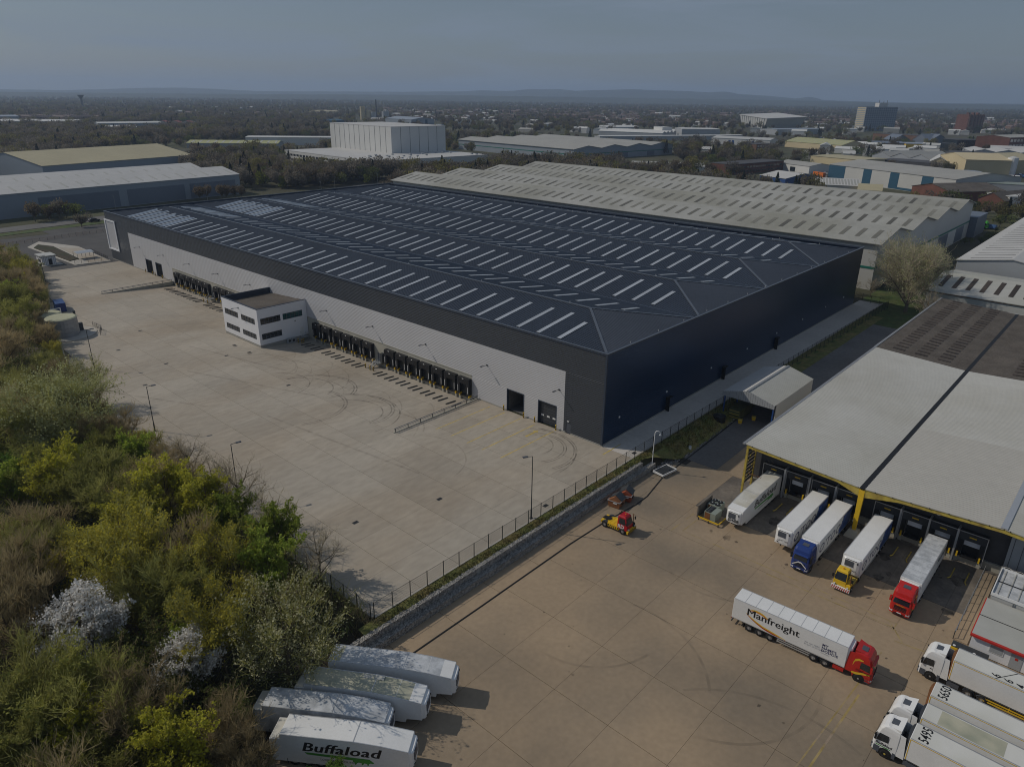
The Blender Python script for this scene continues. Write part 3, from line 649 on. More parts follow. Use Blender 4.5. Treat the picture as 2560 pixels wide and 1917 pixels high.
# fall arrest anchors along the eaves
an = obj('roof_anchor', MB().box(-.28,.28,-.12,.12,.0,.08).cyl((0,0,.08),(0,0,.45),.05,n=6), M['white_paint'], wh); an.location = (1.2, 4, ZE)
for q in range(1, 22): share(an, 'roof_anchor', wh, (1.2, 4+q*10.4, ZE))
for q in range(1, 14): share(an, 'roof_anchor', wh, (q*9.8, 1.6, ZE+.05))
for q in range(1, 17): share(an, 'roof_anchor', wh, (WX-1.3, q*13.0, ZE))
for i in range(4):
    for q in range(8): share(an, 'roof_anchor', wh, ((i+.5)*BW+.5, 22+q*26, ZR-.02))
# white framed picture panel on the far end
b = MB().box(-.10,-.055,219.7,228.8,4.3,14.8)
obj('sign_panel', b, M['grey_clad'], wh)
obj('sign_frame', MB().box(-.35,-.10,219.3,219.9,3.9,15.1).box(-.35,-.10,228.3,229.0,3.9,15.1).box(-.35,-.10,219.9,228.3,14.6,15.1).box(-.35,-.10,219.9,228.3,3.9,4.4), M['white_clad'], wh)
# doors
def sect_door(y0, y1, openn):
    dr = obj('sectional_door', MB().box(.42,.5,y0,y1,0,4.8) if not openn else MB().box(.42,.55,y0,y1,4.3,4.8), M['dark_metal'], wh)
    if not openn:
        for q in range(3): obj('vision_panel', MB().box(.39,.42,y0+.5+q*1.45,y0+1.2+q*1.45,1.55,1.85), M['white_paint'], dr)
        j = MB()
        for z in np.arange(.55, 4.7, .6): j.box(.40,.42,y0,y1,z,z+.05)
        obj('panel_joint', j, M['black'], dr)
    else:
        obj('interior', MB().quad((.5,y0,.01),(9,y0,.01),(9,y1,.01),(.5,y1,.01)).quad((9,y0,0),(9,y1,0),(9,y1,4.8),(9,y0,4.8)).quad((.5,y0,0),(9,y0,0),(9,y0,4.8),(.5,y0,4.8)).quad((.5,y1,0),(9,y1,0),(9,y1,4.8),(.5,y1,4.8)).quad((.5,y0,4.8),(9,y0,4.8),(9,y1,4.8),(.5,y1,4.8)), M['asphalt_light'], dr, fix=False)
    obj('door_frame', MB().box(-.09,.42,y0-.0,y0+.14,0,4.8).box(-.09,.42,y1-.14,y1,0,4.8).box(-.09,.42,y0+.14,y1-.14,4.66,4.8), M['parapet'], wh)
for (y0, y1, o_) in ((10.8,15.4,False),(19.1,23.7,True),(184.2,189.0,True),(192,197,True)): sect_door(y0, y1, o_)
pd = obj('personnel_door', MB().box(.05,.1,7.2,8.4,0,2.2), M['grey_plastic'], wh); obj('handle', MB().box(-.02,.05,7.35,7.4,.95,1.15), M['galv'], pd)
obj('door_light', MB().box(-.25,-.06,7.6,8.0,2.5,2.62), M['white_paint'], wh)
for X in (22.5, 47, 76): 
    d = obj('fire_exit', MB().box(X,X+1.1,-.06,-.03,0,2.2).box(X-.15,X+1.25,-.9,-.03,2.9,3.02).box(X-.15,X-.05,-.9,-.03,0,2.9), M['black'], wh)
for X in (5.0, 22.0, 41.0, 59.0, 76.0, 93, 110, 125): obj('bulkhead_light', MB().box(X,X+.35,-.16,-.03,4.1,4.4), M['white_paint'], wh)
# lamps on arms
lamp = None
def wall_lamp(parent, x, y, z, name='wall_lamp'):
    global lamp
    if lamp is None:
        lamp = obj(name, MB().box(-.1,0,-.15,.15,-.15,.15).bar((0,0,0),(-1.35,0,.12),.08,.08), M['steel_dark'], parent); lamp.location = (x, y, z)
        obj('lamp_head', MB().box(-1.95,-1.25,-.17,.17,.07,.2), M['grey_plastic'], lamp)
    else:
        l2 = share(lamp, name, parent, (x, y, z)); share(lamp.children[0], 'lamp_head', l2)
for q in range(11): wall_lamp(wh, -.05, 10.3+19.0*q, 8.35)
# bollards
def bollard(x, y, z=0.0, label='yellow and black striped bollard beside a warehouse door', group='striped bollards by the doors'):
    t = thing('bollard', label, 'bollard', (x, y, z), 0, group)
    obj('post', MB().cyl((0,0,0),(0,0,1.15),.13,n=10).cyl((0,0,1.15),(0,0,1.2),.13,.08,n=10), M['yellow'], t)
    obj('black_band', MB().cyl((0,0,.18),(0,0,.42),.136,n=10).cyl((0,0,.66),(0,0,.90),.136,n=10), M['black'], t); return t
for y in (10.4, 15.8, 18.7, 24.1, 183.7, 189.5, 191.5, 197.5): bollard(-.55, y)
bollard(1.6, 20.2, 0, 'striped bollard just inside the open doorway'); 
# ---- dock band
for (y0, y1) in ((33.8, 95.5), (113.7, 176)):
    obj('dock_wall', MB().box(-.02,.35,y0,y1,-1.35,4.8), M['concrete_wall'], wh)
    obj('dock_coping', MB().box(-.12,.0,y0,y1,4.8,4.95), M['concrete_wall'], wh)
dock = [35.6+4.15*k for k in range(7)] + [68.9,73.1,77.3,81.4,86.1,90.4] + [136.0,140.2,144.3] + [151.1+4.1*k for k in range(6)]
src = None
for y in dock:
    if src is None:
        src = obj('dock_shelter', MB().box(-.95,-.03,-1.72,1.72,3.8,4.02).box(-1.0,-.03,-1.75,-1.42,.35,3.8).box(-1.0,-.03,1.42,1.75,.35,3.8), M['black_rubber'], wh); src.location = (0, y, 0)
        obj('head_curtain', MB().box(-.98,-.93,-1.42,1.42,2.75,3.8), M['black'], src); 
        obj('side_curtain', MB().box(-.98,-.93,-1.42,-1.0,.2,2.75).box(-.98,-.93,1.0,1.42,.2,2.75), M['black_rubber'], src)
        obj('dock_door', MB().box(-.06,-.03,-1.4,1.4,.0,2.75), M['steel_dark'], src)
        obj('leveller_lip', MB().box(-.75,-.03,-1.0,1.0,-.15,.02), M['black'], src)
        obj('guide_strip', MB().box(-1.04,-1.0,-1.55,-1.45,.8,2.2).box(-1.04,-1.0,1.45,1.55,.8,2.2), M['white_paint'], src)
        obj('number_plate', MB().box(-1.03,-1.0,-.22,.22,3.84,3.98), M['white_paint'], src)
        obj('bumper_guard', MB().box(-.62,-.03,-1.6,-1.25,-.35,.35).box(-.62,-.03,1.25,1.6,-.35,.35), M['yellow'], src)
        obj('dock_plinth', MB().box(-.55,-.03,-1.7,-1.2,-1.25,-.36).box(-.55,-.03,1.2,1.7,-1.25,-.36), M['concrete_wall'], src)
    else:
        s = share(src, 'dock_shelter', wh, (0, y, 0))
        for ch in src.children: share(ch, ch.name.split('.')[0], s)
wg = None
for y in dock:
    if wg is None:
        wg = thing('wheel_guide', 'pair of low steel wheel guides on the concrete before a dock', 'wheel guide', (0, y, 0), 0, 'wheel guides before the docks')
        for s_ in (-1, 1):
            zt = lambda x: yz(x, 100)
            obj('guide_rail', MB().bar((-2.4,s_*.85,zt(-2.4)+.18),(-5.2,s_*.85,zt(-5.2)+.18),.16,.16).cyl((-2.4,s_*.85,zt(-2.4)),(-2.4,s_*.85,zt(-2.4)+.18),.07).cyl((-5.2,s_*.85,zt(-5.2)),(-5.2,s_*.85,zt(-5.2)+.18),.07), M['steel_dark'], wg)
    else:
        c = copy_tree(wg); c.location = (0, y, 0)
# dock stairs
def dock_stair(y, label, dirn=-1):
    t = thing('dock_stair', label, 'stair', (0, y, 0))
    obj('landing', MB().box(-1.5,-.03,-1.3,1.3,-.08,0.0), M['galv'], t)
    for q in range(5): obj('tread', MB().box(-1.78-q*.28,-1.5-q*.28,-.5,.5,-.24-q*.2,-.2-q*.2), M['galv'], t)
    for yy in (-.55, .55): obj('stringer', MB().bar((-1.5,yy,-.1),(-3.05,yy,-1.15),.05,.22), M['galv'], t)
    h = MB()
    for yy in (-.55, .55): h.tube([(-3.05,yy,-.2),(-1.5,yy,1.0),(-.1,yy if yy > 0 else -1.3,1.0)], .03, 5).cyl((-3.05,yy,-1.1),(-3.05,yy,-.2),.03,n=5).cyl((-1.5,yy,0),(-1.5,yy,1),.03,n=5)
    h.tube([(-1.5,-.55,1),(-1.5,-1.3,1),(-.1,-1.3,1)], .03, 5); h.cyl((-1.5,-1.3,-1.2),(-1.5,-1.3,1),.04,n=5).cyl((-1.5,1.3,-1.2),(-1.5,1.3,0),.04,n=5)
    obj('handrail', h, M['galv'], t)
    return t
dock_stair(65.3, 'steel stair up to the dock door in the middle of the near docks')
dock_stair(148.0, 'steel stair beside the far group of docks beyond the white office')
for y in (65.4, 148.2):
    d = obj('personnel_door', MB().box(-.06,-.02,y-.5,y+.5,0,2.1), M['grey_plastic'], wh); obj('handle', MB().box(-.12,-.06,y-.4,y-.35,.95,1.1), M['galv'], d)
obj('canopy_box', MB().box(-.8,-.03,63.3,64.1,.1,2.5), M['steel_dark'], wh)
for (x, y) in ((-3.5,63.4),(-3.6,64.5),(-3.5,66.4),(-3.0,146.6),(-3.0,149.4)): bollard(x, y, yz(x, y), 'yellow and black bollard at the foot of a dock stair', 'striped bollards by the dock stairs')

# ---- office block in front of the warehouse
of = thing('office_block', 'white two storey office block standing out from the warehouse wall', 'office', (-14.1,95.6,0))
ox, oy = 14.05, 18.0                                         # local: x 0..14, y 0..18
def wall_with_holes(axis, fixed, thick, a0, a1, z0, z1, holes, b):
    # plane wall boxes around rectangular holes (sorted, non overlapping in a within rows)
    zc = sorted({z0, z1, *[h[2] for h in holes], *[h[3] for h in holes]})
    for zl, zh in zip(zc[:-1], zc[1:]):
        hs_ = sorted([h for h in holes if h[2] <= zl+1e-6 and h[3] >= zh-1e-6]); a = a0
        for h in hs_ + [(a1, a1, 0, 0)]:
            if h[0] > a+1e-6:
                if axis == 'x': b.box(fixed, fixed+thick, a, h[0], zl, zh)
                else: b.box(a, h[0], fixed, fixed+thick, zl, zh)
            a = h[1]
wl = [(1.5,8.3,5.3,6.8),(9.9,16.8,5.3,6.8),(1.5,8.3,1.4,2.8),(9.9,16.8,1.4,2.8)]
wr = [(.7,6.3,5.4,7.0),(7.0,12.7,5.4,7.0),(.7,6.3,1.45,3.0)]
b = MB(); wall_with_holes('x', 0, .25, 0, oy, .12, 9.5, wl, b); wall_with_holes('y', 0, .25, .25, ox, .12, 9.5, wr, b)
b.box(.25,ox,oy-.25,oy,.12,9.5)
obj('wall', b, M['white_clad'], of)
obj('plinth', MB().box(.04,ox,.04,.3,-1.3,.12).box(.04,.3,.3,oy-.04,-1.3,.12).box(.3,ox,oy-.3,oy-.04,-1.3,.12), M['plinth'], of)
obj('roof', MB().prism([(.25,9.25),(oy-.25,8.05),(oy-.25,7.9),(.25,9.1)], 'x', .25, ox), M['old_roof'], of)
obj('parapet_capping', MB().box(-.06,.34,-.06,oy+.06,9.5,9.62).box(.34,ox,-.06,.34,9.5,9.62).box(.34,ox,oy-.34,oy+.06,9.5,9.62), M['parapet'], of)
obj('parapet_lining', MB().box(.25,.30,.25,oy-.25,8.2,9.5).box(.3,ox,oy-.30,oy-.25,7.9,9.5), M['parapet'], of)
def window(axis, h, n, gm, parent):
    a0, a1, z0, z1 = h
    fr = MB(); pn = []
    def bx(p, q, zl, zh, d0, d1, B): (B.box(d0, d1, p, q, zl, zh) if axis == 'x' else B.box(p, q, d0, d1, zl, zh))
    bx(a0,a1,z0,z0+.08,-.02,.16,fr); bx(a0,a1,z1-.08,z1,-.02,.16,fr)
    for q in range(n+1):
        c = a0+(a1-a0)*q/n; w = .045; bx(max(a0,c-w), min(a1,c+w), z0+.08, z1-.08, .0, .14, fr)
    bx(a0,a1,z0+(z1-z0)*.33-.03,z0+(z1-z0)*.33+.03,.02,.12,fr)
    w_ = obj('window', fr, M['grey_plastic'], parent)
    for q in range(n):
        B = MB(); bx(a0+(a1-a0)*q/n+.045, a0+(a1-a0)*(q+1)/n-.045, z0+.08, z1-.08, .06, .09, B); obj('pane', B, gm, w_)
for h in wl: window('x', h, 5, M['glass'], of)
for i, h in enumerate(wr): window('y', h, 5, M['glass_teal'] if i == 1 else M['glass'], of)
d = obj('door', MB().box(11.6,12.7,-.05,-.002,0,2.5), M['white_paint'], of); obj('handle', MB().box(11.7,11.76,-.1,-.05,1,1.2), M['steel_dark'], d)
obj('vent', MB().box(10.2,10.6,-.06,-.002,4.3,4.6), M['galv'], of)
for (x, y) in ((2.6,.6),(.7,3.0),(.7,14)): obj('roof_anchor', MB().box(x-.25,x+.25,y-.1,y+.1,9.0-.067*y,9.25-.067*y), M['white_paint'], of)
l2 = share(lamp, 'wall_lamp', of, (-.02, 9.2, 8.2)); share(lamp.children[0], 'lamp_head', l2)
dock_stair_o = thing('access_stair', 'steel access stair with landing at the office side door', 'stair', (-1.9,95.55,0), R(90))
obj('landing', MB().box(-1.5,-.02,-.9,.9,-.08,0), M['galv'], dock_stair_o)
hh = MB().tube([(-1.5,-.9,1),(-.1,-.9,1)],.03,5).tube([(-1.5,-.9,1),(-1.5,.9,1)],.03,5)
for p in ((-1.5,-.9),(-1.5,.9),(-.1,-.9)): hh.cyl((*p,-1.2),(*p,1),.035,n=5)
obj('handrail', hh, M['galv'], dock_stair_o)
for q in range(5): obj('tread', MB().box(-1.4,-.5,.9+q*.28,1.18+q*.28,-.24-q*.2,-.2-q*.2), M['galv'], dock_stair_o)
for i, x in enumerate((-6.4, -5.2)):
    t = thing('air_conditioner', ['left', 'right'][i] + ' one of two grey condenser boxes against the white office side wall', 'air conditioner', (x, 94.9, yz(x, 94.9)), 0, 'condensers beside the office')
    obj('casing', MB().box(-.5,.5,-.3,.3,.1,1.4).box(-.45,-.35,-.25,.25,0,.1).box(.35,.45,-.25,.25,0,.1), M['shed_grey'], t); obj('fan_grille', MB().cyl((-.02,-.32,.75),(-.02,-.3,.75),.36,n=14), M['black'], t)
for (x, y) in ((-4.4,93.9),(-4.0,92.8),(-3.3,93.0)): bollard(x, y, yz(x, y), 'striped bollard standing beside the condensers at the white office', 'striped bollards beside the office condensers')

# ---- lamp posts in the yard
def lamp_post(x, y, z, h, rz, label, group='lamp posts around the yard', m='steel_dark'):
    t = thing('lamp_post', label, 'lamp post', (x, y, z), rz, group)
    obj('post', MB().cyl((0,0,0),(0,0,1.6),.13,n=8).cyl((0,0,1.6),(0,0,h),.085,.06,n=8).bar((0,0,h),(.9,0,h+.1),.07,.07), M[m], t)
    obj('base_plate', MB().box(-.25,.25,-.25,.25,0,.05), M[m], t); obj('lamp_head', MB().box(.75,1.55,-.18,.18,h+.02,h+.16), M['grey_plastic'], t); return t
lamp_post(-53.3,65.4,0,9.0,R(-15),'dark lamp post on the yard edge beside the willow')
lamp_post(-54.6,31.4,0,9.5,R(-15),'dark lamp post behind bare trees halfway down the yard edge')
lamp_post(-48.9,108.1,0,9.5,R(-20),'dark lamp post beside the silver storage tank')
lamp_post(-30.8,201.7,0,9.5,R(-20),'slim lamp post at the far end of the wood edge')
lamp_post(-27.2,-6.3,0,10.6,R(150),'tall lamp post standing against the mesh fence above the gabion wall')
# ================================================================== VEHICLES   (local: x forward from the rear, y left, z up)
WHEEL = {}
def wheel(parent, x, y, r=.5, w=.34, rim='hub', name='wheel'):
    k = (r, w, rim, y > 0)
    if k not in WHEEL:
        s = 1 if y > 0 else -1; n = 20
        t = MB()
        prof = [(-w/2, r*.58),(-w/2, r*.93),(-w/2+.04, r),(w/2-.04, r),(w/2, r*.93),(w/2, r*.58)]
        vs = []
        for (yy, rr) in prof: vs += [(rr*math.sin(2*PI*i/n), yy, rr*math.cos(2*PI*i/n)) for i in range(n)]
        t.add(vs, [(q*n+i, q*n+(i+1) % n, (q+1)*n+(i+1) % n, (q+1)*n+i) for q in range(5) for i in range(n)])
        ri = MB(); e = s*(w/2-.02)
        ri.cyl((0,e-s*.07,0),(0,e-s*.06,0),r*.58,n=n).cyl((0,e-s*.02,0),(0,e+s*.03,0),r*.24,r*.2,n=10)
        for i in range(10):
            a = 2*PI*i/10; ri.cyl((r*.4*math.sin(a), e-s*.06, r*.4*math.cos(a)),(r*.4*math.sin(a), e-s*.03, r*.4*math.cos(a)),r*.06,n=5)
        ri.cyl((0,-e,0),(0,-e+s*.02,0),r*.58,n=10)
        tm = t.mesh('tyre'); tm.materials.append(M['tyre']); tm.polygons.foreach_set('use_smooth', [True]*len(tm.polygons)); rm = ri.mesh('rim'); fix_normals(rm); rm.materials.append(M[rim]); WHEEL[k] = (tm, rm)
    o = bpy.data.objects.new(name, WHEEL[k][0]); COL.objects.link(o); o.parent = parent; o.location = (x, y, r)
    c = bpy.data.objects.new('rim', WHEEL[k][1]); COL.objects.link(c); c.parent = o
    return o
def bevel_obj(o, w=.05, seg=2):
    md = o.modifiers.new('bevel', 'BEVEL'); md.width = w; md.segments = seg; md.limit_method = 'ANGLE'; md.angle_limit = R(40); return o
def trailer_parts(t, L=13.6, style='flat', body='trailer_white', roof='trailer_white', fridge=True, hw=1.28, zb=1.1, zt=4.0, wheels=True, seams=0, trim=None, skirt=None, rails=True, bogie=(2.3,3.62,4.94)):
    if style == 'aero':      # double deck box: low rear step, full height, then falling to the front
        prof = [(0,zb-.55),(0,zt-.62),(1.05,zt-.55),(1.08,zt),(L*.61,zt),(L*.8,zt-.22),(L-.02,zt-.62),(L,zt-.75),(L,zb),(L-.6,zb),(L-1.8,zb-.1),(L-1.8,zb-.55)]
        rf = [(1.10,zt),(L*.61,zt),(L*.8,zt-.22),(L-.05,zt-.63)]; step = (.02,zt-.62,1.05,zt-.55)
    elif style == 'aero_plain':
        prof = [(0,zb-.55),(0,zt),(L*.61,zt),(L*.8,zt-.22),(L-.02,zt-.62),(L,zt-.75),(L,zb),(L-.6,zb),(L-1.8,zb-.1),(L-1.8,zb-.55)]
        rf = [(.05,zt),(L*.61,zt),(L*.8,zt-.22),(L-.05,zt-.63)]; step = None
    else:
        prof = [(0,zb),(0,zt),(L,zt),(L,zb)]; rf = [(.05,zt),(L-.05,zt)]; step = None
    bo = obj('trailer_box', MB().prism(prof, 'y', -hw, hw), M[body], t); bevel_obj(bo, .035)
    # roof skin, 8 mm proud, in plates
    for (a, b) in zip(rf[:-1], rf[1:]):
        obj('roof_sheet', MB().add([(a[0]+.02,-hw+.09,a[1]+.008),(b[0]-.02,-hw+.09,b[1]+.008),(b[0]-.02,hw-.09,b[1]+.008),(a[0]+.02,hw-.09,a[1]+.008)], [(0,1,2,3)]), M[roof], t, fix=False)
    if step: obj('roof_sheet', MB().add([(step[0]+.03,-hw+.08,step[1]+.008),(step[2]-.02,-hw+.08,step[3]+.008),(step[2]-.02,hw-.08,step[3]+.008),(step[0]+.03,hw-.08,step[1]+.008)], [(0,1,2,3)]), M['trailer_dirty'], t, fix=False)
    if rails:
        ra = MB()
        for s in (-1, 1):
            for (a, b) in zip(rf[:-1], rf[1:]): ra.bar((a[0], s*(hw-.035), a[1]+.005),(b[0], s*(hw-.035), b[1]+.005),.08,.03)
            ra.box(.0,L,s*hw-.012,s*hw+.012,zb-(.55 if 'aero' in style else 0),zb+.10-(.55 if 'aero' in style else 0)) if style == 'flat' else None
        if 'aero' in style: ra.bar((L*.61,-hw,zt+.012),(L*.61,hw,zt+.012),.09,.03)
        obj('edge_rail', ra, M['alu'], t)
    if seams:
        for q in range(1, seams): obj('roof_seam', MB().box(L*q/seams-.02,L*q/seams+.02,-hw+.06,hw-.06,zt+.008,zt+.022), M['shed_grey'], t)
    if trim:
        tr = MB()
        for s in (-1, 1):
            e0, e1 = s*hw-.012, s*hw+.012
            tr.box(.05,L-.05,e0,e1,zt-.16,zt-.09).box(.05,L-.05,e0,e1,zb+.02,zb+.09).box(L-.12,L-.05,e0,e1,zb+.09,zt-.16).box(.05,.12,e0,e1,zb+.09,zt-.16)
        obj('trim_stripe', tr, M[trim], t)
    # rear doors
    rd = MB()
    for y in (-.62,-.2,.2,.62): rd.cyl((-.03,y,zb+.1),(-.03,y,zt-.75),.025,n=5)
    rd.box(-.02,0,-.02,.02,zb+.05,zt-.7)
    obj('door_locking_bars', rd, M['galv'], t)
    for s in (-1, 1): obj('tail_light', MB().box(-.06,-.0,s*1.15-.12,s*1.15+.12,zb-.22,zb-.05), M['red_lens'], t)
    ch = MB()
    if 'aero' in style:
        ch.box(.1,L-.3,-.5,.5,.55,zb-.2)
    else:
        for s in (-.42,.42): ch.box(.2,L-.2,s-.06,s+.06,zb-.35,zb-.02)
        for x in np.arange(.8, L-1, 1.4): ch.box(x,x+.08,-1.15,1.15,zb-.16,zb-.03)
        ch.box(-.02,.1,-1.2,1.2,.45,.6)
    obj('chassis', ch, M['steel_dark'], t)
    lg = MB()
    for s in (-.75,.75): lg.box(L-2.85,L-2.7,s-.07,s+.07,.05,zb).box(L-2.95,L-2.6,s-.15,s+.15,.0,.06)
    obj('landing_legs', lg, M['steel_dark'], t)
    if style == 'flat':
        for s in (-1, 1):
            sg = MB()
            for z in (.48,.78): sg.box(5.8,L-3.2,s*1.2-.02,s*1.2+.02,z,z+.14)
            for x in (5.9,7.6,L-3.4): sg.box(x,x+.08,s*1.17-.03,s*1.17+.01,.48,zb)
            obj('side_guard', sg, M[skirt] if skirt else M['alu'], t)
    for x in bogie:
        for s in (-1, 1): wheel(t, x, s*1.05)
    for s in (-1, 1): obj('mudguard', MB().box(bogie[0]-.7,bogie[0]-.66,s*1.05-.25,s*1.05+.25,.25,.95), M['black'], t)
    if fridge:
        f0, zt_f = (L, zt-.85) if 'aero' in style else (L, zt-.25)
        fz0 = 1.45 if 'aero' not in style else 1.2
        P = [(0,-1.12),(.30,-1.05),(.42,-.75),(.46,0),(.42,.75),(.30,1.05),(0,1.12)]
        fu = MB(); n = len(P)
        vs = [(f0+x*.92, y*.98, fz0) for x, y in P] + [(f0+x, y, fz0+.35) for x, y in P] + [(f0+x, y, zt_f-.12) for x, y in P] + [(f0+x*.72, y*.96, zt_f) for x, y in P]
        fs = [(q*n+i, q*n+i+1, (q+1)*n+i+1, (q+1)*n+i) for q in range(3) for i in range(n-1)] + [tuple(range(n-1,-1,-1)), tuple(range(3*n,4*n))]
        fo = obj('fridge_unit', fu.add(vs, fs), M['white_paint'], t)
        zg0 = zt_f-1.15
        obj('grille', MB().hexa([(f0+.40,-.80,zg0),(f0+.49,-.80,zg0),(f0+.49,.35,zg0),(f0+.40,.35,zg0),(f0+.40,-.80,zt_f-.3),(f0+.485,-.80,zt_f-.3),(f0+.485,.35,zt_f-.3),(f0+.40,.35,zt_f-.3)]), M['grey_plastic'], fo)
        obj('vent_slot', MB().box(f0+.42,f0+.47,-.70,.70,zt_f-.16,zt_f-.10), M['black'], fo)
        obj('access_hatch', MB().box(f0+.36,f0+.44,.72,.92,zt_f-.55,zt_f-.35), M['black'], fo)
        obj('lower_latch', MB().box(f0+.40,f0+.47,-.85,-.6,fz0+.2,fz0+.3).box(f0+.40,f0+.47,-.75,-.45,fz0+.5,fz0+.56), M['black'], fo)
    return bo
def cab_parts(t, x1, paint, lower=None, deflector=True, stripe=None, visor=True, rim='hub', axles=(None,None), low=False):
    # x1: front face of the cab; cab about 2.25 long
    x0 = x1-2.25; h = 3.86
    lv = [(.34,x0+.35,x1-.10,1.18),(.42,x0+.25,x1,1.22),(1.05,x0,x1+.02,1.24),(1.95,x0,x1-.02,1.24),(2.85,x0,x1-.24,1.21),(3.35,x0,x1-.38,1.18),(3.70,x0+.03,x1-.62,1.12),(h,x0+.08,x1-.98,1.02)]
    n = 8; vs = []
    for z, a, b, w in lv:
        c = .22 if z > .9 else .16
        vs += [(a,-w,z),(b-c,-w,z),(b-.05,-w+.14,z),(b,-w+.34,z),(b,w-.34,z),(b-.05,w-.14,z),(b-c,w,z),(a,w,z)]
    fs = [(q*n+i, q*n+(i+1) % n, (q+1)*n+(i+1) % n, (q+1)*n+i) for q in range(len(lv)-1) for i in range(n)] + [tuple(range(n-1,-1,-1)), tuple(range((len(lv)-1)*n, len(lv)*n))]
    body = obj('cab', MB().add(vs, fs), M[paint], t); bevel_obj(body, .03)
    # windscreen follows the raked face
    def fx(z): return x1-.02 - .24*max(0,(z-1.95))/.9
    za, zb_ = 2.0, 2.82
    ws = MB().add([(fx(za)+.012,-.88,za),(fx(za)+.012,.88,za),(fx(zb_)+.012,.84,zb_),(fx(zb_)+.012,-.84,zb_),(fx(za)-.10,-1.10,za),(fx(za)-.10,1.10,za),(fx(zb_)-.12,1.06,zb_),(fx(zb_)-.12,-1.06,zb_)], [(0,1,2,3),(4,0,3,7),(1,5,6,2)])
    for i, v in enumerate(ws.v): ws.v[i] = (v[0]+.02, v[1]*1.005, v[2])
    obj('windscreen', ws, M['glass'], body, fix=False)
    for s in (-1, 1):
        sw = MB(); y = s*1.243
        pts = [(x1-1.42,1.95),(x1-.30,1.80),(x1-.46,2.76),(x1-1.36,2.8)]
        yy = [s*1.250, s*1.250, s*1.222, s*1.222]
        sw.add([(p[0], q, p[1]) for p, q in zip(pts, yy)], [(0,1,2,3)] if s < 0 else [(3,2,1,0)])
        obj('side_window', sw, M['glass'], body, fix=False)
        obj('door_seam', MB().box(x1-1.43,x1-1.41,s*1.242-.006,s*1.242+.006,.95,2.8).box(x1-1.38,x1-.3,s*1.245-.004,s*1.245+.004,1.02,1.04), M['black'], body)
        obj('door_handle', MB().box(x1-1.35,x1-1.12,s*1.25-.02,s*1.25+.02,1.55,1.63), M['black'], body)
        obj('headlight', MB().hexa([(x1-.16,s*.78,.62),(x1+.04,s*.78,.62),(x1-.06,s*1.17,.62),(x1-.26,s*1.235,.62),(x1-.16,s*.78,.86),(x1+.04,s*.78,.82),(x1-.06,s*1.17,.9),(x1-.26,s*1.235,.92)]), M['light_lens'], body)
        obj('mirror', MB().box(x1-.30,x1-.12,s*1.36-.10,s*1.36+.12,1.95,2.65).box(x1-.3,x1-.22,min(s*1.2,s*1.36),max(s*1.2,s*1.36),2.66,2.72).box(x1-.3,x1-.22,min(s*1.2,s*1.36),max(s*1.2,s*1.36),1.93,1.98), M['black'] if not stripe else M[paint], body)
        obj('wheel_arch', MB().cyl((x1-1.35,s*1.12,.56),(x1-1.35,s*1.252,.56),.64,n=18), M['black'], body)
        wheel(t, x1-1.35, s*1.09, rim=rim)
        obj('step', MB().box(x1-.75,x1-.30,s*1.19,s*1.258,.38,.48).box(x1-.75,x1-.3,s*1.2,s*1.256,.7,.76), M['grey_plastic'], body)
        if deflector:
            obj('side_fairing', MB().hexa([(x0-.75,s*1.16,.95),(x0+.0,s*1.16,.95),(x0+.0,s*1.235,.95),(x0-.75,s*1.23,.95),(x0-.5,s*1.06,3.55),(x0,s*1.05,3.62),(x0,s*1.12,3.62),(x0-.5,s*1.12,3.55)]), M[paint], body)
        obj('fuel_tank', MB().box(x0-1.95,x0-.75,s*.72,s*1.18,.38,.92), M[paint] if stripe else (M['alu'] if not lower else M[lower]), t)
    if deflector:
        obj('roof_deflector', MB().add([(x1-1.3,-.95,h),(x1-1.3,.95,h),(x0+.0,1.1,h+.22),(x0,-1.1,h+.22),(x0,-1.1,h-.1),(x0,1.1,h-.1)], [(0,1,2,3),(3,2,5,4),(0,3,4),(1,5,2)]), M[paint], body)
    obj('roof_hatch', MB().hexa([(x1-1.9,-.42,h-.02),(x1-1.12,-.42,h-.08),(x1-1.12,.42,h-.08),(x1-1.9,.42,h-.02),(x1-1.9,-.42,h+.12),(x1-1.12,-.42,h+.06),(x1-1.12,.42,h+.06),(x1-1.9,.42,h+.12)]), M['grey_plastic'], body)
    if visor: obj('sun_visor', MB().hexa([(x1-.22,-1.0,2.86),(x1+.0,-.95,2.76),(x1+.0,.95,2.76),(x1-.22,1.0,2.86),(x1-.24,-1.0,2.92),(x1-.02,-.95,2.82),(x1-.02,.95,2.82),(x1-.24,1.0,2.92)]), M[paint], body)
    gr = MB()
    for z in (1.0,1.18,1.36,1.54): gr.box(x1-.02,x1+.045,-.72,.72,z,z+.10)
    obj('grille', gr, M['black'], body)
    obj('bumper_intake', MB().box(x1-.05,x1+.03,-.62,.62,.46,.6), M['black'], body)
    obj('number_plate', MB().box(x1+.0,x1+.05,-.26,.26,.62,.73), M['white_paint'], body)
    if lower: 
        obj('lower_panel', MB().box(x1-2.24,x1-1.95,-1.262,1.262,.40,1.12).box(x1-.76,x1-.20,-1.257,1.257,.36,1.12).box(x1-.3,x1+.045,-1.06,1.06,.36,.62).box(x1-.18,x1+.05,-1.15,1.15,.92,1.15), M[lower], body)
    ch = MB()
    for s in (-.42,.42): ch.box(x0-3.2,x0+.3,s-.05,s+.05,.72,.98)
    obj('tractor_chassis', ch, M['steel_dark'], t)
    obj('fifth_wheel', MB().cyl((x0-1.75,0,1.0),(x0-1.75,0,1.08),.52,n=14), M['black'], t)
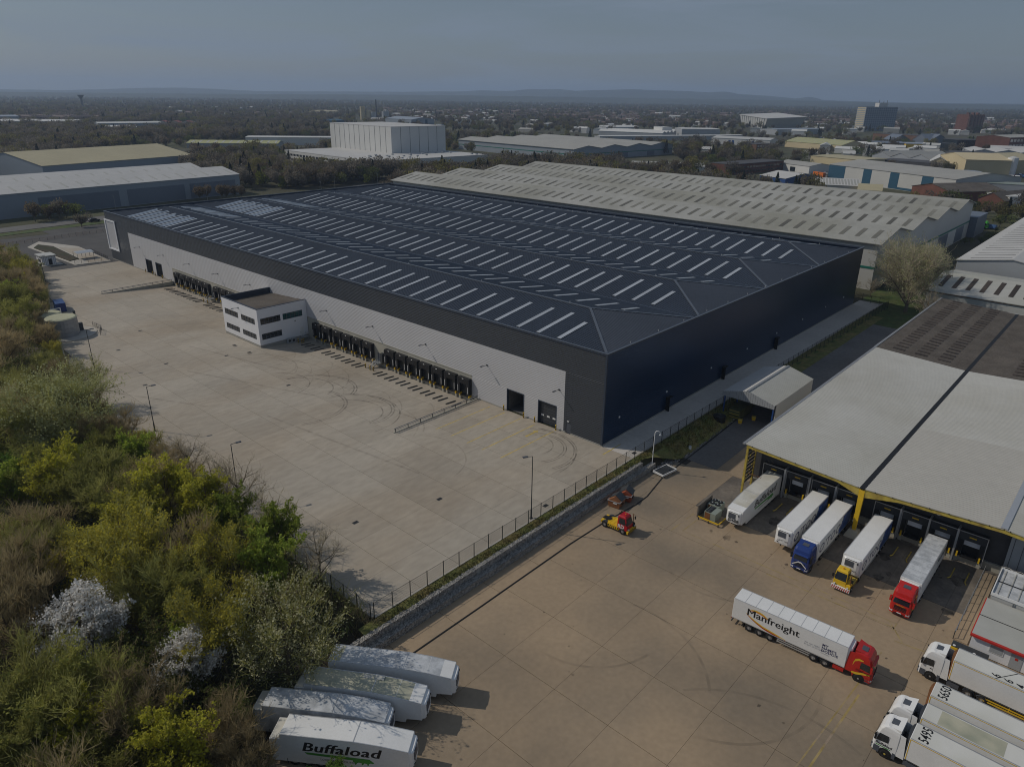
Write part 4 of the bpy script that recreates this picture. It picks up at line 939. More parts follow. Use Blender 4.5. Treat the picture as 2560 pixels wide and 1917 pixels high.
    obj('cab_back_gear', MB().box(x0-.22,x0-.05,-.85,.85,.98,2.6).cyl((x0-.3,.9,.9),(x0-.3,.9,2.9),.09,n=8), M['black'], t)
    for ax in axles:
        if ax:
            for s in (-1, 1):
                wheel(t, ax, s*1.0, w=.58, rim=rim)
                obj('mudguard', MB().add([((ax+.60*math.cos(R(a))), s*e, .5+.60*math.sin(R(a))) for a in range(20,161,20) for e in (.74,1.28)], [(2*i,2*i+1,2*i+3,2*i+2) for i in range(7)]), M['grey_plastic'], t)
    return body
def lorry_root(name, label, cat, rear, z, heading, group=None):
    return thing(name, label, cat, (rear[0], rear[1], z), heading, group)
def side_letters(t, s, h, x, z, side, m, hw=1.28, **k):
    # side 'R': seen from the right hand side; 'L': from the left
    if side == 'R': return letters(s, h, (x, -hw-.012, z), (1,0,0), (0,0,1), m, t, **k)
    return letters(s, h, (x, hw+.012, z), (-1,0,0), (0,0,1), m, t, **k)
ZL = -2.0
# -- red tractor with the white Manfreight trailer
t = lorry_root('articulated_lorry', 'red cabbed lorry with long white trailer and orange swoosh driving across the yard', 'lorry', (-24.62,-38.55), ZL, math.atan2(-13.5,.75))
trailer_parts(t, 13.6, 'flat', seams=10)
[side_letters(t, 'Manfreight', 1.0, 1.75+e, 2.45, 'R', M['black_print'], hw=1.28+e*.05, xs=1.08) for e in (0,.045)]
def swoosh(pts, w, m, side=-1):
    b = MB(); n = len(pts)
    vs = []
    for (x, z), ww in zip(pts, w): vs += [(x, side*(1.28+.008), z-ww/2), (x, side*(1.28+.008), z+ww/2)]
    b.add(vs, [(2*i,2*i+2,2*i+3,2*i+1) for i in range(n-1)]); return obj('swoosh', b, m, t, fix=False)
up = [(2.0+.33*i, 3.05+.50*math.sin(i*.33+.4)-.05*i*.35) for i in range(9)]
swoosh(up, [.04+.14*math.sin(PI*i/8) for i in range(9)], M['yellow_print']); swoosh([(x, z-.14) for x, z in up], [.03+.13*math.sin(PI*i/8) for i in range(9)], M['orange_print'])
dn = [(1.75+.42*i, 2.62-.95*math.sin(min(1,i/6.0)*PI/2)-.055*max(0,i-4)) for i in range(13)]
swoosh(dn, [.05+.2*math.sin(PI*i/12) for i in range(13)], M['yellow_print']); swoosh([(x+.05, z-.15) for x, z in dn], [.04+.16*math.sin(PI*i/12) for i in range(13)], M['red_print'])
for i, s in enumerate(('MY', "NAME'S", 'DODDIE')): side_letters(t, s, .34, 10.85, 2.78-i*.40, 'R', M['navy_print'], bold=.02, space=1.06)
side_letters(t, 'foundation', .16, 10.85, 1.72, 'R', M['shed_grey']); side_letters(t, 'We start HERE', .2, 8.9, 2.25, 'R', M['shed_grey']); side_letters(t, 'Be part of the GAIN', .2, 8.9, 1.98, 'R', M['shed_grey'])
c = cab_parts(t, 16.55, 'truck_red', stripe=True, axles=(11.5, 10.15))
side_letters(c, 'Manfreight', .28, 14.75, 1.50, 'R', M['black_print'], hw=1.262, bold=.0)
def cab_stripe(c, x1, s=-1, m='yellow_print'):
    P = [(x1-2.2,1.15),(x1-1.7,1.25),(x1-1.0,1.5),(x1-.3,1.62)]; b = MB(); vs = []
    for (x, z), w in zip(P, (.2,.32,.28,.16)): vs += [(x, s*1.256, z-w-.0),(x, s*1.256, z)]
    b.add(vs, [(2*i,2*i+2,2*i+3,2*i+1) for i in range(3)])
    P = [(x1-2.2,2.4),(x1-2.05,2.95),(x1-1.7,3.16),(x1-1.2,3.1)]; vs = []
    for (x, z), w in zip(P, (.42,.36,.30,.12)): vs += [(x, s*(1.256-.035*max(0,(z-1.95))), z-w),(x, s*(1.256-.035*max(0,z-1.95)), z)]
    b.add(vs, [(2*i,2*i+2,2*i+3,2*i+1) for i in range(3)])
    obj('yellow_stripe', b, M[m], c, fix=False)
cab_stripe(c, 16.55)
# -- Buffaload trailer on the dock
def buffalo(t, x, z, k, side, hw=1.28):
    # running animal outline, nose forward along the reading direction
    P = [(0,.32),(.05,.55),(.25,.72),(.6,.70),(1.0,.66),(1.3,.78),(1.65,.80),(1.9,.66),(2.05,.50),(2.2,.45),(2.15,.34),(2.0,.26),(1.85,.30),(1.65,.22),(1.62,.0),(1.5,-.06),(1.46,.16),(1.2,.24),(1.0,-.04),(.88,-.06),(.92,.2),(.6,.26),(.45,.18),(.32,-.05),(.2,-.08),(.22,.2)]
    s = 1 if side == 'R' else -1; y = (-1 if side == 'R' else 1)*(hw+.012)
    b = MB().add([(x+s*p[0]*k, y, z+p[1]*k) for p in P], [tuple(range(len(P)))])
    obj('buffalo_emblem', b, M['green_print'], t, fix=False)
def buffaload(t, x, z, h, side):
    [side_letters(t, 'Buffaload', h, x+(e if side == 'R' else -e), z, side, M['black_print'], hw=1.28+e*.04, shear=.25, xs=1.2, space=1.06) for e in (0,.06,.12)]
    s = 1 if side == 'R' else -1; y = (-1 if side == 'R' else 1)*(1.28+.010); w = h*5.4
    obj('green_band', MB().add([(x+s*.5*h,y,z-.36*h),(x+s*(w+.4*h),y,z-.55*h),(x+s*(w+.4*h),y,z-.22*h),(x+s*.3*h,y,z-.14*h)], [(0,1,2,3)]), M['green_print'], t, fix=False)
    buffalo(t, x+s*w*.80, z-.88*h, h*.82, side)
    side_letters(t, 'LOGISTICS & FACILITIES', .2*h, x+s*1.6*h, z-.86*h, side, M['black_print'])
t = lorry_root('box_trailer', 'white trailer marked D608 with weathered sloping roof docked at the yellow corner post', 'trailer', (8.75,-28.95), ZL, PI)
trailer_parts(t, 14.3, 'aero_plain', roof='trailer_dirty', body='trailer_white')
buffaload(t, 10.4, 2.35, 1.25, 'L')
letters('D608', .55, (14.3+.485, -.75, 1.45), (0,1,0), (0,0,1), M['black_print'], t, bold=.02); letters('MORBY', .5, (3.0, -.9, 4.02), (0,-1,0), (1,0,0), M['rust'], t)
# -- O'Toole trailers
def otoole(t, num):
    [side_letters(t, "O'TOOLE", 1.45, 13.3, 1.8, 'L', M['navy_print'], shear=.15, xs=1.2, space=1.12, bold=.004)]
    b = MB(); y = 1.28+.009
    n = 8; vs = []
    for i in range(n+1):
        z = 1.2+2.7*i/n; vs += [(.1,y,z),(5.0-.9*(i/n)+.35*math.sin(i*.8),y,z)]
    b.add(vs, [(2*i,2*i+1,2*i+3,2*i+2) for i in range(n)]); obj('blue_print', b, M['blue_print'], t, fix=False)
    letters(num, .26, (13.6+.475, -.55, 1.95), (0,1,0), (0,0,1), M['black_print'], t)
t = lorry_root('box_trailer', "white trailer with navy lettering standing without a cab beside the blue cabbed lorry", 'trailer', (7.4,-37.0), ZL, PI)
trailer_parts(t, 13.6, roof='trailer_white'); otoole(t, 'OTT 502')
t = lorry_root('articulated_lorry', "blue cabbed lorry with white trailer docked left of the middle yellow post", 'lorry', (7.2,-40.75), ZL, PI)
trailer_parts(t, 13.6, roof='trailer_white'); otoole(t, '')
c = cab_parts(t, 16.75, 'truck_blue', axles=(11.6,None), visor=True)
obj('sign_plate', MB().box(16.75-.45,16.75-.38,-.85,.85,3.0,3.32), M['white_paint'], c)
letters('WARRANT', .13, (16.75-.37,-.7,3.17), (0,1,0), (0,0,1), M['navy_print'], c); letters('GROUP', .1, (16.75-.37,-.3,3.03), (0,1,0), (0,0,1), M['navy_print'], c)
obj('white_swoosh', MB().add([(16.80,-1.0,1.0),(16.80,-.2,1.62),(16.80,.2,1.62),(16.80,1.0,1.0),(16.80,1.0,1.16),(16.80,.2,1.82),(16.80,-.2,1.82),(16.80,-1.0,1.16)], [(0,1,6,7),(1,2,5,6),(2,3,4,5)]), M['white_paint'], c, fix=False)
for s in (-1, 1): obj('light_bar', MB().tube([(16.2,s*.95,3.3),(16.25,s*.7,3.42),(16.25,0,3.45)],.03,5), M['galv'], c)
# -- yellow shunter with the third O'Toole trailer
def shunter_parts(t, x1, paint, deck, hazard, cab_y=-.35):
    # low flat chassis with a narrow upright cab at the front left
    obj('chassis', MB().box(x1-5.0,x1-.2,-.95,.95,.55,.95), M[deck], t)
    for q in range(4): obj('deck_plate', MB().box(x1-4.0+q*.62,x1-3.44+q*.62,-.9,.9,.95,.99), M[deck], t)
    c = obj('cab', MB().add([(x1-2.0,-1.1,.75),(x1-.25,-1.1,.75),(x1-.25,.55,.75),(x1-2.0,.55,.75),(x1-2.0,-1.1,1.6),(x1-.22,-1.1,1.6),(x1-.22,.55,1.6),(x1-2.0,.55,1.6),(x1-1.95,-1.05,2.9),(x1-.62,-1.02,2.9),(x1-.62,.48,2.9),(x1-1.95,.5,2.9),(x1-1.75,-.9,3.08),(x1-.8,-.88,3.06),(x1-.8,.36,3.06),(x1-1.75,.38,3.08)],
        [(0,1,5,4),(1,2,6,5),(2,3,7,6),(3,0,4,7),(4,5,9,8),(5,6,10,9),(6,7,11,10),(7,4,8,11),(8,9,13,12),(9,10,14,13),(10,11,15,14),(11,8,12,15),(12,13,14,15),(3,2,1,0)]), M[paint], t); bevel_obj(c, .05)
    obj('windscreen', MB().add([(x1-.24+.02,-1.0,1.72),(x1-.24+.02,.45,1.72),(x1-.575,.42,2.75),(x1-.575,-.95,2.75)], [(0,1,2,3)]), M['glass'], c, fix=False)
    for y, yt in ((-1.115,-1.075),(.565,.53)): obj('side_window', MB().add([(x1-1.7,y,1.72),(x1-.5,y,1.72),(x1-.78,yt,2.72),(x1-1.7,yt,2.72)], [(0,1,2,3)]), M['glass'], c, fix=False)
    obj('bonnet', MB().hexa([(x1-1.3,.58,.7),(x1-.1,.58,.7),(x1-.1,1.15,.7),(x1-1.3,1.15,.7),(x1-1.3,.58,1.55),(x1-.15,.58,1.4),(x1-.15,1.12,1.4),(x1-1.3,1.12,1.55)]), M[paint] if paint != 'tug_red' else M['black'], t)
    bp = obj('bumper', MB().box(x1-.25,x1+.05,-1.2,1.2,.42,.88), M[hazard[0]], t)
    for q in range(9): obj('hazard_stripe', MB().add([(x1+.056,-1.15+q*.26,.44),(x1+.056,-1.02+q*.26,.44),(x1+.056,-.90+q*.26,.86),(x1+.056,-1.03+q*.26,.86)], [(0,1,2,3)]), M[hazard[1]], bp, fix=False)
    for s in (-1, 1):
        sd = obj('side_skirt', MB().box(x1-3.7,x1-1.7,s*1.0,s*1.14,.42,.92), M['yellow'] if deck == 'yellow' else M[deck], t)
        for q in range(6): obj('hazard_stripe', MB().add([(x1-3.65+q*.33,s*1.146,.44),(x1-3.5+q*.33,s*1.146,.44),(x1-3.38+q*.33,s*1.146,.9),(x1-3.53+q*.33,s*1.146,.9)], [(0,1,2,3)]), M['black'], sd, fix=False)
        wheel(t, x1-1.0, s*1.02, r=.5, w=.32); wheel(t, x1-4.2, s*.95, r=.5, w=.5)
        obj('mudguard', MB().add([((x1-4.2+.62*math.cos(R(a))), s*e, .5+.62*math.sin(R(a))) for a in range(15,166,25) for e in (.66,1.22)], [(2*i,2*i+1,2*i+3,2*i+2) for i in range(6)]), M['steel_dark'], t)
        obj('headlight', MB().box(x1-.2,x1+.02,s*.85-.1,s*.85+.1,.95,1.12), M['light_lens'], t)
        obj('mirror', MB().box(x1-.3,x1-.2,s*1.25-.12,s*1.25+.12,1.9,2.4).bar((x1-.35,s*.7,2.3),(x1-.25,s*1.25,2.3),.04,.04), M['black'], t)
    obj('exhaust', MB().cyl((x1-.45,1.0,1.4),(x1-.45,1.0,2.9),.07,n=8), M['rust'], t)
    obj('beacon', MB().cyl((x1-1.1,-.3,3.08),(x1-1.1,-.3,3.25),.09,n=8), M['amber'], c)
    obj('fifth_wheel', MB().cyl((x1-4.2,0,.98),(x1-4.2,0,1.12),.5,n=14).box(x1-5.0,x1-4.4,-.4,.4,.95,1.08), M['black'], t)
    return c
t = lorry_root('shunter_lorry', "yellow shunting tractor with red and white striped bumper coupled to a white trailer", 'lorry', (7.0,-46.6), ZL, PI)
trailer_parts(t, 13.6, roof='trailer_white'); otoole(t, 'OTT 428')
sc_ = shunter_parts(t, 17.0, 'yellow', 'yellow_dirty', ('white_paint','red_print'))
t = lorry_root('terminal_tractor', 'red and yellow striped shunting tractor standing alone on the lower yard', 'tractor', (-17.75,-13.1), ZL, R(-88))
c = shunter_parts(t, 5.2, 'tug_red', 'yellow', ('yellow','black'))
letters('RD', .62, (5.2-1.9,-1.125,1.0), (1,0,0), (0,0,1), M['white_paint'], c, bold=.03)
for y in (-.6,-.1): obj('work_light', MB().box(5.2-2.0,5.2-1.86,y-.1,y+.1,3.05,3.3), M['black'], c)
# -- red lorry on the right hand docks
t = lorry_root('articulated_lorry', 'red cabbed lorry with plain white ribbed roof trailer backed into the right hand docks', 'lorry', (6.8,-53.95), ZL, PI)
trailer_parts(t, 13.6, roof='trailer_grey', seams=10)
side_letters(t, 'Manfreight', .8, 4.8, 2.5, 'L', M['black_print'], bold=.012)
c = cab_parts(t, 16.75, 'truck_red', stripe=True, axles=(11.5,10.15)); cab_stripe(c, 16.75, 1); cab_stripe(c, 16.75, -1)
obj('light_bar', MB().tube([(16.2,-1.1,3.0),(16.22,-1.0,3.25),(16.22,1.0,3.25),(16.2,1.1,3.0)],.035,6), M['galv'], c)
for q in range(6): obj('spot_lamp', MB().cyl((16.2,-.75+q*.3,3.33),(16.3,-.75+q*.3,3.33),.10,n=8), M['light_lens'], c)
letters('Manfreight', .17, (16.78,-.55,1.72), (0,1,0), (0,0,1), M['yellow_print'], c)
# -- white tipper lorries parked at the lower right
def bulk_parts(t, front):
    trailer_parts(t, 13.6, roof='tarp', fridge=False, trim='yellow', skirt='yellow', zt=4.0, zb=1.2)
    obj('tarp_roller', MB().cyl((.1,-1.3,4.0),(13.5,-1.3,4.0),.05,n=6), M['galv'], t)
    n = 9; vs = []                                                # rounded nose board
    for i in range(n):
        a = PI*i/(n-1); vs += [(13.6+.30*math.sin(a), 1.22*math.cos(a), 1.4), (13.6+.30*math.sin(a), 1.22*math.cos(a), 3.9)]
    obj('nose_board', MB().add(vs, [(2*i,2*i+1,2*i+3,2*i+2) for i in range(n-1)] + [tuple(range(1,2*n,2))]), M['rust'] if front else M['steel_dark'], t)
def roof_number(t, s, h, x, y0):
    letters(s, h, (x, y0, 4.018), (0,-1,0), (1,0,0), M['black_print'], t, bold=.015, xs=.85)
t = lorry_root('bulk_lorry', 'white lorry numbered 664 on the roof parked nearest the portable cabins', 'lorry', (-17.75,-75.1), ZL, R(90))
bulk_parts(t, True); cab_parts(t, 16.65, 'white_paint', lower='grey_plastic', axles=(11.5,10.15), visor=False)
for i, ch in enumerate('664'): roof_number(t, ch, .92, 9.2-i*1.15, .95+i*.03)
obj('roof_rope', MB().bar((7.9,-1.2,4.03),(9.6,1.25,4.03),.05,.03), M['black'], t)
t = lorry_root('bulk_trailer', 'white bulk trailer numbered 5650 on its dirty roof, standing without a cab', 'trailer', (-25.15,-74.5), ZL, R(90))
bulk_parts(t, True); roof_number(t, '5650', .95, 12.1, 1.0)
t = lorry_root('bulk_lorry', 'white lorry with mossy unnumbered roof between the trailers 5650 and 5495', 'lorry', (-29.0,-74.6), ZL, R(90))
bulk_parts(t, False); cab_parts(t, 16.65, 'white_paint', lower='grey_plastic', axles=(11.5,10.15), visor=False)
obj('roof_patch', MB().quad((6.5,-1.1,4.014),(12.2,-1.1,4.014),(12.2,1.1,4.014),(6.5,1.1,4.014)), M['trailer_mossy'], t, fix=False)
t = lorry_root('bulk_lorry', 'white lorry numbered 5495 on the roof with green and black lettering on the cab door', 'lorry', (-32.5,-74.5), ZL, R(90))
bulk_parts(t, False); c = cab_parts(t, 16.65, 'white_paint', lower='grey_plastic', axles=(11.5,10.15), visor=False, rim='yellow_dirty')
roof_number(t, '5495', .95, 12.1, 1.0)
letters('Buffaload', .30, (16.65-.3,1.256,1.42), (-1,0,0), (0,0,1), M['black_print'], c, bold=.02, shear=.1); obj('green_band', MB().quad((16.3,1.252,1.22),(14.9,1.252,1.22),(14.9,1.252,1.32),(16.3,1.252,1.32)), M['green_print'], c, fix=False)
# -- four double deck trailers parked by the wood
for i, (x, y, hd, st, rf, bd, lab) in enumerate([(-65.4,-9.8,-55.8,'aero_plain','trailer_grey','trailer_white','white box trailer with grey stained roof, farthest of the four by the wood'),
        (-69.7,-9.9,-56.6,'aero','trailer_mossy','trailer_white','white box trailer with yellowish mossy roof, second from the gabion wall'),
        (-74.3,-9.3,-54.2,'aero','trailer_grey','trailer_grey','grey stained box trailer with sooty front roof between the mossy and the lettered one'),
        (-74.95,-13.75,-54.2,'aero','trailer_white','trailer_white','clean white box trailer with big black lettering, nearest of four by the wood')]):
    t = lorry_root('box_trailer', lab, 'trailer', (x, y), ZL, R(hd), 'double deck trailers parked by the wood')
    trailer_parts(t, 13.9, st, body=bd, roof=rf)
    if i == 3: buffaload(t, 3.1, 2.2, 1.2, 'R')
    if i == 1: obj('roof_patch', MB().box(8.2,9.3,.55,1.15,4.012,4.03).box(7.0,8.0,.6,1.1,4.012,4.02), M['fibre_light'], t)
    if i == 0: obj('roof_patch', MB().quad((.9,-1.15,4.014),(1.3,-1.15,4.014),(1.3,1.15,4.014),(.9,1.15,4.014)), M['trailer_mossy'], t, fix=False)
    if i == 2: obj('soot_stain', MB().add([(12.2,-.1,3.42),(13.8,-.1,3.40),(13.8,1.1,3.40),(12.6,1.1,3.46)], [(0,1,2,3)]), M['oil'], t, fix=False)
# ================================================================== CANOPY LOADING BUILDING (right)
cb = thing('loading_depot', 'pale roofed depot with yellow framed canopy over its loading docks', 'depot', (10,-42,ZL))
def C(x, y, z): return (x-10, y+42, z+2.0)                   # world to depot coordinates
def cbox(b, x0, x1, y0, y1, z0, z1): return b.box(x0-10, x1-10, y0+42, y1+42, z0+2, z1+2)
YA, YV, YR, YB = -24.6, -43.2, -61.0, -90.0
ZA, ZV, ZT = 7.15, 6.2, 7.15
XF, XM, XB = 5.4, 73.0, 133.0
def roof_bay(y0, z0, y1, z1, x0, x1, m, rib=.62, name='roof_slope'):
    b = MB(); b.quad(C(x0,y0,z0), C(x1,y0,z0), C(x1,y1,z1), C(x0,y1,z1))
    x = x0+.3
    while x < x1:
        b.add([C(x-.07,y0,z0+.004),C(x,y0,z0+.05),C(x+.07,y0,z0+.004),C(x-.07,y1,z1+.004),C(x,y1,z1+.05),C(x+.07,y1,z1+.004)], [(0,3,4,1),(1,4,5,2)]); x += rib
    b.quad(C(x0,y0,z0-.12), C(x0,y1,z1-.12), C(x0,y1,z1), C(x0,y0,z0)).quad(C(x0,y0,z0-.12), C(x0,y0,z0), C(x1,y0,z0), C(x1,y0,z0-.12)).quad(C(x0,y0,z0-.12),C(x1,y0,z0-.12),C(x1,y1,z1-.12),C(x0,y1,z1-.12))
    return obj(name, b, m, cb, fix=False)
roof_bay(YA,ZA,YV+.35,ZV,XF,XM,M['canopy_roof']); roof_bay(YV-.35,ZV,YR,ZT,XF,34.5,M['canopy_roof_b']); roof_bay(YV-.35,ZV,YR,ZT,34.5,XM,M['canopy_roof']); roof_bay(YR-.2,ZT,-79,ZV,XF,XM,M['canopy_roof'])
roof_bay(YA,ZA,YV+.35,ZV,XM,XB,M['old_roof'],1.0); roof_bay(YV-.35,ZV,YR,ZT,XM,XB,M['old_roof'],1.0); roof_bay(YR-.2,ZT,-79,ZV,XM,XB,M['old_roof'],1.0)
obj('valley_gutter', cbox(MB(), XF-.1, XB, YV-.38, YV+.38, ZV-.10, ZV+.03), M['black'], cb)
obj('ridge_capping', cbox(MB(), XF, XM, YR-.45, YR+.35, ZT+.02, ZT+.12), M['alu'], cb)
obj('eaves_gutter', cbox(cbox(MB(), XF-.1, XM, YA, YA+.45, ZA-.15, ZA+.05), XM, XB, YA, YA+.5, ZA-.2, ZA+.1), M['galv'], cb)
ol = None; rr = random.Random(3)
for row, fr in enumerate((.22,.47,.72)):
    for q in range(24):
        x = XM+3+q*2.42+rr.uniform(-.1,.1); y = YA+(YV-YA)*fr; z = ZA+(ZV-ZA)*fr
        if ol is None: ol = obj('rooflight', MB().box(-.5,.5,-1.25,1.25,.03,.085), M['old_light'], cb); ol.location = C(x,y,z); ol.rotation_euler = (math.atan2(.95,18.6),0,0)
        else: share(ol, 'rooflight', cb, C(x,y,z)).rotation_euler = (math.atan2(.95,18.6),0,0)
        if row and q < 20: share(ol, 'rooflight', cb, C(x, YV-4-row*5, ZV+.25+row*.27)).rotation_euler = (-math.atan2(.95,18),0,0)
obj('dock_wall', cbox(cbox(MB(), 10,10.3,YA-.2,YR-1.2,-.8,5.9), 10,10.4,YA-.2,YR-1.2,-2.05,-.8), M['dock_dark'], cb)
obj('dock_plinth', cbox(MB(), 9.6,10,YA-.4,YR-1.2,-2.05,-.82), M['concrete_wall'], cb)
obj('side_wall', cbox(MB(), 10.3,XB-.3,YA-.55,YA-.25,-2.0,6.85), M['shed_pale'], cb)
obj('end_wall', cbox(MB(), XB-.6,XB-.3,-78.5,YA-.6,-2.0,6.3), M['shed_pale'], cb)
obj('grey_end_wall', cbox(MB(), 9.2,9.6,-74,YR-1.0,-2.0,6.1), M['shed_grey'], cb)
wj = MB()
for y in np.arange(-73.5,-62,1.1): cbox(wj, 9.15,9.2,y,y+.06,-2,6.0)
obj('wall_seam', wj, M['steel_dark'], cb)
# yellow frame
yf = M['yellow_dirty']
b = MB(); b.bar(C(5.75,-25.0,-2), C(5.75,-25.0,6.95), .32, .32); obj('corner_post', b, yf, cb)
b = MB(); b.bar(C(9.3,-25.0,-2), C(9.3,-25.0,6.9), .3, .3); obj('rear_post', b, yf, cb)
obj('brace', MB().bar(C(5.8,-25.0,-.2), C(9.2,-25.0,3.0), .14,.14).bar(C(5.8,-25,3.0), C(9.2,-25,6.4), .14,.14), yf, cb)
lv = MB()
for q in range(10): cbox(lv, 5.95,9.1,-25.03,-24.97,-.4+q*.72,.15+q*.72)
obj('louvre_panel', lv, M['steel_dark'], cb)
obj('valley_post', MB().hexa([C(5.3,-43.5,-1.0),C(5.7,-43.5,-1.0),C(5.7,-42.98,-1.0),C(5.3,-42.98,-1.0),C(5.45,-43.62,5.9),C(5.95,-43.62,5.9),C(5.95,-42.8,5.9),C(5.45,-42.8,5.9)]), M['yellow'], cb)
obj('post_footing', MB().hexa([C(4.3,-44.3,-2),C(6.4,-44.3,-2),C(6.4,-42.2,-2),C(4.3,-42.2,-2),C(4.9,-43.9,-.95),C(6.1,-43.9,-.95),C(6.1,-42.6,-.95),C(4.9,-42.6,-.95)]), M['concrete_wall'], cb)
bm_ = MB()
def beam(y0, z0, y1, z1, d0, d1):
    return MB().hexa([C(5.5,y0,z0-.18-d0),C(5.85,y0,z0-.18-d0),C(5.85,y1,z1-.18-d1),C(5.5,y1,z1-.18-d1),C(5.5,y0,z0-.16),C(5.85,y0,z0-.16),C(5.85,y1,z1-.16),C(5.5,y1,z1-.16)])
obj('front_beam', beam(YA-.2,ZA,YV+3.6,ZV+.2,.45,.45), yf, cb); obj('front_beam', beam(YV+3.6,ZV+.2,YV+.3,ZV,.45,1.35), yf, cb)
obj('front_beam', beam(YV-.3,ZV,YV-5,ZV+.28,1.35,.55), yf, cb); obj('front_beam', beam(YV-5,ZV+.28,YR,ZT,.55,.5), yf, cb); obj('front_beam', beam(YR,ZT,-79,ZV,.5,.5), yf, cb)
cl = None
for q in range(22):
    y = YA-1.2-q*2.4; z = ZA+(ZV-ZA)*min(1,abs(y-YA)/18.6) if y > YV else ZV+(ZT-ZV)*min(1,(YV-y)/17.8)
    if cl is None: cl = obj('purlin_cleat', MB().box(-.14,.02,-.05,.05,-.16,.02), M['black'], cb); cl.location = C(5.5,y,z-.05)
    else: share(cl, 'purlin_cleat', cb, C(5.5,y,z-.05))
# docks with aluminium edged shelters
ds = None
for k, y in enumerate((-28.6,-32.6,-36.8,-40.8,-46.4,-50.3,-54.0,-57.8)):
    if ds is None:
        ds = obj('dock_shelter', MB().box(-.95,0,-1.78,1.78,4.75,5.0).box(-.95,0,-1.78,-1.6,1.0,4.75).box(-.95,0,1.6,1.78,1.0,4.75), M['curtain'], cb); ds.location = C(10,y,-2.0)
        obj('edge_frame', MB().box(-1.02,-.95,-1.85,1.85,4.94,5.04).box(-1.02,-.95,-1.85,-1.75,.3,4.94).box(-1.02,-.95,1.75,1.85,.3,4.94), M['alu'], ds)
        obj('head_curtain', MB().box(-.93,-.88,-1.6,1.6,3.7,4.75), M['curtain'], ds); obj('side_curtain', MB().box(-.93,-.88,-1.6,-1.05,1.0,3.7).box(-.93,-.88,1.05,1.6,1.0,3.7), M['black'], ds)
        obj('height_marker', MB().box(-.97,-.93,-.45,.45,4.25,4.42), M['yellow'], ds)
        obj('dock_door', MB().box(-.08,-.02,-1.0,1.0,2.5,3.7), M['white_clad'], ds); obj('inner_door', MB().box(-.07,-.02,-1.0,1.0,1.2,2.5), M['black'], ds)
        obj('inner_frame', MB().box(-.55,-.45,-1.25,1.25,3.55,3.75).box(-.55,-.45,-1.25,-1.1,1.2,3.55).box(-.55,-.45,1.1,1.25,1.2,3.55), M['alu'], ds)
        obj('leveller', MB().box(-1.2,-.02,-1.0,1.0,1.0,1.2), M['black'], ds)
        obj('bumper_guard', MB().box(-1.25,-.9,-1.5,-1.3,.9,1.7).box(-1.25,-.9,1.3,1.5,.9,1.7), M['yellow'], ds)
        obj('bumper_block', MB().box(-.95,0,-1.7,-1.2,0,.9).box(-.95,0,1.2,1.7,0,.9).box(-.6,0,-1.2,1.2,0,1.0), M['concrete_wall'], ds)
    else:
        s = share(ds, 'dock_shelter', cb, C(10,y,-2.0))
        for ch in ds.children: share(ch, ch.name.split('.')[0], s)
for k, y in enumerate((-30.6,-34.7,-38.8,-48.3,-52.2,-55.9)): obj('fin_post', cbox(MB(), 8.7,10,y-.12,y+.12,-2,3.3), M['alu'], cb)
for y in (-35.6,-53.0): obj('work_lamp', MB().cyl(C(9.2,y,4.4),C(9.2,y,4.15),.10,.28,n=10), M['white_paint'], cb)
for i, y in enumerate((-32.6,-36.8,-40.8,-46.4,-50.3,-57.8)):
    t = thing('wheel_guide', 'pair of dirty yellow wheel guide tubes on the ground before a canopy dock', 'wheel guide', (0,y,ZL), 0, 'wheel guides under the canopy')
    for s in (-1,1): obj('guide_rail', MB().tube([(6.6,s*.9,.16),(3.9,s*.9,.16),(3.5,s*1.15,.12)],.09,6), M['yellow_dirty'], t)
# ---- wheel-house canopy straddling the access road
wc = thing('vehicle_canopy', 'open ended pale canopy on blue posts over the access road', 'canopy', (31,-14,lower_z(31,-14)))
zb_ = 0.0; EV, RG = 5.7, 7.25
def wroof(y0, z0, y1, z1):
    b = MB().quad((-1.0,y0,z0),(19,y0,z0),(19,y1,z1),(-1.0,y1,z1)); x = -.7
    while x < 19: b.add([(x-.07,y0,z0+.004),(x,y0,z0+.05),(x+.07,y0,z0+.004),(x-.07,y1,z1+.004),(x,y1,z1+.05),(x+.07,y1,z1+.004)], [(0,3,4,1),(1,4,5,2)]); x += .5
    return b
obj('roof_slope', wroof(-5.4,EV,.3,RG), M['fibre_light'], wc, fix=False); obj('roof_slope', wroof(.3,RG,5.6,EV), M['roof_pale'], wc, fix=False)
obj('ridge_capping', MB().bar((-1.05,.3,RG+.04),(19,.3,RG+.04),.5,.1), M['galv'], wc)
gb = MB()
for q in range(22):
    y = -5.4+q*.5; zz = EV+(RG-EV)*(1-abs(y+.25-.3)/5.7); gb.box(-1.0,-.94,y,y+.46,EV-.75,zz)
obj('gable_sheet', gb, M['shed_grey'], wc)
obj('side_wall', MB().box(0,18.8,-5.4,-5.25,.0,EV-.02), M['shed_pale'], wc)
for x in (0,6.3,12.6,18.6): obj('post', MB().box(x-.12,x+.12,5.2,5.44,-.4,EV), M['blue_post'], wc)
obj('post', MB().box(-.9,-.66,-5.3,-5.06,-.4,EV-.1), M['blue_post'], wc)
cm = thing('waste_compactor', 'dirty green waste compactor standing under the blue post canopy', 'compactor', (33.5,-11.2,lower_z(33.5,-12)))
obj('hopper', MB().prism([(-2.8,.2),(2.8,.2),(2.8,2.0),(.5,2.3),(-2.8,2.0)], 'y', -1.2, 1.2), M['compactor'], cm); obj('ribs', MB().box(-2.86,-2.8,-1.1,1.1,.4,.5).box(-2.86,-2.8,-1.1,1.1,1.1,1.2).box(-2.86,-2.8,-1.1,1.1,1.8,1.9), M['yellow_dirty'], cm)
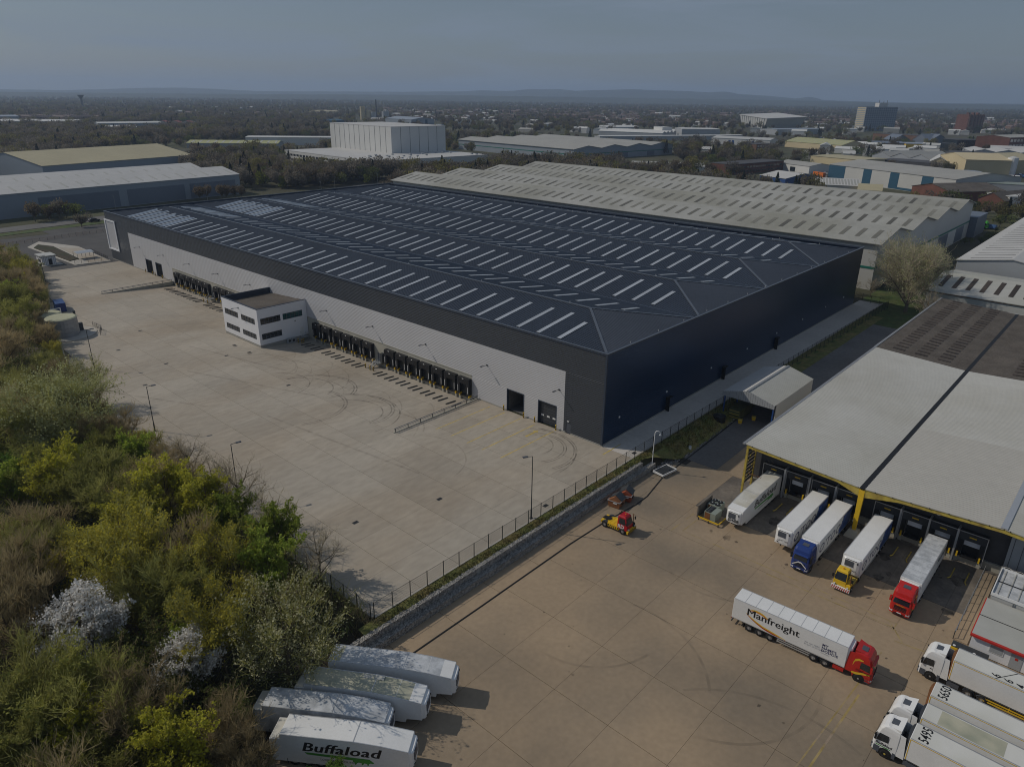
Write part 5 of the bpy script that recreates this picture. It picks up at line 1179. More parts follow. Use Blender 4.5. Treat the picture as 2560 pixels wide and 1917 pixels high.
for x in (-2.4,0,2.4): obj('skid', MB().box(x-.15,x+.15,-1.25,1.25,0,.2), M['steel_dark'], cm)
tk = thing('water_tank', 'round black tank standing beside the canopy entrance by the fence', 'tank', (27.5,-9.6,lower_z(27.5,-11)+.1))
obj('shell', MB().cyl((0,0,0),(0,0,1.55),1.25,n=20).cyl((0,0,1.55),(0,0,1.85),1.25,.5,n=20), M['black'], tk); obj('lid', MB().cyl((0,0,1.85),(0,0,1.95),.35,n=12), M['steel_dark'], tk)
for i, (x, y, lab) in enumerate([(30.2,-12.9,'small yellow wheeled grit bin in front of the dark compactor'),(33.2,-14.4,'small yellow bin standing inside the canopy')]):
    t = thing('grit_bin', lab, 'bin', (x, y, lower_z(x,-14)), R(20)); obj('tub', MB().hexa([(-.35,-.3,0),(.35,-.3,0),(.35,.3,0),(-.35,.3,0),(-.45,-.4,.7),(.45,-.4,.7),(.45,.4,.7),(-.45,.4,.7)]), M['yellow'], t); obj('lid', MB().prism([(-.48,.7),(.48,.7),(.42,.85),(-.42,.92)], 'y', -.43,.43), M['yellow_dirty'], t)
# ---- swan neck lamp and hatch by the bank
t = thing('lamp_post', 'white swan neck lamp post with round speed sign by the mesh fence', 'lamp post', (1.6,-9.9,-1.0), R(-60))
pts = [(0,0,0),(0,0,6.4)] + [(.45-.45*math.cos(a), 0, 6.4+.5*math.sin(a)) for a in np.linspace(.3,PI,7)] 
obj('post', MB().tube(pts,.07,8), M['white_paint'], t); obj('lamp_head', MB().cyl((.9,0,6.4),(.9,0,6.15),.1,.2,n=10), M['white_paint'], t)
sg = obj('speed_sign', MB().cyl((-.09,0,2.6),(-.12,0,2.6),.32,n=18), M['white_paint'], t); obj('red_ring', MB().add([(-.125, r*math.cos(2*PI*i/18), 2.6+r*math.sin(2*PI*i/18)) for r in (.22,.31) for i in range(18)], [(i,(i+1)%18,18+(i+1)%18,18+i) for i in range(18)]), M['red_print'], sg, fix=False)
letters('5', .24, (-.126,.09,2.48), (0,-1,0), (0,0,1), M['black_print'], sg)
t = thing('hatch_cover', 'grey slatted hatch cover in a white frame at the end of the gabion wall', 'hatch', (2.6,-12.0,-1.7), R(-8))
obj('frame', MB().box(-1.9,1.9,-1.15,-1.05,0,.35).box(-1.9,1.9,1.05,1.15,0,.35).box(-1.9,-1.8,-1.05,1.05,0,.35).box(1.8,1.9,-1.05,1.05,0,.35), M['white_paint'], t)
for q in range(9): obj('slat', MB().box(-1.75+q*.39,-1.45+q*.39,-1.05,1.05,.2,.26), M['steel_dark'], t)
t = thing('marker_post', 'short white marker post in the rubble by the access road', 'post', (13.3,-11.0,lower_z(13.3,-18))); obj('post', MB().cyl((0,0,0),(0,0,.9),.28,.26,n=12), M['white_paint'], t); obj('cap', MB().cyl((0,0,.9),(0,0,1.0),.30,.2,n=12), M['shed_grey'], t)
# ---- skips by the gabion wall
for i, (x, y, rz, m, lab) in enumerate([(-12.3,-11.9,R(8),'skip_brown','brown waste skip with dark peaked lid, nearer to the red shunting tractor'),(-9.6,-12.0,R(20),'skip_red','rust red waste skip with dark peaked lid behind the brown one')]):
    t = thing('waste_skip', lab, 'skip', (x, y, ZL), rz, 'skips by the gabion wall')
    obj('body', MB().hexa([(-1.0,-.95,.08),(1.0,-.95,.08),(1.0,.95,.08),(-1.0,.95,.08),(-1.15,-1.05,1.25),(1.15,-1.05,1.25),(1.15,1.05,1.25),(-1.15,1.05,1.25)]), M[m], t)
    obj('gable', MB().prism([(-1.05,1.25),(1.05,1.25),(0,2.0)], 'x', -1.13, 1.13), M[m], t)
    for s in (-1,1): obj('lid', MB().hexa([(-.5,s*1.12,1.26),(1.2,s*1.12,1.26),(1.2,0,2.04),(-.5,0,2.04),(-.5,s*1.12,1.32),(1.2,s*1.12,1.32),(1.2,0,2.1),(-.5,0,2.1)]), M['steel_dark'], t)
    obj('rim', MB().box(-1.2,1.2,-1.12,-1.05,1.18,1.28).box(-1.2,1.2,1.05,1.12,1.18,1.28).box(-1.22,-1.15,-1.05,1.05,1.18,1.28).box(1.15,1.22,-1.05,1.05,1.18,1.28), M['shed_grey'], t)
    obj('label_plate', MB().box(-1.17,-1.14,-.6,.1,.85,1.05), M['white_paint'], t)
    for s in (-1,1): obj('lug', MB().box(-.3,.3,s*1.1-.08,s*1.1+.08,.6,.75), M['black'], t)
# ---- chillers within the yellow rail by the corner post
t = thing('crash_rail', 'yellow steel crash rail on short legs round the two chillers', 'rail', (-5.2,-25.6,ZL))
obj('rail', MB().bar((-1.7,1.9,.5),(-1.7,-1.6,.5),.12,.22).bar((-1.7,-1.6,.5),(1.4,-1.6,.5),.12,.22), M['yellow'], t)
for p in ((-1.7,1.8),(-1.7,.1),(-1.7,-1.55),(1.3,-1.6)): obj('leg', MB().box(p[0]-.07,p[0]+.07,p[1]-.07,p[1]+.07,0,.5), M['steel_dark'], t)
for i, (x, y, lab) in enumerate([(-5.3,-25.3,'grey chiller with open black fan bay behind the yellow rail'),(-2.9,-24.6,'grey chiller with four round fans on top next to the white trailer')]):
    t = thing('chiller', lab, 'chiller', (x, y, ZL), 0, 'chillers inside the crash rail')
    obj('casing', MB().box(-1.1,1.1,-1.0,.9,.15,1.6), M['tank_green'], t); obj('coil_grille', MB().box(-1.14,-1.1,-.1,.8,.25,1.5), M['rust'], t); obj('feet', MB().box(-1.0,-.8,-.9,.8,0,.15).box(.8,1.0,-.9,.8,0,.15), M['steel_dark'], t)
    if i == 0:
        obj('fan_bay', MB().box(-1.0,1.0,-.1,.8,1.6,1.64), M['black'], t)
        for q in range(3): obj('fan', MB().cyl((-.65+q*.65,.35,1.64),(-.65+q*.65,.35,1.7),.27,n=12), M['steel_dark'], t)
    else:
        for q in range(4):
            f = obj('fan', MB().cyl((-.5+(q % 2)*1.0,-.5+(q//2)*.9,1.6),(-.5+(q % 2)*1.0,-.5+(q//2)*.9,1.74),.40,n=14), M['black'], t); obj('hub', MB().cyl((-.5+(q % 2)*1.0,-.5+(q//2)*.9,1.74),(-.5+(q % 2)*1.0,-.5+(q//2)*.9,1.8),.12,n=8), M['shed_grey'], f)
t = thing('concrete_wall', 'short weathered concrete screen wall behind the chillers', 'wall', (-4.0,-23.3,ZL)); obj('panel', MB().box(-2.4,2.2,-.1,.1,0,2.1), M['concrete_dirty'], t)
# ---- condenser with four fans on legs near the cabins, cabins, ramp rail
t = thing('condenser', 'grey condenser with four round fans raised on legs by the depot wall', 'condenser', (7.2,-63.4,ZL))
obj('casing', MB().box(-1.2,1.2,-1.5,1.5,1.6,2.1), M['galv'], t)
for x in (-1.1,1.1):
    for y in (-1.4,1.4): obj('leg', MB().box(x-.05,x+.05,y-.05,y+.05,0,1.6), M['galv'], t)
for x in (-.6,.6):
    for y in (-.72,.72):
        f = obj('fan', MB().cyl((x,y,2.1),(x,y,2.2),.55,n=16), M['white_paint'], t); obj('fan_hole', MB().cyl((x,y,2.2),(x,y,2.205),.46,n=16), M['steel_dark'], f)
t = thing('portable_cabin', 'taller grey portable cabin with railed flat roof by the depot', 'cabin', (1.9,-62.2,ZL))
obj('walls', MB().box(-3.5,3.4,-14,0,.15,3.25), M['shed_pale'], t); obj('roof', MB().box(-3.5,3.4,-14,0,3.25,3.35), M['trailer_grey'], t)
obj('roof_edge', MB().box(-3.6,3.5,-.02,.10,3.2,3.6).box(-3.6,-3.5,-14,-.02,3.2,3.6).box(3.4,3.5,-14,-.02,3.2,3.6), M['white_paint'], t)
for q in range(12): obj('roof_rib', MB().box(-3.4,3.3,-.6-q*1.1,-.5-q*1.1,3.35,3.43), M['fibre_cement'], t)
obj('roof_rib', MB().box(-.1,.0,-13.9,-.1,3.43,3.5), M['black'], t)
ac = obj('air_conditioner', MB().box(-3.95,-3.5,-3.2,-2.2,.9,1.6), M['white_paint'], t); obj('fan_grille', MB().cyl((-3.97,-2.9,1.25),(-3.95,-2.9,1.25),.27,n=14), M['steel_dark'], ac)
for y in (-2.4,-2.6,-4.2): obj('pipe', MB().cyl((-3.55,y,1.6),(-3.55,y,3.2),.04,n=6), M['galv'], t)
t = thing('portable_cabin', 'low white portable cabin with red fascia beside the lorry numbered 664', 'cabin', (-6.2,-62.0,ZL))
obj('walls', MB().box(-4.3,4.3,-14,0,.12,2.6), M['white_clad'], t); obj('roof', MB().box(-4.4,4.35,-14,.1,2.6,2.7), M['fibre_light'], t); obj('roof_seam', MB().box(-.05,.05,-14,.1,2.7,2.74), M['black'], t)
obj('red_fascia', MB().box(-4.75,-4.4,-14,.2,2.45,2.68).box(-4.4,4.3,.1,.22,2.45,2.68), M['red_print'], t)
for (y0, y1) in ((-1.9,-3.4),(-6.2,-7.7)):
    w_ = obj('window', MB().box(-4.36,-4.3,y1,y0,1.1,2.25), M['white_paint'], t); obj('pane', MB().box(-4.38,-4.36,y1+.1,y0-.1,1.2,2.15), M['shed_grey'], w_); obj('opening', MB().box(-4.39,-4.38,y1+.1,y0-.1,1.2,1.45), M['black'], w_) if y0 < -5 else None
d = obj('door', MB().box(-4.35,-4.3,-5.3,-4.1,.12,2.2), M['shed_grey'], t); obj('sign', MB().box(-4.37,-4.35,-4.85,-4.55,1.4,1.7), M['red_print'], d)
t = thing('handrail', 'white steel handrail along the raised walkway beside the right hand docks', 'rail', (0,-60.2,ZL))
obj('rail', MB().tube([(8.5,0,1.25),(2,0,1.25),(-9.5,0,1.15)],.05,6).tube([(8.5,0,.7),(-9.5,0,.6)],.04,6), M['galv'], t)
for q in range(9): obj('post', MB().cyl((8.5-q*2.25,0,0),(8.5-q*2.25,0,1.24),.05,n=6), M['steel_dark'], t)
t = thing('walkway', 'worn concrete walkway strip between the handrail and the cabins', 'walkway', (0,-61.0,ZL)); obj('paving', MB().box(-9.6,8.6,-.75,.7,.004,.14), M['concrete_old'], t); obj('edge_bar', MB().box(-12.2,-4.8,-1.1,-1.0,.1,.22), M['black'], t)
t = thing('dock_ramp', 'portable yellow loading ramp with black plated end behind the white lorry cab', 'ramp', (-11.6,-61.6,ZL))
obj('side_beam', MB().box(-.9,-.7,-2.6,1.2,.2,.9), M['yellow'], t); obj('lip_plate', MB().box(-.7,.5,-2.6,1.2,.85,1.0), M['steel_dark'], t); obj('light', MB().cyl((-.5,.9,1.0),(-.5,.9,1.04),.16,n=10).cyl((-.5,-1.2,1.0),(-.5,-1.2,1.04),.16,n=10), M['white_paint'], t)
for x,y in ((-10.2,-66.6),(-10.4,-68.6)): bollard(x, y, ZL, 'short yellow post between the white lorry and the red trimmed cabin', 'yellow posts by the cabin')
t = thing('tarpaulin', 'crumpled blue tarpaulin lying beside the cabin at the right edge', 'tarpaulin', (-12.6,-71.0,ZL)); tb = MB(); n = 9; rr = random.Random(9)
tb.add([(-1.5+3*i/n, -2.2+4.4*j/n, .25+.5*rr.random()*(0<i<n and 0<j<n)) for j in range(n+1) for i in range(n+1)], [(j*(n+1)+i, j*(n+1)+i+1, (j+1)*(n+1)+i+1, (j+1)*(n+1)+i) for j in range(n) for i in range(n)]); obj('sheet', tb, M['tarp_blue'], t)
# ---- the worker in orange
def person(x, y, z, rz):
    me = bpy.data.meshes.new('person')
    J = [(0,0,.95),(0,0,1.18),(0,0,1.42),(0,.01,1.52),(0,.02,1.62),(0,.03,1.74), (0,.10,.90),(.06,.11,.50),(-.02,.12,.08),(.14,.13,.04), (0,-.10,.90),(-.02,-.11,.50),(-.12,-.12,.08),(.04,-.13,.04), (0,.19,1.40),(.02,.26,1.14),(.14,.25,.92),(.20,.24,.84), (0,-.19,1.40),(.0,-.26,1.14),(.16,-.22,.95),(.22,-.2,.88)]
    E_ = [(0,1),(1,2),(2,3),(3,4),(4,5),(0,6),(6,7),(7,8),(8,9),(0,10),(10,11),(11,12),(12,13),(2,14),(14,15),(15,16),(16,17),(2,18),(18,19),(19,20),(20,21)]
    rad = [.14,.135,.15,.055,.095,.075,.09,.065,.045,.04,.09,.065,.045,.04,.065,.05,.04,.04,.065,.05,.04,.04]
    bm = bmesh.new(); lay = bm.verts.layers.skin.verify(); vv = [bm.verts.new(p) for p in J]
    for a_, b_ in E_: bm.edges.new((vv[a_], vv[b_]))
    for v_, r_ in zip(vv, rad): v_[lay].radius = (r_, r_)
    vv[0][lay].use_root = True
    bm.to_mesh(me); bm.free()
    o = bpy.data.objects.new('person', me); COL.objects.link(o)
    o.modifiers.new('skin', 'SKIN'); o.modifiers.new('sub', 'SUBSURF').levels = 2
    dg = bpy.context.evaluated_depsgraph_get(); m2 = bpy.data.meshes.new_from_object(o.evaluated_get(dg)); bpy.data.objects.remove(o)
    o = bpy.data.objects.new('person', m2); COL.objects.link(o); m2.materials.clear()
    for k in ('hi_vis','trousers','skin'): m2.materials.append(M[k])
    for p in m2.polygons: p.material_index = 2 if p.center.z > 1.5 or (p.center.z < .93 and abs(p.center.y) > .19) else (0 if p.center.z > .88 else 1); p.use_smooth = True
    o.location = (x, y, z); o.rotation_euler = (0,0,rz)
    tag(o, 'person in orange high visibility jacket standing by the cabin at the right edge', 'person')
    h = obj('hair_cap', MB().cyl((0,.02,1.66),(0,.02,1.76),.105,.05,n=10), M['trousers'], o); return o
person(-11.2,-70.3,ZL+.0,R(150))
# ================================================================== BUILDINGS BEYOND
FOOT = []                                                    # footprints, so that no tree or house stands inside them
def addfoot(a, ux, uy, L, Dp, pad=2.5):
    FOOT.append((a, ux, uy, L, Dp, pad))
def blocked(x, y):
    for a, ux, uy, L, Dp, pad in FOOT:
        dx, dy = x-a[0], y-a[1]; p = dx*ux[0]+dy*ux[1]; q = dx*uy[0]+dy*uy[1]
        if -pad < p < L+pad and -pad < q < Dp+pad: return True
    return False
def shed(name, label, cat, a, b, depth, h, rise, wall, roof, bays=1, ridge='x', stripes=(), lights=None, overhang=.4, group=None, trim=None, seams=0, side_seams=0, wins=None, plinth=None):
    L = math.hypot(b[0]-a[0], b[1]-a[1]); ux = ((b[0]-a[0])/L, (b[1]-a[1])/L); uy = (-ux[1], ux[0])
    if (a[0]+uy[0]-CAM[0])**2 + (a[1]+uy[1]-CAM[1])**2 < (a[0]-CAM[0])**2 + (a[1]-CAM[1])**2: uy = (-uy[0], -uy[1])
    lh = ux[0]*uy[1]-ux[1]*uy[0]
    if lh < 0: a, b = b, a; ux = (-ux[0], -ux[1]); stripes = [(1-s[1], 1-s[0], *s[2:]) for s in stripes]
    addfoot(a, ux, uy, L, depth)
    t = thing(name, label, cat, (a[0], a[1], 0), math.atan2(ux[1], ux[0]), group)
    w = MB().box(0, L, 0, depth, -1, h)
    r = []
    if rise <= 0.05:
        r.append(MB().box(-.15, L+.15, -.15, depth+.15, h, h+.35))
    elif ridge == 'x':
        B_ = depth/bays
        for i in range(bays):
            y0, ym, y1 = i*B_, (i+.5)*B_, (i+1)*B_
            for (ya, za, yb, zb) in ((y0-(overhang if i == 0 else 0), h-(rise*overhang*2/B_ if i == 0 else 0), ym, h+rise),(ym, h+rise, y1+(overhang if i == bays-1 else 0), h-(rise*overhang*2/B_ if i == bays-1 else 0))):
                r.append(MB().hexa([(-overhang,ya,za-.02),(L+overhang,ya,za-.02),(L+overhang,yb,zb-.02),(-overhang,yb,zb-.02),(-overhang,ya,za+.2),(L+overhang,ya,za+.2),(L+overhang,yb,zb+.2),(-overhang,yb,zb+.2)]))
            w.prism([(y0,h-.01),(y1,h-.01),(ym,h+rise-.05)], 'x', 0, L)
    else:
        B_ = L/bays
        for i in range(bays):
            x0, xm, x1 = i*B_, (i+.5)*B_, (i+1)*B_
            for (xa, za, xb, zb) in ((x0-(overhang if i == 0 else 0), h-(rise*overhang*2/B_ if i == 0 else 0), xm, h+rise),(xm, h+rise, x1+(overhang if i == bays-1 else 0), h-(rise*overhang*2/B_ if i == bays-1 else 0))):
                r.append(MB().hexa([(xa,-overhang,za-.02),(xb,-overhang,zb-.02),(xb,depth+overhang,zb-.02),(xa,depth+overhang,za-.02),(xa,-overhang,za+.2),(xb,-overhang,zb+.2),(xb,depth+overhang,zb+.2),(xa,depth+overhang,za+.2)]))
            w.prism([(x0,h-.01),(x1,h-.01),(xm,h+rise-.05)], 'y', 0, depth)
    obj('wall', w, M[wall], t)
    for q in r: obj('roof_slope', q, M[roof], t)
    for s in stripes:
        z0, z1 = (s[3], s[4]) if len(s) > 3 else (.2, h-.3)
        obj('wall_panel', MB().box(L*s[0], L*s[1], -.10, -.01, z0, z1), M[s[2]], t)
    if trim: obj('trim_band', MB().box(-.06,L+.06,-.12,-.01,trim[1],trim[2]).box(-.12,-.01,-.06,depth+.06,trim[1],trim[2]), M[trim[0]], t)
    for q in range(1, seams): obj('panel_seam', MB().box(L*q/seams-.14,L*q/seams+.14,-.12,-.01,0,h), M['steel_dark'], t)
    for q in range(1, side_seams): obj('panel_seam', MB().box(-.12,-.01,depth*q/side_seams-.14,depth*q/side_seams+.14,0,h), M['steel_dark'], t)
    if wins:
        side, rows, n, m0, m1, wm = wins; src = None
        for (z0, z1) in rows:
            for q in range(n):
                D_ = (L if side == 'f' else depth); c = m0+(D_-m0-m1)*(q+.5)/n; wd = (D_-m0-m1)/n*.36
                B2 = MB().box(-wd, wd, -.08, -.01, z0, z1) if side == 'f' else MB().box(-.08, -.01, -wd, wd, z0, z1)
                loc = (c,0,0) if side == 'f' else (0,c,0)
                if src is None or src[0] != (z0,z1): o = obj('window', B2, M[wm], t); src = ((z0,z1), o)
                else: o = share(src[1], 'window', t)
                o.location = loc
    if lights:
        n, m, u0, u1, wd = lights; src = None; B_ = (depth if ridge == 'x' else L)/bays
        for i in range(bays):
            for q in range(n):
                e = (i)*B_; c = ((L if ridge == 'x' else depth))*(q+.6)/n
                sl_ = math.atan2(rise, B_/2); ln = (u1-u0)*B_/2/math.cos(sl_)
                z = h+.2+rise*u0
                if src is None:
                    src = obj('rooflight', MB().box(-wd/2,wd/2,0,ln,.0,.06) if ridge == 'x' else MB().box(0,ln,-wd/2,wd/2,.0,.06), M[m], t); o = src
                else: o = share(src, 'rooflight', t)
                if ridge == 'x': o.location = (c, e+u0*B_/2, z); o.rotation_euler = (sl_,0,0)
                else: o.location = (e+u0*B_/2, c, z); o.rotation_euler = (0,-sl_,0)
    return t
addfoot((0,0),(1,0),(0,1),136,229,6)
# four bay grey shed behind the warehouse
gt = shed('storage_shed', 'huge weathered grey shed of four ridged bays with dark rooflights behind the warehouse', 'shed', (159,2), (299,2), 253, 15.6, 3.2, 'shed_pale', 'fibre_cement', 4, 'y', lights=(47,'dirty_light',.22,.72,1.5), overhang=1.2,
     stripes=[(.30,.37,'shed_white',.3,6.6),(.37,.47,'shed_slate',.3,6.6),(.47,.60,'shed_white',.3,6.6),(.60,.72,'shed_slate',.3,6.6),(.72,.82,'shed_white',.3,6.6),(.82,.93,'shed_slate',.3,6.6),(.22,.30,'shed_slate',.3,6.6)], trim=('teal_trim',7.0,7.7))
shed('annex', 'small grey annexe at the end of the four bay shed', 'shed', (299.6,-1), (322,-1), 60, 9, .0, 'shed_slate', 'shed_slate')
shed('low_store', 'low pale store with dark rooflights and red framed front behind the willow', 'shed', (147,-17.5), (147,-66), 38, 5.6, 2.6, 'shed_pale', 'fibre_light', 1, 'x', lights=(13,'old_light',.25,.85,1.3), stripes=[(0,1,'rust',5.2,5.5)])
shed('storage_shed', 'pale grey shed with slotted roof at the right edge above the low store', 'shed', (190,-16), (190,-80), 150, 8.2, 2.5, 'shed_grey', 'roof_pale', 2, 'y', lights=(24,'roof_dark',.2,.95,.5))
# left side sheds
l1 = shed('storage_shed', 'long pale grey twin ridged shed with dark lower panels left of the warehouse', 'shed', (-95,348.8), (131,373), 72, 11.6, 3.6, 'shed_steel', 'roof_pale', 2, 'x', stripes=[(.485,.665,'shed_slate',.2,8.6),(.685,.835,'shed_slate',.2,8.6),(.85,.985,'shed_slate',.2,8.6)], lights=(28,'fibre_light',.15,.6,1.2))
shed('storage_shed', 'tan roofed grey shed behind the long twin ridged shed', 'shed', (60,505), (178,535), 84, 11.5, 7.0, 'shed_steel', 'roof_tan', 1, 'x', stripes=[(.93,.99,'shed_white',6.5,9.5)])
# high bay store and its low front
lowf = shed('office_annexe', 'low pale flat roofed block with two window bands round the tall cold store', 'building', (268,414), (389,405), 150, 9.3, 0, 'shed_white', 'roof_pale', wins=('s',((1.4,3.2),(5.2,7.0)),24,6,4,'glass'), stripes=[(0,1,'shed_steel',.2,2.4)])
hb = shed('cold_store', 'tall windowless pale cold store block with vertical panel seams', 'store', (330,468), (392,463.5), 105, 32, .0, 'shed_white', 'roof_pale', seams=6, side_seams=12)
obj('corner_tower', MB().box(62.2,65.5,6,14,0,33), M['shed_steel'], hb)
for q in range(26):
    rr = random.Random(q); obj('roof_vent', MB().box(-1,1,-.7,.7,9.66,10.6), M['shed_grey'], lowf).location = (8+rr.random()*108, 4+rr.random()*44, 0)
shed('storage_shed', 'wide grey roofed shed with shallow ridged front and green trim right of the cold store', 'shed', (494,387), (652,368), 190, 10.6, 2.8, 'shed_steel', 'roof_grey', 4, 'y', trim=('teal_trim',5.2,5.9), stripes=[(.08,.18,'shed_slate',.2,5),(.42,.52,'shed_slate',.2,5),(.72,.80,'shed_slate',.2,5)], overhang=1)
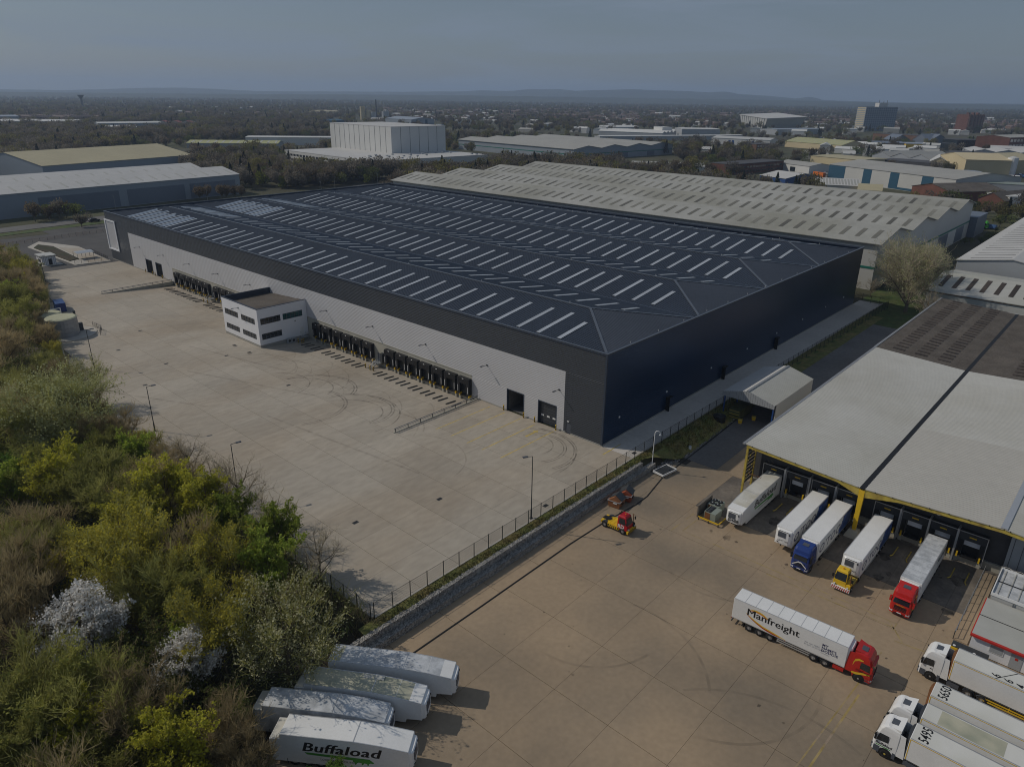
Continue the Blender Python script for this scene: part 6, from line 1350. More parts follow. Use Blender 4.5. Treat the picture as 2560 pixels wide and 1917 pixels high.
# blue striped shed
shed('storage_shed', 'pale shed with broad dark blue vertical stripes beyond the four bay shed', 'shed', (513,144), (461,43), 62, 11.6, 3.2, 'shed_pale', 'roof_grey', 1, 'x', stripes=[(0,.15,'shed_blue'),(.31,.38,'shed_blue'),(.53,.60,'shed_blue'),(.77,.85,'shed_blue'),(.6,1,'shed_blue',.1,1.6)])
T1 = tile(0,200,3.456); T2 = tile(640,200,3.456); T3 = tile(1280,200,3.456); T4 = tile(1920,200,3.456); T5 = tile(1900,400,3.352)
def shed_px(name, label, cat, tl, pa, pb, depth, h, *a, **k):
    return shed(name, label, cat, tl(*pa, h), tl(*pb, h), depth, h, *a, **k)
V = [
 ('storage_shed','long pale blue grey shed with dark vertical stripes at the far left','shed',T1,(-60,356),(640,360),70,10,2.0,'shed_white','shed_white',1,'x',dict(seams=11)),
 ('storage_shed','small pale shed at the left edge behind the striped shed','shed',T1,(-60,318),(165,316),60,11,2,'shed_steel','shed_steel',1,'x',{}),
 ('storage_shed','long low pale shed right of the striped shed','shed',T1,(846,376),(1400,370),40,7,1.5,'shed_steel','shed_white',1,'x',{}),
 ('storage_shed','small white roofed shed before the far left wood','shed',T1,(945,412),(1190,408),60,6,2.0,'shed_steel','shed_white',1,'x',{}),
 ('care_home','cluster with red tiled roofs at the far left','building',T1,(1350,372),(1660,374),25,6,4,'house_pale','tile_red',3,'y',{}),
 ('storage_shed','long mossy pale roof low in the trees left of the cold store','shed',T1,(1610,546),(2400,552),30,5,2.5,'shed_grey','roof_moss',1,'x',dict(lights=(12,'fibre_light',.1,.9,2.0))),
 ('storage_shed','white long shed just left of the cold store','shed',T1,(2120,495),(2900,500),30,9,.6,'shed_white','shed_white',1,'x',{}),
 ('works','blue roofed works far behind the cold store','building',T2,(650,352),(760,350),40,10,2,'shed_blue','shed_blue',1,'x',{}),
 ('storage_shed','grey blue shed with curved looking roof behind the cold store','shed',T2,(1340,345),(1540,342),90,13,4,'shed_steel','shed_steel',1,'y',dict(stripes=[(.2,.3,'shed_blue'),(.6,.7,'shed_blue')])),
 ('storage_shed','flat pale factory roof left of the curved roof shed','shed',T2,(1190,336),(1360,334),60,8,.6,'brick','shed_pale',1,'x',{}),
 ('storage_shed','far long white roof left of centre','shed',T2,(190,283),(370,286),60,8,1,'shed_grey','shed_white',1,'x',{}),
 ('storage_shed','far orange lit roof near the horizon wood','shed',T2,(455,270),(610,275),50,10,3,'shed_cream','roof_tan',2,'y',{}),
 ('storage_shed','small white roofed unit right of the cold store','shed',T2,(1720,352),(1850,354),30,6,1,'shed_white','shed_white',1,'x',{}),
 ('storage_shed','white multi roofed works behind the grey roofed shed','shed',T3,(750,440),(1300,462),60,7,2.5,'shed_grey','shed_white',4,'x',{}),
 ('storage_shed','white upper works roof','shed',T3,(815,408),(1095,408),40,9,2,'shed_grey','shed_white',2,'x',{}),
 ('storage_shed','square pale block of the white works','building',T3,(1300,412),(1385,412),30,14,0,'shed_white','shed_white',1,'x',{}),
 ('storage_shed','long grey box shed near the slanted white hall','shed',T3,(1470,424),(1800,428),50,13,.5,'shed_grey','shed_white',1,'x',{}),
 ('train_shed','very long thin white roof along the railway','shed',T3,(760,488),(2000,480),18,6,.6,'shed_grey','shed_white',1,'x',{}),
 ('storage_shed','white unit with blue doors behind the lorry park','shed',T3,(1725,500),(2230,522),40,8,2,'shed_white','shed_pale',1,'x',dict(stripes=[(.3,.34,'container_blue',.2,6),(.36,.4,'container_blue',.2,6),(.62,.66,'container_blue',.2,6),(.7,.74,'container_blue',.2,6)])),
 ('storage_shed','pale striped roof shed above the hedge','shed',T3,(1385,586),(1720,602),28,5,2,'shed_pale','roof_pale',1,'x',dict(lights=(14,'fibre_cement',.1,.9,1.5))),
 ('storage_shed','flat pale shed just behind the four bay shed','shed',T3,(1020,735),(1670,755),40,5,0,'shed_white','roof_grey',1,'x',{}),
 ('storage_shed','yellowish ridged roof shed left of the tall office slab','shed',T4,(150,530),(640,566),45,7,5,'shed_cream','roof_moss',1,'x',dict(lights=(13,'roof_grey',.05,.95,1.2))),
 ('brick_office','dark three storey brick office before the yellowish shed','building',T3,(2115,560),(2300,555),24,10,0,'brick_brown','roof_dark',1,'x',dict(wins=('f',((1.2,2.8),(4.4,6.0),(7.4,9.0)),8,1,1,'shed_pale'))),
 ('brick_office','long brown brick block with flat roof nearer the four bay shed','building',T3,(1905,735),(2350,700),22,8,0,'brick','roof_dark',1,'x',dict(wins=('f',((1.2,2.6),(4.6,6.2)),16,2,2,'glass'))),
 ('garage','white garage with striped roof before the cream works','garage',T4,(70,712),(360,748),26,6,2,'shed_white','roof_grey',1,'x',dict(stripes=[(.45,.6,'glass',.2,4)])),
 ('factory','long cream walled factory behind the blue striped shed','factory',T4,(370,655),(800,694),40,8,.4,'shed_cream','roof_tan',1,'x',{}),
 ('storage_shed','big dull ridged roof behind the cream factory','shed',T4,(900,650),(1400,690),70,8,4,'shed_grey','roof_grey',3,'y',{}),
 ('storage_shed','cream ridged roof in the middle of the works','shed',T4,(1400,705),(1720,720),50,8,4,'shed_cream','roof_pale',2,'y',{}),
 ('storage_shed','dark long flat roof in the works','shed',T4,(960,690),(1600,735),30,7,.0,'roof_dark','roof_dark',1,'x',{}),
 ('hangar','big cream hangar with curved looking roof at the right','hangar',T4,(1715,690),(2110,700),60,13,4,'shed_cream','shed_cream',1,'x',{}),
 ('storage_shed','cream gable building at the right edge','shed',T4,(2115,700),(2420,690),60,12,4,'shed_cream','roof_tan',1,'x',{}),
 ('storage_shed','wide pale ridged roofs at the far right','shed',T4,(1760,618),(2400,640),60,8,2.5,'shed_grey','roof_pale',3,'y',{}),
 ('storage_shed','grey long roof at the right before the brick mill','shed',T4,(1930,590),(2500,612),50,9,2,'shed_grey','roof_pale',1,'x',{}),
 ('storage_shed','dark sloped roof in the works','shed',T4,(1600,650),(1900,660),50,8,3,'roof_dark','roof_dark',1,'x',{}),
 ('school','pale gabled building with white roof edges, left one','building',T4,(1080,520),(1230,522),30,8,7,'shed_slate','shed_slate',1,'y',{}),
 ('school','pale gabled building with white roof edges, middle one','building',T4,(1250,515),(1380,525),30,9,8,'shed_slate','shed_slate',1,'y',{}),
 ('school','pale gabled building with white roof edges, right one','building',T4,(1400,525),(1560,528),30,9,8,'shed_slate','shed_slate',1,'y',{}),
 ('depot_building','dark flat building under the tall office slab','building',T4,(910,462),(1300,484),30,14,0,'brick_brown','roof_dark',1,'x',{}),
 ('retail_shed','blue grey low retail roof','shed',T4,(940,545),(1195,550),40,7,1.5,'shed_slate','shed_slate',1,'x',{}),
 ('retail_shed','grey retail roof with yellow sign band','shed',T4,(1195,552),(1420,556),40,7,.5,'yellow_print','shed_steel',1,'x',{}),
 ('office_block','dark glazed long office at the right middle distance','building',T4,(1640,520),(1870,522),30,14,0,'glass','roof_dark',1,'x',{}),
 ('brick_mill','orange brick mill with pale window rows at the right edge','mill',T4,(2095,500),(2330,494),40,20,2,'brick','roof_grey',1,'x',dict(wins=('f',((3,6),(9,12),(15,18)),8,1,1,'house_pale'))),
 ('storage_shed','grey low roof left of the tall office slab','shed',T4,(80,430),(460,425),40,9,1,'shed_grey','shed_steel',1,'x',{}),
 ('storage_shed','white low unit beside the tall office slab','shed',T4,(655,422),(770,425),30,10,.5,'shed_white','shed_white',1,'x',{}),
 ('storage_shed','white striped roof by the blue unit beyond the four bay shed','shed',T5,(0,128),(215,158),36,5,3,'container_blue','roof_pale',1,'x',{}),
 ('storage_shed','pale striped roof shed before the blue striped shed','shed',T5,(470,205),(840,222),32,6,3,'shed_pale','roof_pale',1,'x',dict(lights=(14,'fibre_cement',.1,.9,1.2))),
 ('storage_shed','dull tan roof before the blue striped shed','shed',T5,(820,250),(1020,262),20,5,3,'shed_cream','roof_tan',1,'x',{}),
 ('workshop','dark long workshop roof right of the blue striped shed','shed',T5,(1600,270),(2060,262),34,6,3.5,'brick','old_roof',1,'x',{}),
 ('workshop','pale gabled workshop with dark roof at the right','shed',T5,(1830,318),(2050,345),50,6,4,'brick','old_roof',1,'y',{}),
 ('storage_shed','blue walled pale roof shed behind the striped shed','shed',T5,(1820,125),(1920,128),40,7,1,'shed_blue','shed_steel',1,'x',{}),
 ('bridge_hall','long pale green gantry roof at the right','shed',T5,(1810,190),(2230,215),16,9,.0,'shed_grey','tank_green',1,'x',{}),
 ('modular_unit','pale grey modular unit at the right edge','building',T5,(2095,310),(2400,312),20,8,.3,'shed_pale','shed_pale',1,'x',{}),
]
for v in V: shed_px(*v[:8], v[8], v[9], v[10], v[11], v[12], **v[13])
# tall office slab, brick tower, slanted white hall
ta, tb = T4(815,440), T4(1085,440)
tw = shed('office_tower', 'tall grey gridded office slab with plant room on the roof', 'office tower', ta, tb, 26, 46, 0, 'shed_steel', 'roof_dark')
Lt = math.hypot(tb[0]-ta[0], tb[1]-ta[1]); src = None
for fl2 in range(12):
    for q in range(15):
        B2 = MB().box(-Lt/15*.36, Lt/15*.36, -.25, -.02, .5, 2.9)
        if src is None: src = obj('window', B2, M['shed_slate'], tw); o = src
        else: o = share(src, 'window', tw)
        o.location = (Lt*(q+.5)/15, 0, 2+fl2*3.6)
for fl2 in range(12):
    obj('end_spandrel', MB().box(-.3,-.02,1,25,3.6+fl2*3.6,5.3+fl2*3.6), M['shed_cream'], tw)
obj('plant_room', MB().box(Lt*.45,Lt*.72,6,18,46.3,54), M['shed_white'], tw); obj('aerials', MB().cyl((Lt*.46,8,54),(Lt*.46,8,60),.4,n=5).cyl((Lt*.6,8,54),(Lt*.6,8,58),.4,n=5).cyl((Lt*.71,8,54),(Lt*.71,8,59),.4,n=5), M['steel_dark'], tw)
a_, b_ = T4(1705,455), T4(1840,455)
rt = shed('brick_tower', 'dark red brick tower block at the far right', 'tower', a_, b_, 30, 34, 0, 'brick', 'brick_brown'); L_ = math.hypot(b_[0]-a_[0], b_[1]-a_[1])
for q in range(5): obj('brick_pier', MB().box(L_*q/5+1, L_*q/5+4, -1.6, -.02, 0, 35), M['brick_brown'], rt)
for q in range(3): obj('stair_tower', MB().box(L_*(.15+.3*q), L_*(.25+.3*q), 8, 14, 34.3, 38), M['brick'], rt)
a_, b_ = T3(1990,405), T3(2215,425)
FL = math.hypot(b_[0]-a_[0], b_[1]-a_[1]); st = thing('sports_hall', 'white angular hall with outward slanting ribbed walls', 'hall', (a_[0], a_[1], 0), math.atan2(b_[1]-a_[1], b_[0]-a_[0])); addfoot(a_, ((b_[0]-a_[0])/FL, (b_[1]-a_[1])/FL), (-(b_[1]-a_[1])/FL, (b_[0]-a_[0])/FL), FL, 90)
obj('wall', MB().hexa([(0,0,0),(FL*.85,0,0),(FL*.85,80,0),(0,80,0),(-6,-6,25),(FL,-6,20),(FL,86,24),(-6,86,29)]), M['shed_white'], st)
for q in range(12): obj('wall_rib', MB().bar((FL*.85*q/12,-.3,0),(-6+(FL+6)*q/12,-6.3,24.5-4.5*q/12),1.0,.8), M['shed_grey'], st)
obj('roof_slope', MB().hexa([(-7,-7,25.05),(FL+1,-7,20.05),(FL+1,87,24.05),(-7,87,29.05),(-7,-7,26),(FL+1,-7,21),(FL+1,87,25),(-7,87,30)]), M['roof_pale'], st)
# silos far behind the cold store
sx, sy = T2(925,345); s_ = thing('silo_plant', 'tall pale silo plant far behind the cold store', 'silos', (sx, sy, 0)); addfoot((sx-20,sy-20),(1,0),(0,1),60,60)
for i, (dx, dy, r_, hh_) in enumerate(((0,0,6,30),(11,-10,6,22),(16,-22,6,18),(30,-50,9,20))): obj('silo', MB().cyl((dx,dy,0),(dx,dy,hh_),r_,n=14), M['shed_cream'] if i < 2 else M['shed_grey'], s_)
obj('stack', MB().cyl((26,-20,0),(26,-20,46),1.8,1.3,n=8), M['steel_dark'], s_)
wx_, wy_ = T1(718,250); wt = thing('water_tower', 'slim dark water tower standing up from the far left wood', 'water tower', (wx_, wy_, 0)); obj('stem', MB().cyl((0,0,0),(0,0,34),4,3.5,n=10), M['steel_dark'], wt); obj('bowl', MB().cyl((0,0,33),(0,0,43),4,11,n=14), M['steel_dark'], wt)
# ---- gatehouse, cycle shelter, tanks, container at the far end of the yard
gp = struct('access_road', MB().quad((-58,228,-.02),(0,228,-.02),(60,300,-.02),(-70,300,-.02)).quad((-57,221.6,-.06),(0,221.6,-.06),(0,228,-.06),(-57,228,-.06)).quad((0,228.6,-.03),(140,228.6,-.03),(140,312,-.03),(0,312,-.03)), M['asphalt'], fix=False)
struct('main_road', MB().quad((-160,300,-.012),(260,352,-.012),(260,366,-.012),(-160,313,-.012)), M['asphalt_light'], fix=False)
struct('verge', MB().quad((-160,291,-.008),(260,343,-.008),(260,350,-.008),(-160,298.5,-.008)), M['verge'], fix=False)
isl = struct('kerbed_island', MB().prism([(-14,226),(-2,224.5),(-1,262),(-9,284),(-16,274)], 'z', -.05, .12), M['kerb'])
obj('planting_bed', MB().prism([(-13.3,234),(-9.4,236),(-8.4,268),(-11.5,276),(-14.8,270)], 'z', .12, .35), M['litter'], isl); obj('paving', MB().prism([(-8.8,227),(-2.6,226),(-2,258),(-7.6,264)], 'z', .12, .16), M['concrete'], isl)
fence('rail_fence', 'dark timber post fence along the access road before the main road', [(-70,272),(-20,283),(60,296)], 3.0, 1.3, M['black'], M['rust'])
gh_ = thing('gatehouse', 'small white flat roofed gatehouse on a kerbed island at the far yard entrance', 'gatehouse', (-22.6,232.5,0))
obj('island', MB().box(-1.2,6.2,-1.6,9.5,-.1,.14), M['kerb'], gh_); obj('walls', MB().box(0,4.6,0,6,.14,3.2), M['white_clad'], gh_); obj('roof', MB().box(-.3,4.9,-.3,6.3,3.2,3.55), M['shed_pale'], gh_)
for q in range(9): obj('cladding_rib', MB().box(.1+q*.53,.2+q*.53,-.05,-.002,.2,3.1), M['shed_grey'], gh_)
d = obj('door', MB().box(2.1,3.2,-.07,-.002,.16,2.3), M['black'], gh_); obj('window', MB().box(-.05,-.002,1.5,4,1.1,2.2), M['glass'], gh_)
cs = thing('cycle_shelter', 'curved pale roof cycle shelter on posts inside a railed enclosure', 'shelter', (-7.5,236,.14)); n = 8
obj('roof', MB().add([(-3+0*i+6*j, -2.5+5*i/n, 2.0+.8*math.sin(PI*i/n*.6+.5)) for i in range(n+1) for j in (0,1)], [(2*i,2*i+1,2*i+3,2*i+2) for i in range(n)]), M['alu'], cs)
for x in (-2.8,0,2.8): obj('post', MB().cyl((x,-2,0),(x,-2,2.2),.06,n=6).cyl((x,2.3,0),(x,2.3,2.5),.06,n=6), M['steel_dark'], cs)
fence('railings', 'black bar railings round the cycle shelter', [(-13.6,227.5),(-2.5,226.2),(-1.5,246)], 2.4, 1.6, M['black'], M['black'])
tk2 = thing('storage_tank', 'big silver cylindrical storage tank with pale green lid at the wood edge', 'tank', (-44.4,140.2,0))
obj('plinth', MB().cyl((0,0,-.05),(0,0,.18),7.0,n=28), M['kerb'], tk2)
for q in range(4): obj('shell_ring', MB().cyl((-.6,0,.18+q*1.15),(-.6,0,1.30+q*1.15),3.7,n=28), M['galv'], tk2)
obj('lid', MB().cyl((-.6,0,4.78),(-.6,0,5.0),3.75,3.4,n=28), M['tank_lid'], tk2); obj('ladder', MB().box(2.9,3.4,1.2,1.7,.2,5.6).box(3.4,4.4,.6,1.4,.2,2.2), M['steel_dark'], tk2)
fence('railings', 'grey guard rail round the silver tank', [(-38.5,133.6),(-36.6,138),(-37,143)], 2.2, 1.3, M['steel_dark'], M['steel_dark'])
tk3 = thing('storage_tank', 'lower round tank with yellowish lid between the blue container and the silver tank', 'tank', (-45.2,151.8,0)); obj('shell', MB().cyl((0,0,0),(0,0,3.4),3.6,n=24), M['galv'], tk3); obj('lid', MB().cyl((0,0,3.4),(0,0,3.6),3.65,3.3,n=24), M['tank_lid'], tk3); obj('pipe', MB().tube([(3.4,-1,0),(3.4,-1,4.6),(1.0,-1,4.6)],.12,6), M['white_paint'], tk3)
pr = thing('pump_house', 'low grey roofed pump house between the two tanks', 'pump house', (-44.0,146.2,0)); obj('walls', MB().box(-2.5,3,-1.5,1.5,0,2.3), M['steel_dark'], pr); obj('roof', MB().box(-2.7,3.2,-1.7,1.7,2.3,2.5), M['shed_grey'], pr)
ct = thing('shipping_container', 'blue shipping container at the wood edge far down the yard', 'container', (-37.6,166.5,0), R(80))
obj('box', MB().box(-3,3,-1.22,1.22,.1,2.6), M['container_blue'], ct)
for q in range(14):
    for s in (-1,1): obj('corrugation', MB().box(-2.9+q*.42,-2.7+q*.42,s*1.26-.04*(s>0),s*1.26+.04*(s<0),.3,2.5), M['container_blue'], ct)
for q in range(2): obj('door', MB().box(-3.05,-3.0,-1.2+q*1.22,-.02+q*1.2,.15,2.55), M['truck_blue'], ct)
# street lamps beyond the warehouse
for i, (px, py) in enumerate(((1750/2.4578+0,800),(0,0))[:0]): pass
for i, (x, y) in enumerate(((150,312),(172,330),(206,330),(232,338),(40,330),(92,338),(-40,305),(262,345))):
    lamp_post(x, y, 0, 10.5, R(90+(i % 2)*180), 'tall pale street lamp beside the road behind the warehouse', 'street lamps behind the warehouse', 'galv')
# cars
CARM = {}
def car(x, y, rz, m, label, group, s=1.0):
    if m not in CARM:
        b = MB(); pr_ = [(-2.1,.35),(2.1,.35),(2.15,.75),(1.2,.95),(.6,1.42),(-1.3,1.45),(-1.95,1.0),(-2.15,.85)]
        b.prism(pr_, 'y', -.85, .85, 0); b.prism([(.72,.98),(.45,1.34),(-1.2,1.36),(-1.7,1.0)], 'y', -.86, .86, 1)
        b.add([(1.22,-.75,.96),(1.22,.75,.96),(.62,.7,1.43),(.62,-.7,1.43)], [(0,1,2,3)], 1)
        for xx in (-1.3,1.35):
            for yy in (-.8,.8): b.cyl((xx,yy-.1,.32),(xx,yy+.1,.32),.32,n=8,m=2)
        me = b.mesh('car'); fix_normals(me)
        for k in (m,'glass','tyre'): me.materials.append(M[k])
        CARM[m] = me
    o = bpy.data.objects.new('car', CARM[m]); COL.objects.link(o); place(o, x, y, 0, rz, s); return tag(o, label, 'car', group)
t = thing('van', 'blue flatbed van driving on the main road at the far left', 'van', (-24,317,0), R(7)); obj('load_bed', MB().box(-3.2,.6,-1.1,1.1,.7,2.6), M['car_blue'], t); obj('cab', MB().prism([(.7,.5),(3.0,.5),(3.0,1.2),(2.2,2.2),(.7,2.3)], 'y', -1,1), M['car_silver'], t); obj('windscreen', MB().add([(2.95,-.9,1.3),(2.95,.9,1.3),(2.28,.85,2.15),(2.28,-.85,2.15)],[(0,1,2,3)]), M['glass'], t)
for x_ in (-2.2,2.2):
    for s in (-1,1): wheel(t, x_, s*.95, .42, .28)
car(26,321.5,R(7),'car_dark','dark car driving on the main road behind the gatehouse','cars on the main road',1.2)
rr = random.Random(21); cols = ('car_white','car_white','car_silver','car_dark','car_red','car_white','car_silver','car_blue')
def park(tl, px0, py0, px1, py1, n, rows, lab, grp):
    for r_ in range(rows):
        for q in range(n):
            f = (q+.5)/n; x, y = tl(px0+(px1-px0)*f, py0+(py1-py0)*f + r_*9)
            if blocked(x, y): continue
            car(x, y, R(rr.choice((20,110))+rr.uniform(-4,4)), rr.choice(cols), lab, grp, 1.15)
park(T5,255,80,560,108,24,3,'small car in the crowded car park left of the blue striped shed','cars parked left of the blue striped shed')
park(T5,1960,120,2212,130,16,3,'small car in the rows before the cream hangar','cars parked before the cream hangar')
park(T4,420,505,780,520,20,1,'small car in the row under the tall office slab','cars parked under the office slab')
park(T2,20,690,110,694,5,1,'white car parked by the trees left of the low office block','cars parked by the low office block')
# lorries far right
for i, (px, py, m, lab) in enumerate(((1870,575,'lime','bright green lorry cab standing past the four bay shed'),(1925,575,'tarp_blue','blue sheeted load beside the bright green cab'))):
    x, y = T5(px, py)
    t = thing('lorry', lab, 'lorry', (x, y, 0), R(-100))
    if i == 0: cab_parts(t, 16.6, m, axles=(11.5,None)); t.location = (x+2.5, y+14.5, 0); obj('trailer_box', MB().box(4,13.4,-1.25,1.25,1.1,3.6), M['shed_grey'], t)
    else: obj('load', MB().hexa([(-3,-1.2,.4),(3,-1.2,.4),(3,1.2,.4),(-3,1.2,.4),(-2.6,-1,2.2),(2.6,-1,2.2),(2.6,1,2.0),(-2.6,1,2.0)]), M[m], t); obj('bed', MB().box(-3.2,3.2,-1.25,1.25,.1,.4), M['steel_dark'], t)
x, y = T5(490,158); t = thing('shipping_container', 'orange container beside the blue striped shed', 'container', (x, y, 0), R(60)); obj('box', MB().box(-6,6,-1.25,1.25,0,5.2), M['orange_box'], t); obj('seam', MB().box(-6.02,6.02,-1.28,1.28,2.55,2.65), M['rust'], t)
x, y = T5(2085,135); t = thing('silo', 'white silo standing before the cream hangar', 'silo', (x, y, 0)); obj('shell', MB().cyl((0,0,0),(0,0,15),4.2,n=16), M['white_paint'], t); obj('cap', MB().cyl((0,0,15),(0,0,16.5),4.2,.6,n=16), M['shed_pale'], t)
for i, (px, py) in enumerate(((2110,400),(2150,425),(2190,410))):
    x, y = T5(px, py); t = thing('box_trailer', 'far parked trailer behind the tree at the right edge', 'trailer', (x, y, 0), R(200), 'far trailers at the right edge'); obj('trailer_box', MB().box(-6.5,6.5,-1.3,1.3,1.0,3.9), M['trailer_grey'], t); obj('chassis', MB().box(-6,6,-1,1,.4,1.0), M['steel_dark'], t)
struct('far_yard', MB().quad(*[(*T5(*p), -.06) for p in ((1780,330),(2500,360),(2500,470),(1860,430))]).quad(*[(*T5(*p), -.05) for p in ((200,105),(570,90),(560,150),(230,160))]), M['asphalt_light'], fix=False)
# ================================================================== HOUSES, HILLS, FAR WOODS
hm = []
for k in range(4):
    b = MB(); w, d, h, r_ = (5.2,8.5,5.2,2.6) if k < 3 else (8.5,8.5,5.4,3.2)
    b.box(-w/2,w/2,-d/2,d/2,-.5,h,0); b.prism([(-d/2-.3,h),(d/2+.3,h),(0,h+r_)], 'x', -w/2-.05, w/2+.05, 1); b.box(w/2-.9,w/2-.1,-.5,.5,h+r_*.6,h+r_+1.1,0)
    for s in (-1,1):
        for z in (1.0,3.4): b.box(-1.6,-.3,s*d/2-.04,s*d/2+.04,z,z+1.3,2).box(.5,1.7,s*d/2-.04,s*d/2+.04,z,z+1.3,2)
    me = b.mesh('terraced_house'); fix_normals(me)
    for q in (('house_wall','house_wall','house_pale','house_wall')[k],'house_roof','glass'): me.materials.append(M[q])
    hm.append(me)
HOUSE = []; rr = random.Random(33)
def street(x, y, ang, n, kind):
    for q in range(n):
        px, py = x+5.25*q*math.cos(ang), y+5.25*q*math.sin(ang)
        if not blocked(px, py): HOUSE.append((px, py, ang, kind))
zones = [(T3,600,180,1950,395,120),(T3,0,230,700,330,40),(T4,0,250,800,390,60),(T4,1100,380,1700,440,16),(T4,1850,350,2212,440,14),(T1,250,285,1250,345,46),(T1,1300,300,1750,350,14),(T2,1150,240,2212,360,44),(T2,0,280,650,330,10)]
for (tl, x0, y0, x1, y1, n) in zones:
    for i in range(int(n*1.9)):
        u = rr.random(); x, y = tl(rr.uniform(x0, x1), y0+(y1-y0)*(1-(1-u)**1.0))
        if math.hypot(x-CAM[0], y-CAM[1]) < 700: continue
        street(x, y, rr.choice((R(12),R(102),R(12)))+rr.uniform(-.15,.15), rr.choice((6,9,12)), rr.choice((0,0,0,1,2)))
HOUSE.sort(key=lambda q: (q[0]-CAM[0])**2+(q[1]-CAM[1])**2)
for i, (x, y, a, k) in enumerate(HOUSE[:290]):
    o = bpy.data.objects.new('terraced_house', hm[k]); COL.objects.link(o); place(o, x, y, 0, a)
    tag(o, 'small far brick terraced house among the town roofs', 'house', 'terraced houses of the far town')
far = MB(); 
tv, tf, tm_ = [], [], []
base_v = [np.array([v.co[:] for v in m.vertices]) for m in hm]; base_f = [[tuple(p.vertices) for p in m.polygons] for m in hm]; base_m = [[p.material_index for p in m.polygons] for m in hm]
off = 0; V_, F_, MI = [], [], []
for (x, y, a, k) in HOUSE[290:]:
    c, s = math.cos(a), math.sin(a); bv = base_v[k]
    V_.append(np.stack([bv[:,0]*c-bv[:,1]*s+x, bv[:,0]*s+bv[:,1]*c+y, bv[:,2]], 1)); F_ += [tuple(i+off for i in f) for f in base_f[k]]; MI += [(m if m != 0 else (3 if k == 2 else 0)) for m in base_m[k]]; off += len(bv)
if V_:
    me = bpy.data.meshes.new('far_houses'); me.from_pydata(np.concatenate(V_).tolist(), [], F_)
    for q in ('house_wall','house_roof','glass','house_pale'): me.materials.append(M[q])
    me.polygons.foreach_set('material_index', MI); me.update()
    tag(obj('far_houses', me, [], fix=False), 'hazy mass of brick terraces spread over the far town', 'houses', kind='stuff')
rs = random.Random(44); fb = MB()
for (tl, x0, y0, x1, y1, n) in ((T3,0,225,2212,480,70),(T4,0,300,2212,480,60),(T2,1000,270,2212,370,40),(T1,900,250,2212,330,16),(T4,500,560,2212,690,40)):
    for q in range(n):
        x, y = tl(rs.uniform(x0,x1), rs.uniform(y0,y1))
        if blocked(x, y): continue
        a_ = R(rs.choice((12,102))+rs.uniform(-8,8)); L2_, D2_, h_ = rs.uniform(10,34), rs.uniform(8,18), rs.uniform(4,8); c_, s_2 = math.cos(a_), math.sin(a_); m_ = rs.choice((0,0,1,1,2))
        pt = lambda u, v, z: (x+u*c_-v*s_2, y+u*s_2+v*c_, z)
        fb.hexa([pt(0,0,-1),pt(L2_,0,-1),pt(L2_,D2_,-1),pt(0,D2_,-1),pt(0,0,h_),pt(L2_,0,h_),pt(L2_,D2_,h_),pt(0,D2_,h_)], m_)
        fb.add([pt(-.3,-.3,h_),pt(L2_+.3,-.3,h_),pt(L2_+.3,D2_+.3,h_),pt(-.3,D2_+.3,h_),pt(-.3,D2_/2,h_+2.4),pt(L2_+.3,D2_/2,h_+2.4)], [(0,1,5,4),(2,3,4,5),(0,4,3),(1,2,5)], m_)
        addfoot((x,y),(c_,s_2),(-s_2,c_),L2_,D2_,3)
tag(obj('far_sheds', fb, [M['shed_white'], M['shed_pale'], M['roof_grey']], fix=False), 'scatter of small pale sheds and shops among the far houses', 'sheds', kind='stuff')
# hills on the horizon, each ridge at its own distance
def hills(name, pts, D, depth):
    b = MB(); vs = []
    for (px, py) in pts:
        d = _f + (px-1280)/FPX*_r - (py-958.5)/FPX*_u2; hl = math.hypot(d[0], d[1]); ux = (d[0]/hl, d[1]/hl)
        z = max(5, CAM[2] + d[2]/hl*D)
        for q, (dd, zz) in enumerate(((-depth,-5),(-depth*.45,z*.55),(0,z),(depth*.6,z*.6),(depth,-5))): vs.append((CAM[0]+ux[0]*(D+dd), CAM[1]+ux[1]*(D+dd), zz))
    n = len(pts); b.add(vs, [(5*i+q, 5*(i+1)+q, 5*(i+1)+q+1, 5*i+q+1) for i in range(n-1) for q in range(4)])
    struct(name, b, M['hill'], fix=False)
def dens(P, n=80, amp=.8, seed=1):
    r_ = random.Random(seed); X = np.linspace(P[0][0], P[-1][0], n); Y = np.interp(X, [p[0] for p in P], [p[1] for p in P]); return [(x, y+r_.uniform(-amp, amp)*.5) for x, y in zip(X, Y)]
hills('far_hills', dens([(-300,228),(0,223.5),(160,226),(300,222.5),(350,220.5),(450,219.5),(540,223),(640,228),(760,229),(1000,230),(1160,229),(1200,226.5),(1280,228),(1310,224),(1400,223.5),(1440,228)],90,.7,1), 11800, 2200)
hills('far_hills', dens([(1390,231),(1460,226.5),(1540,225),(1590,223.2),(1640,226.5),(1720,228.5),(1780,232),(1800,229.5),(1820,230.5),(1850,236),(1920,240),(1990,247),(2010,244),(2025,242.5),(2040,245),(2050,250),(2120,253),(2250,257),(2400,259),(2560,260),(2900,264)],110,.7,2), 11000, 2000)
hills('far_hills', dens([(-300,233),(0,230),(300,233),(700,236),(1100,238),(1500,244),(1900,250),(2200,257),(2560,263),(2900,266)],120,1.0,3), 7600, 1500)

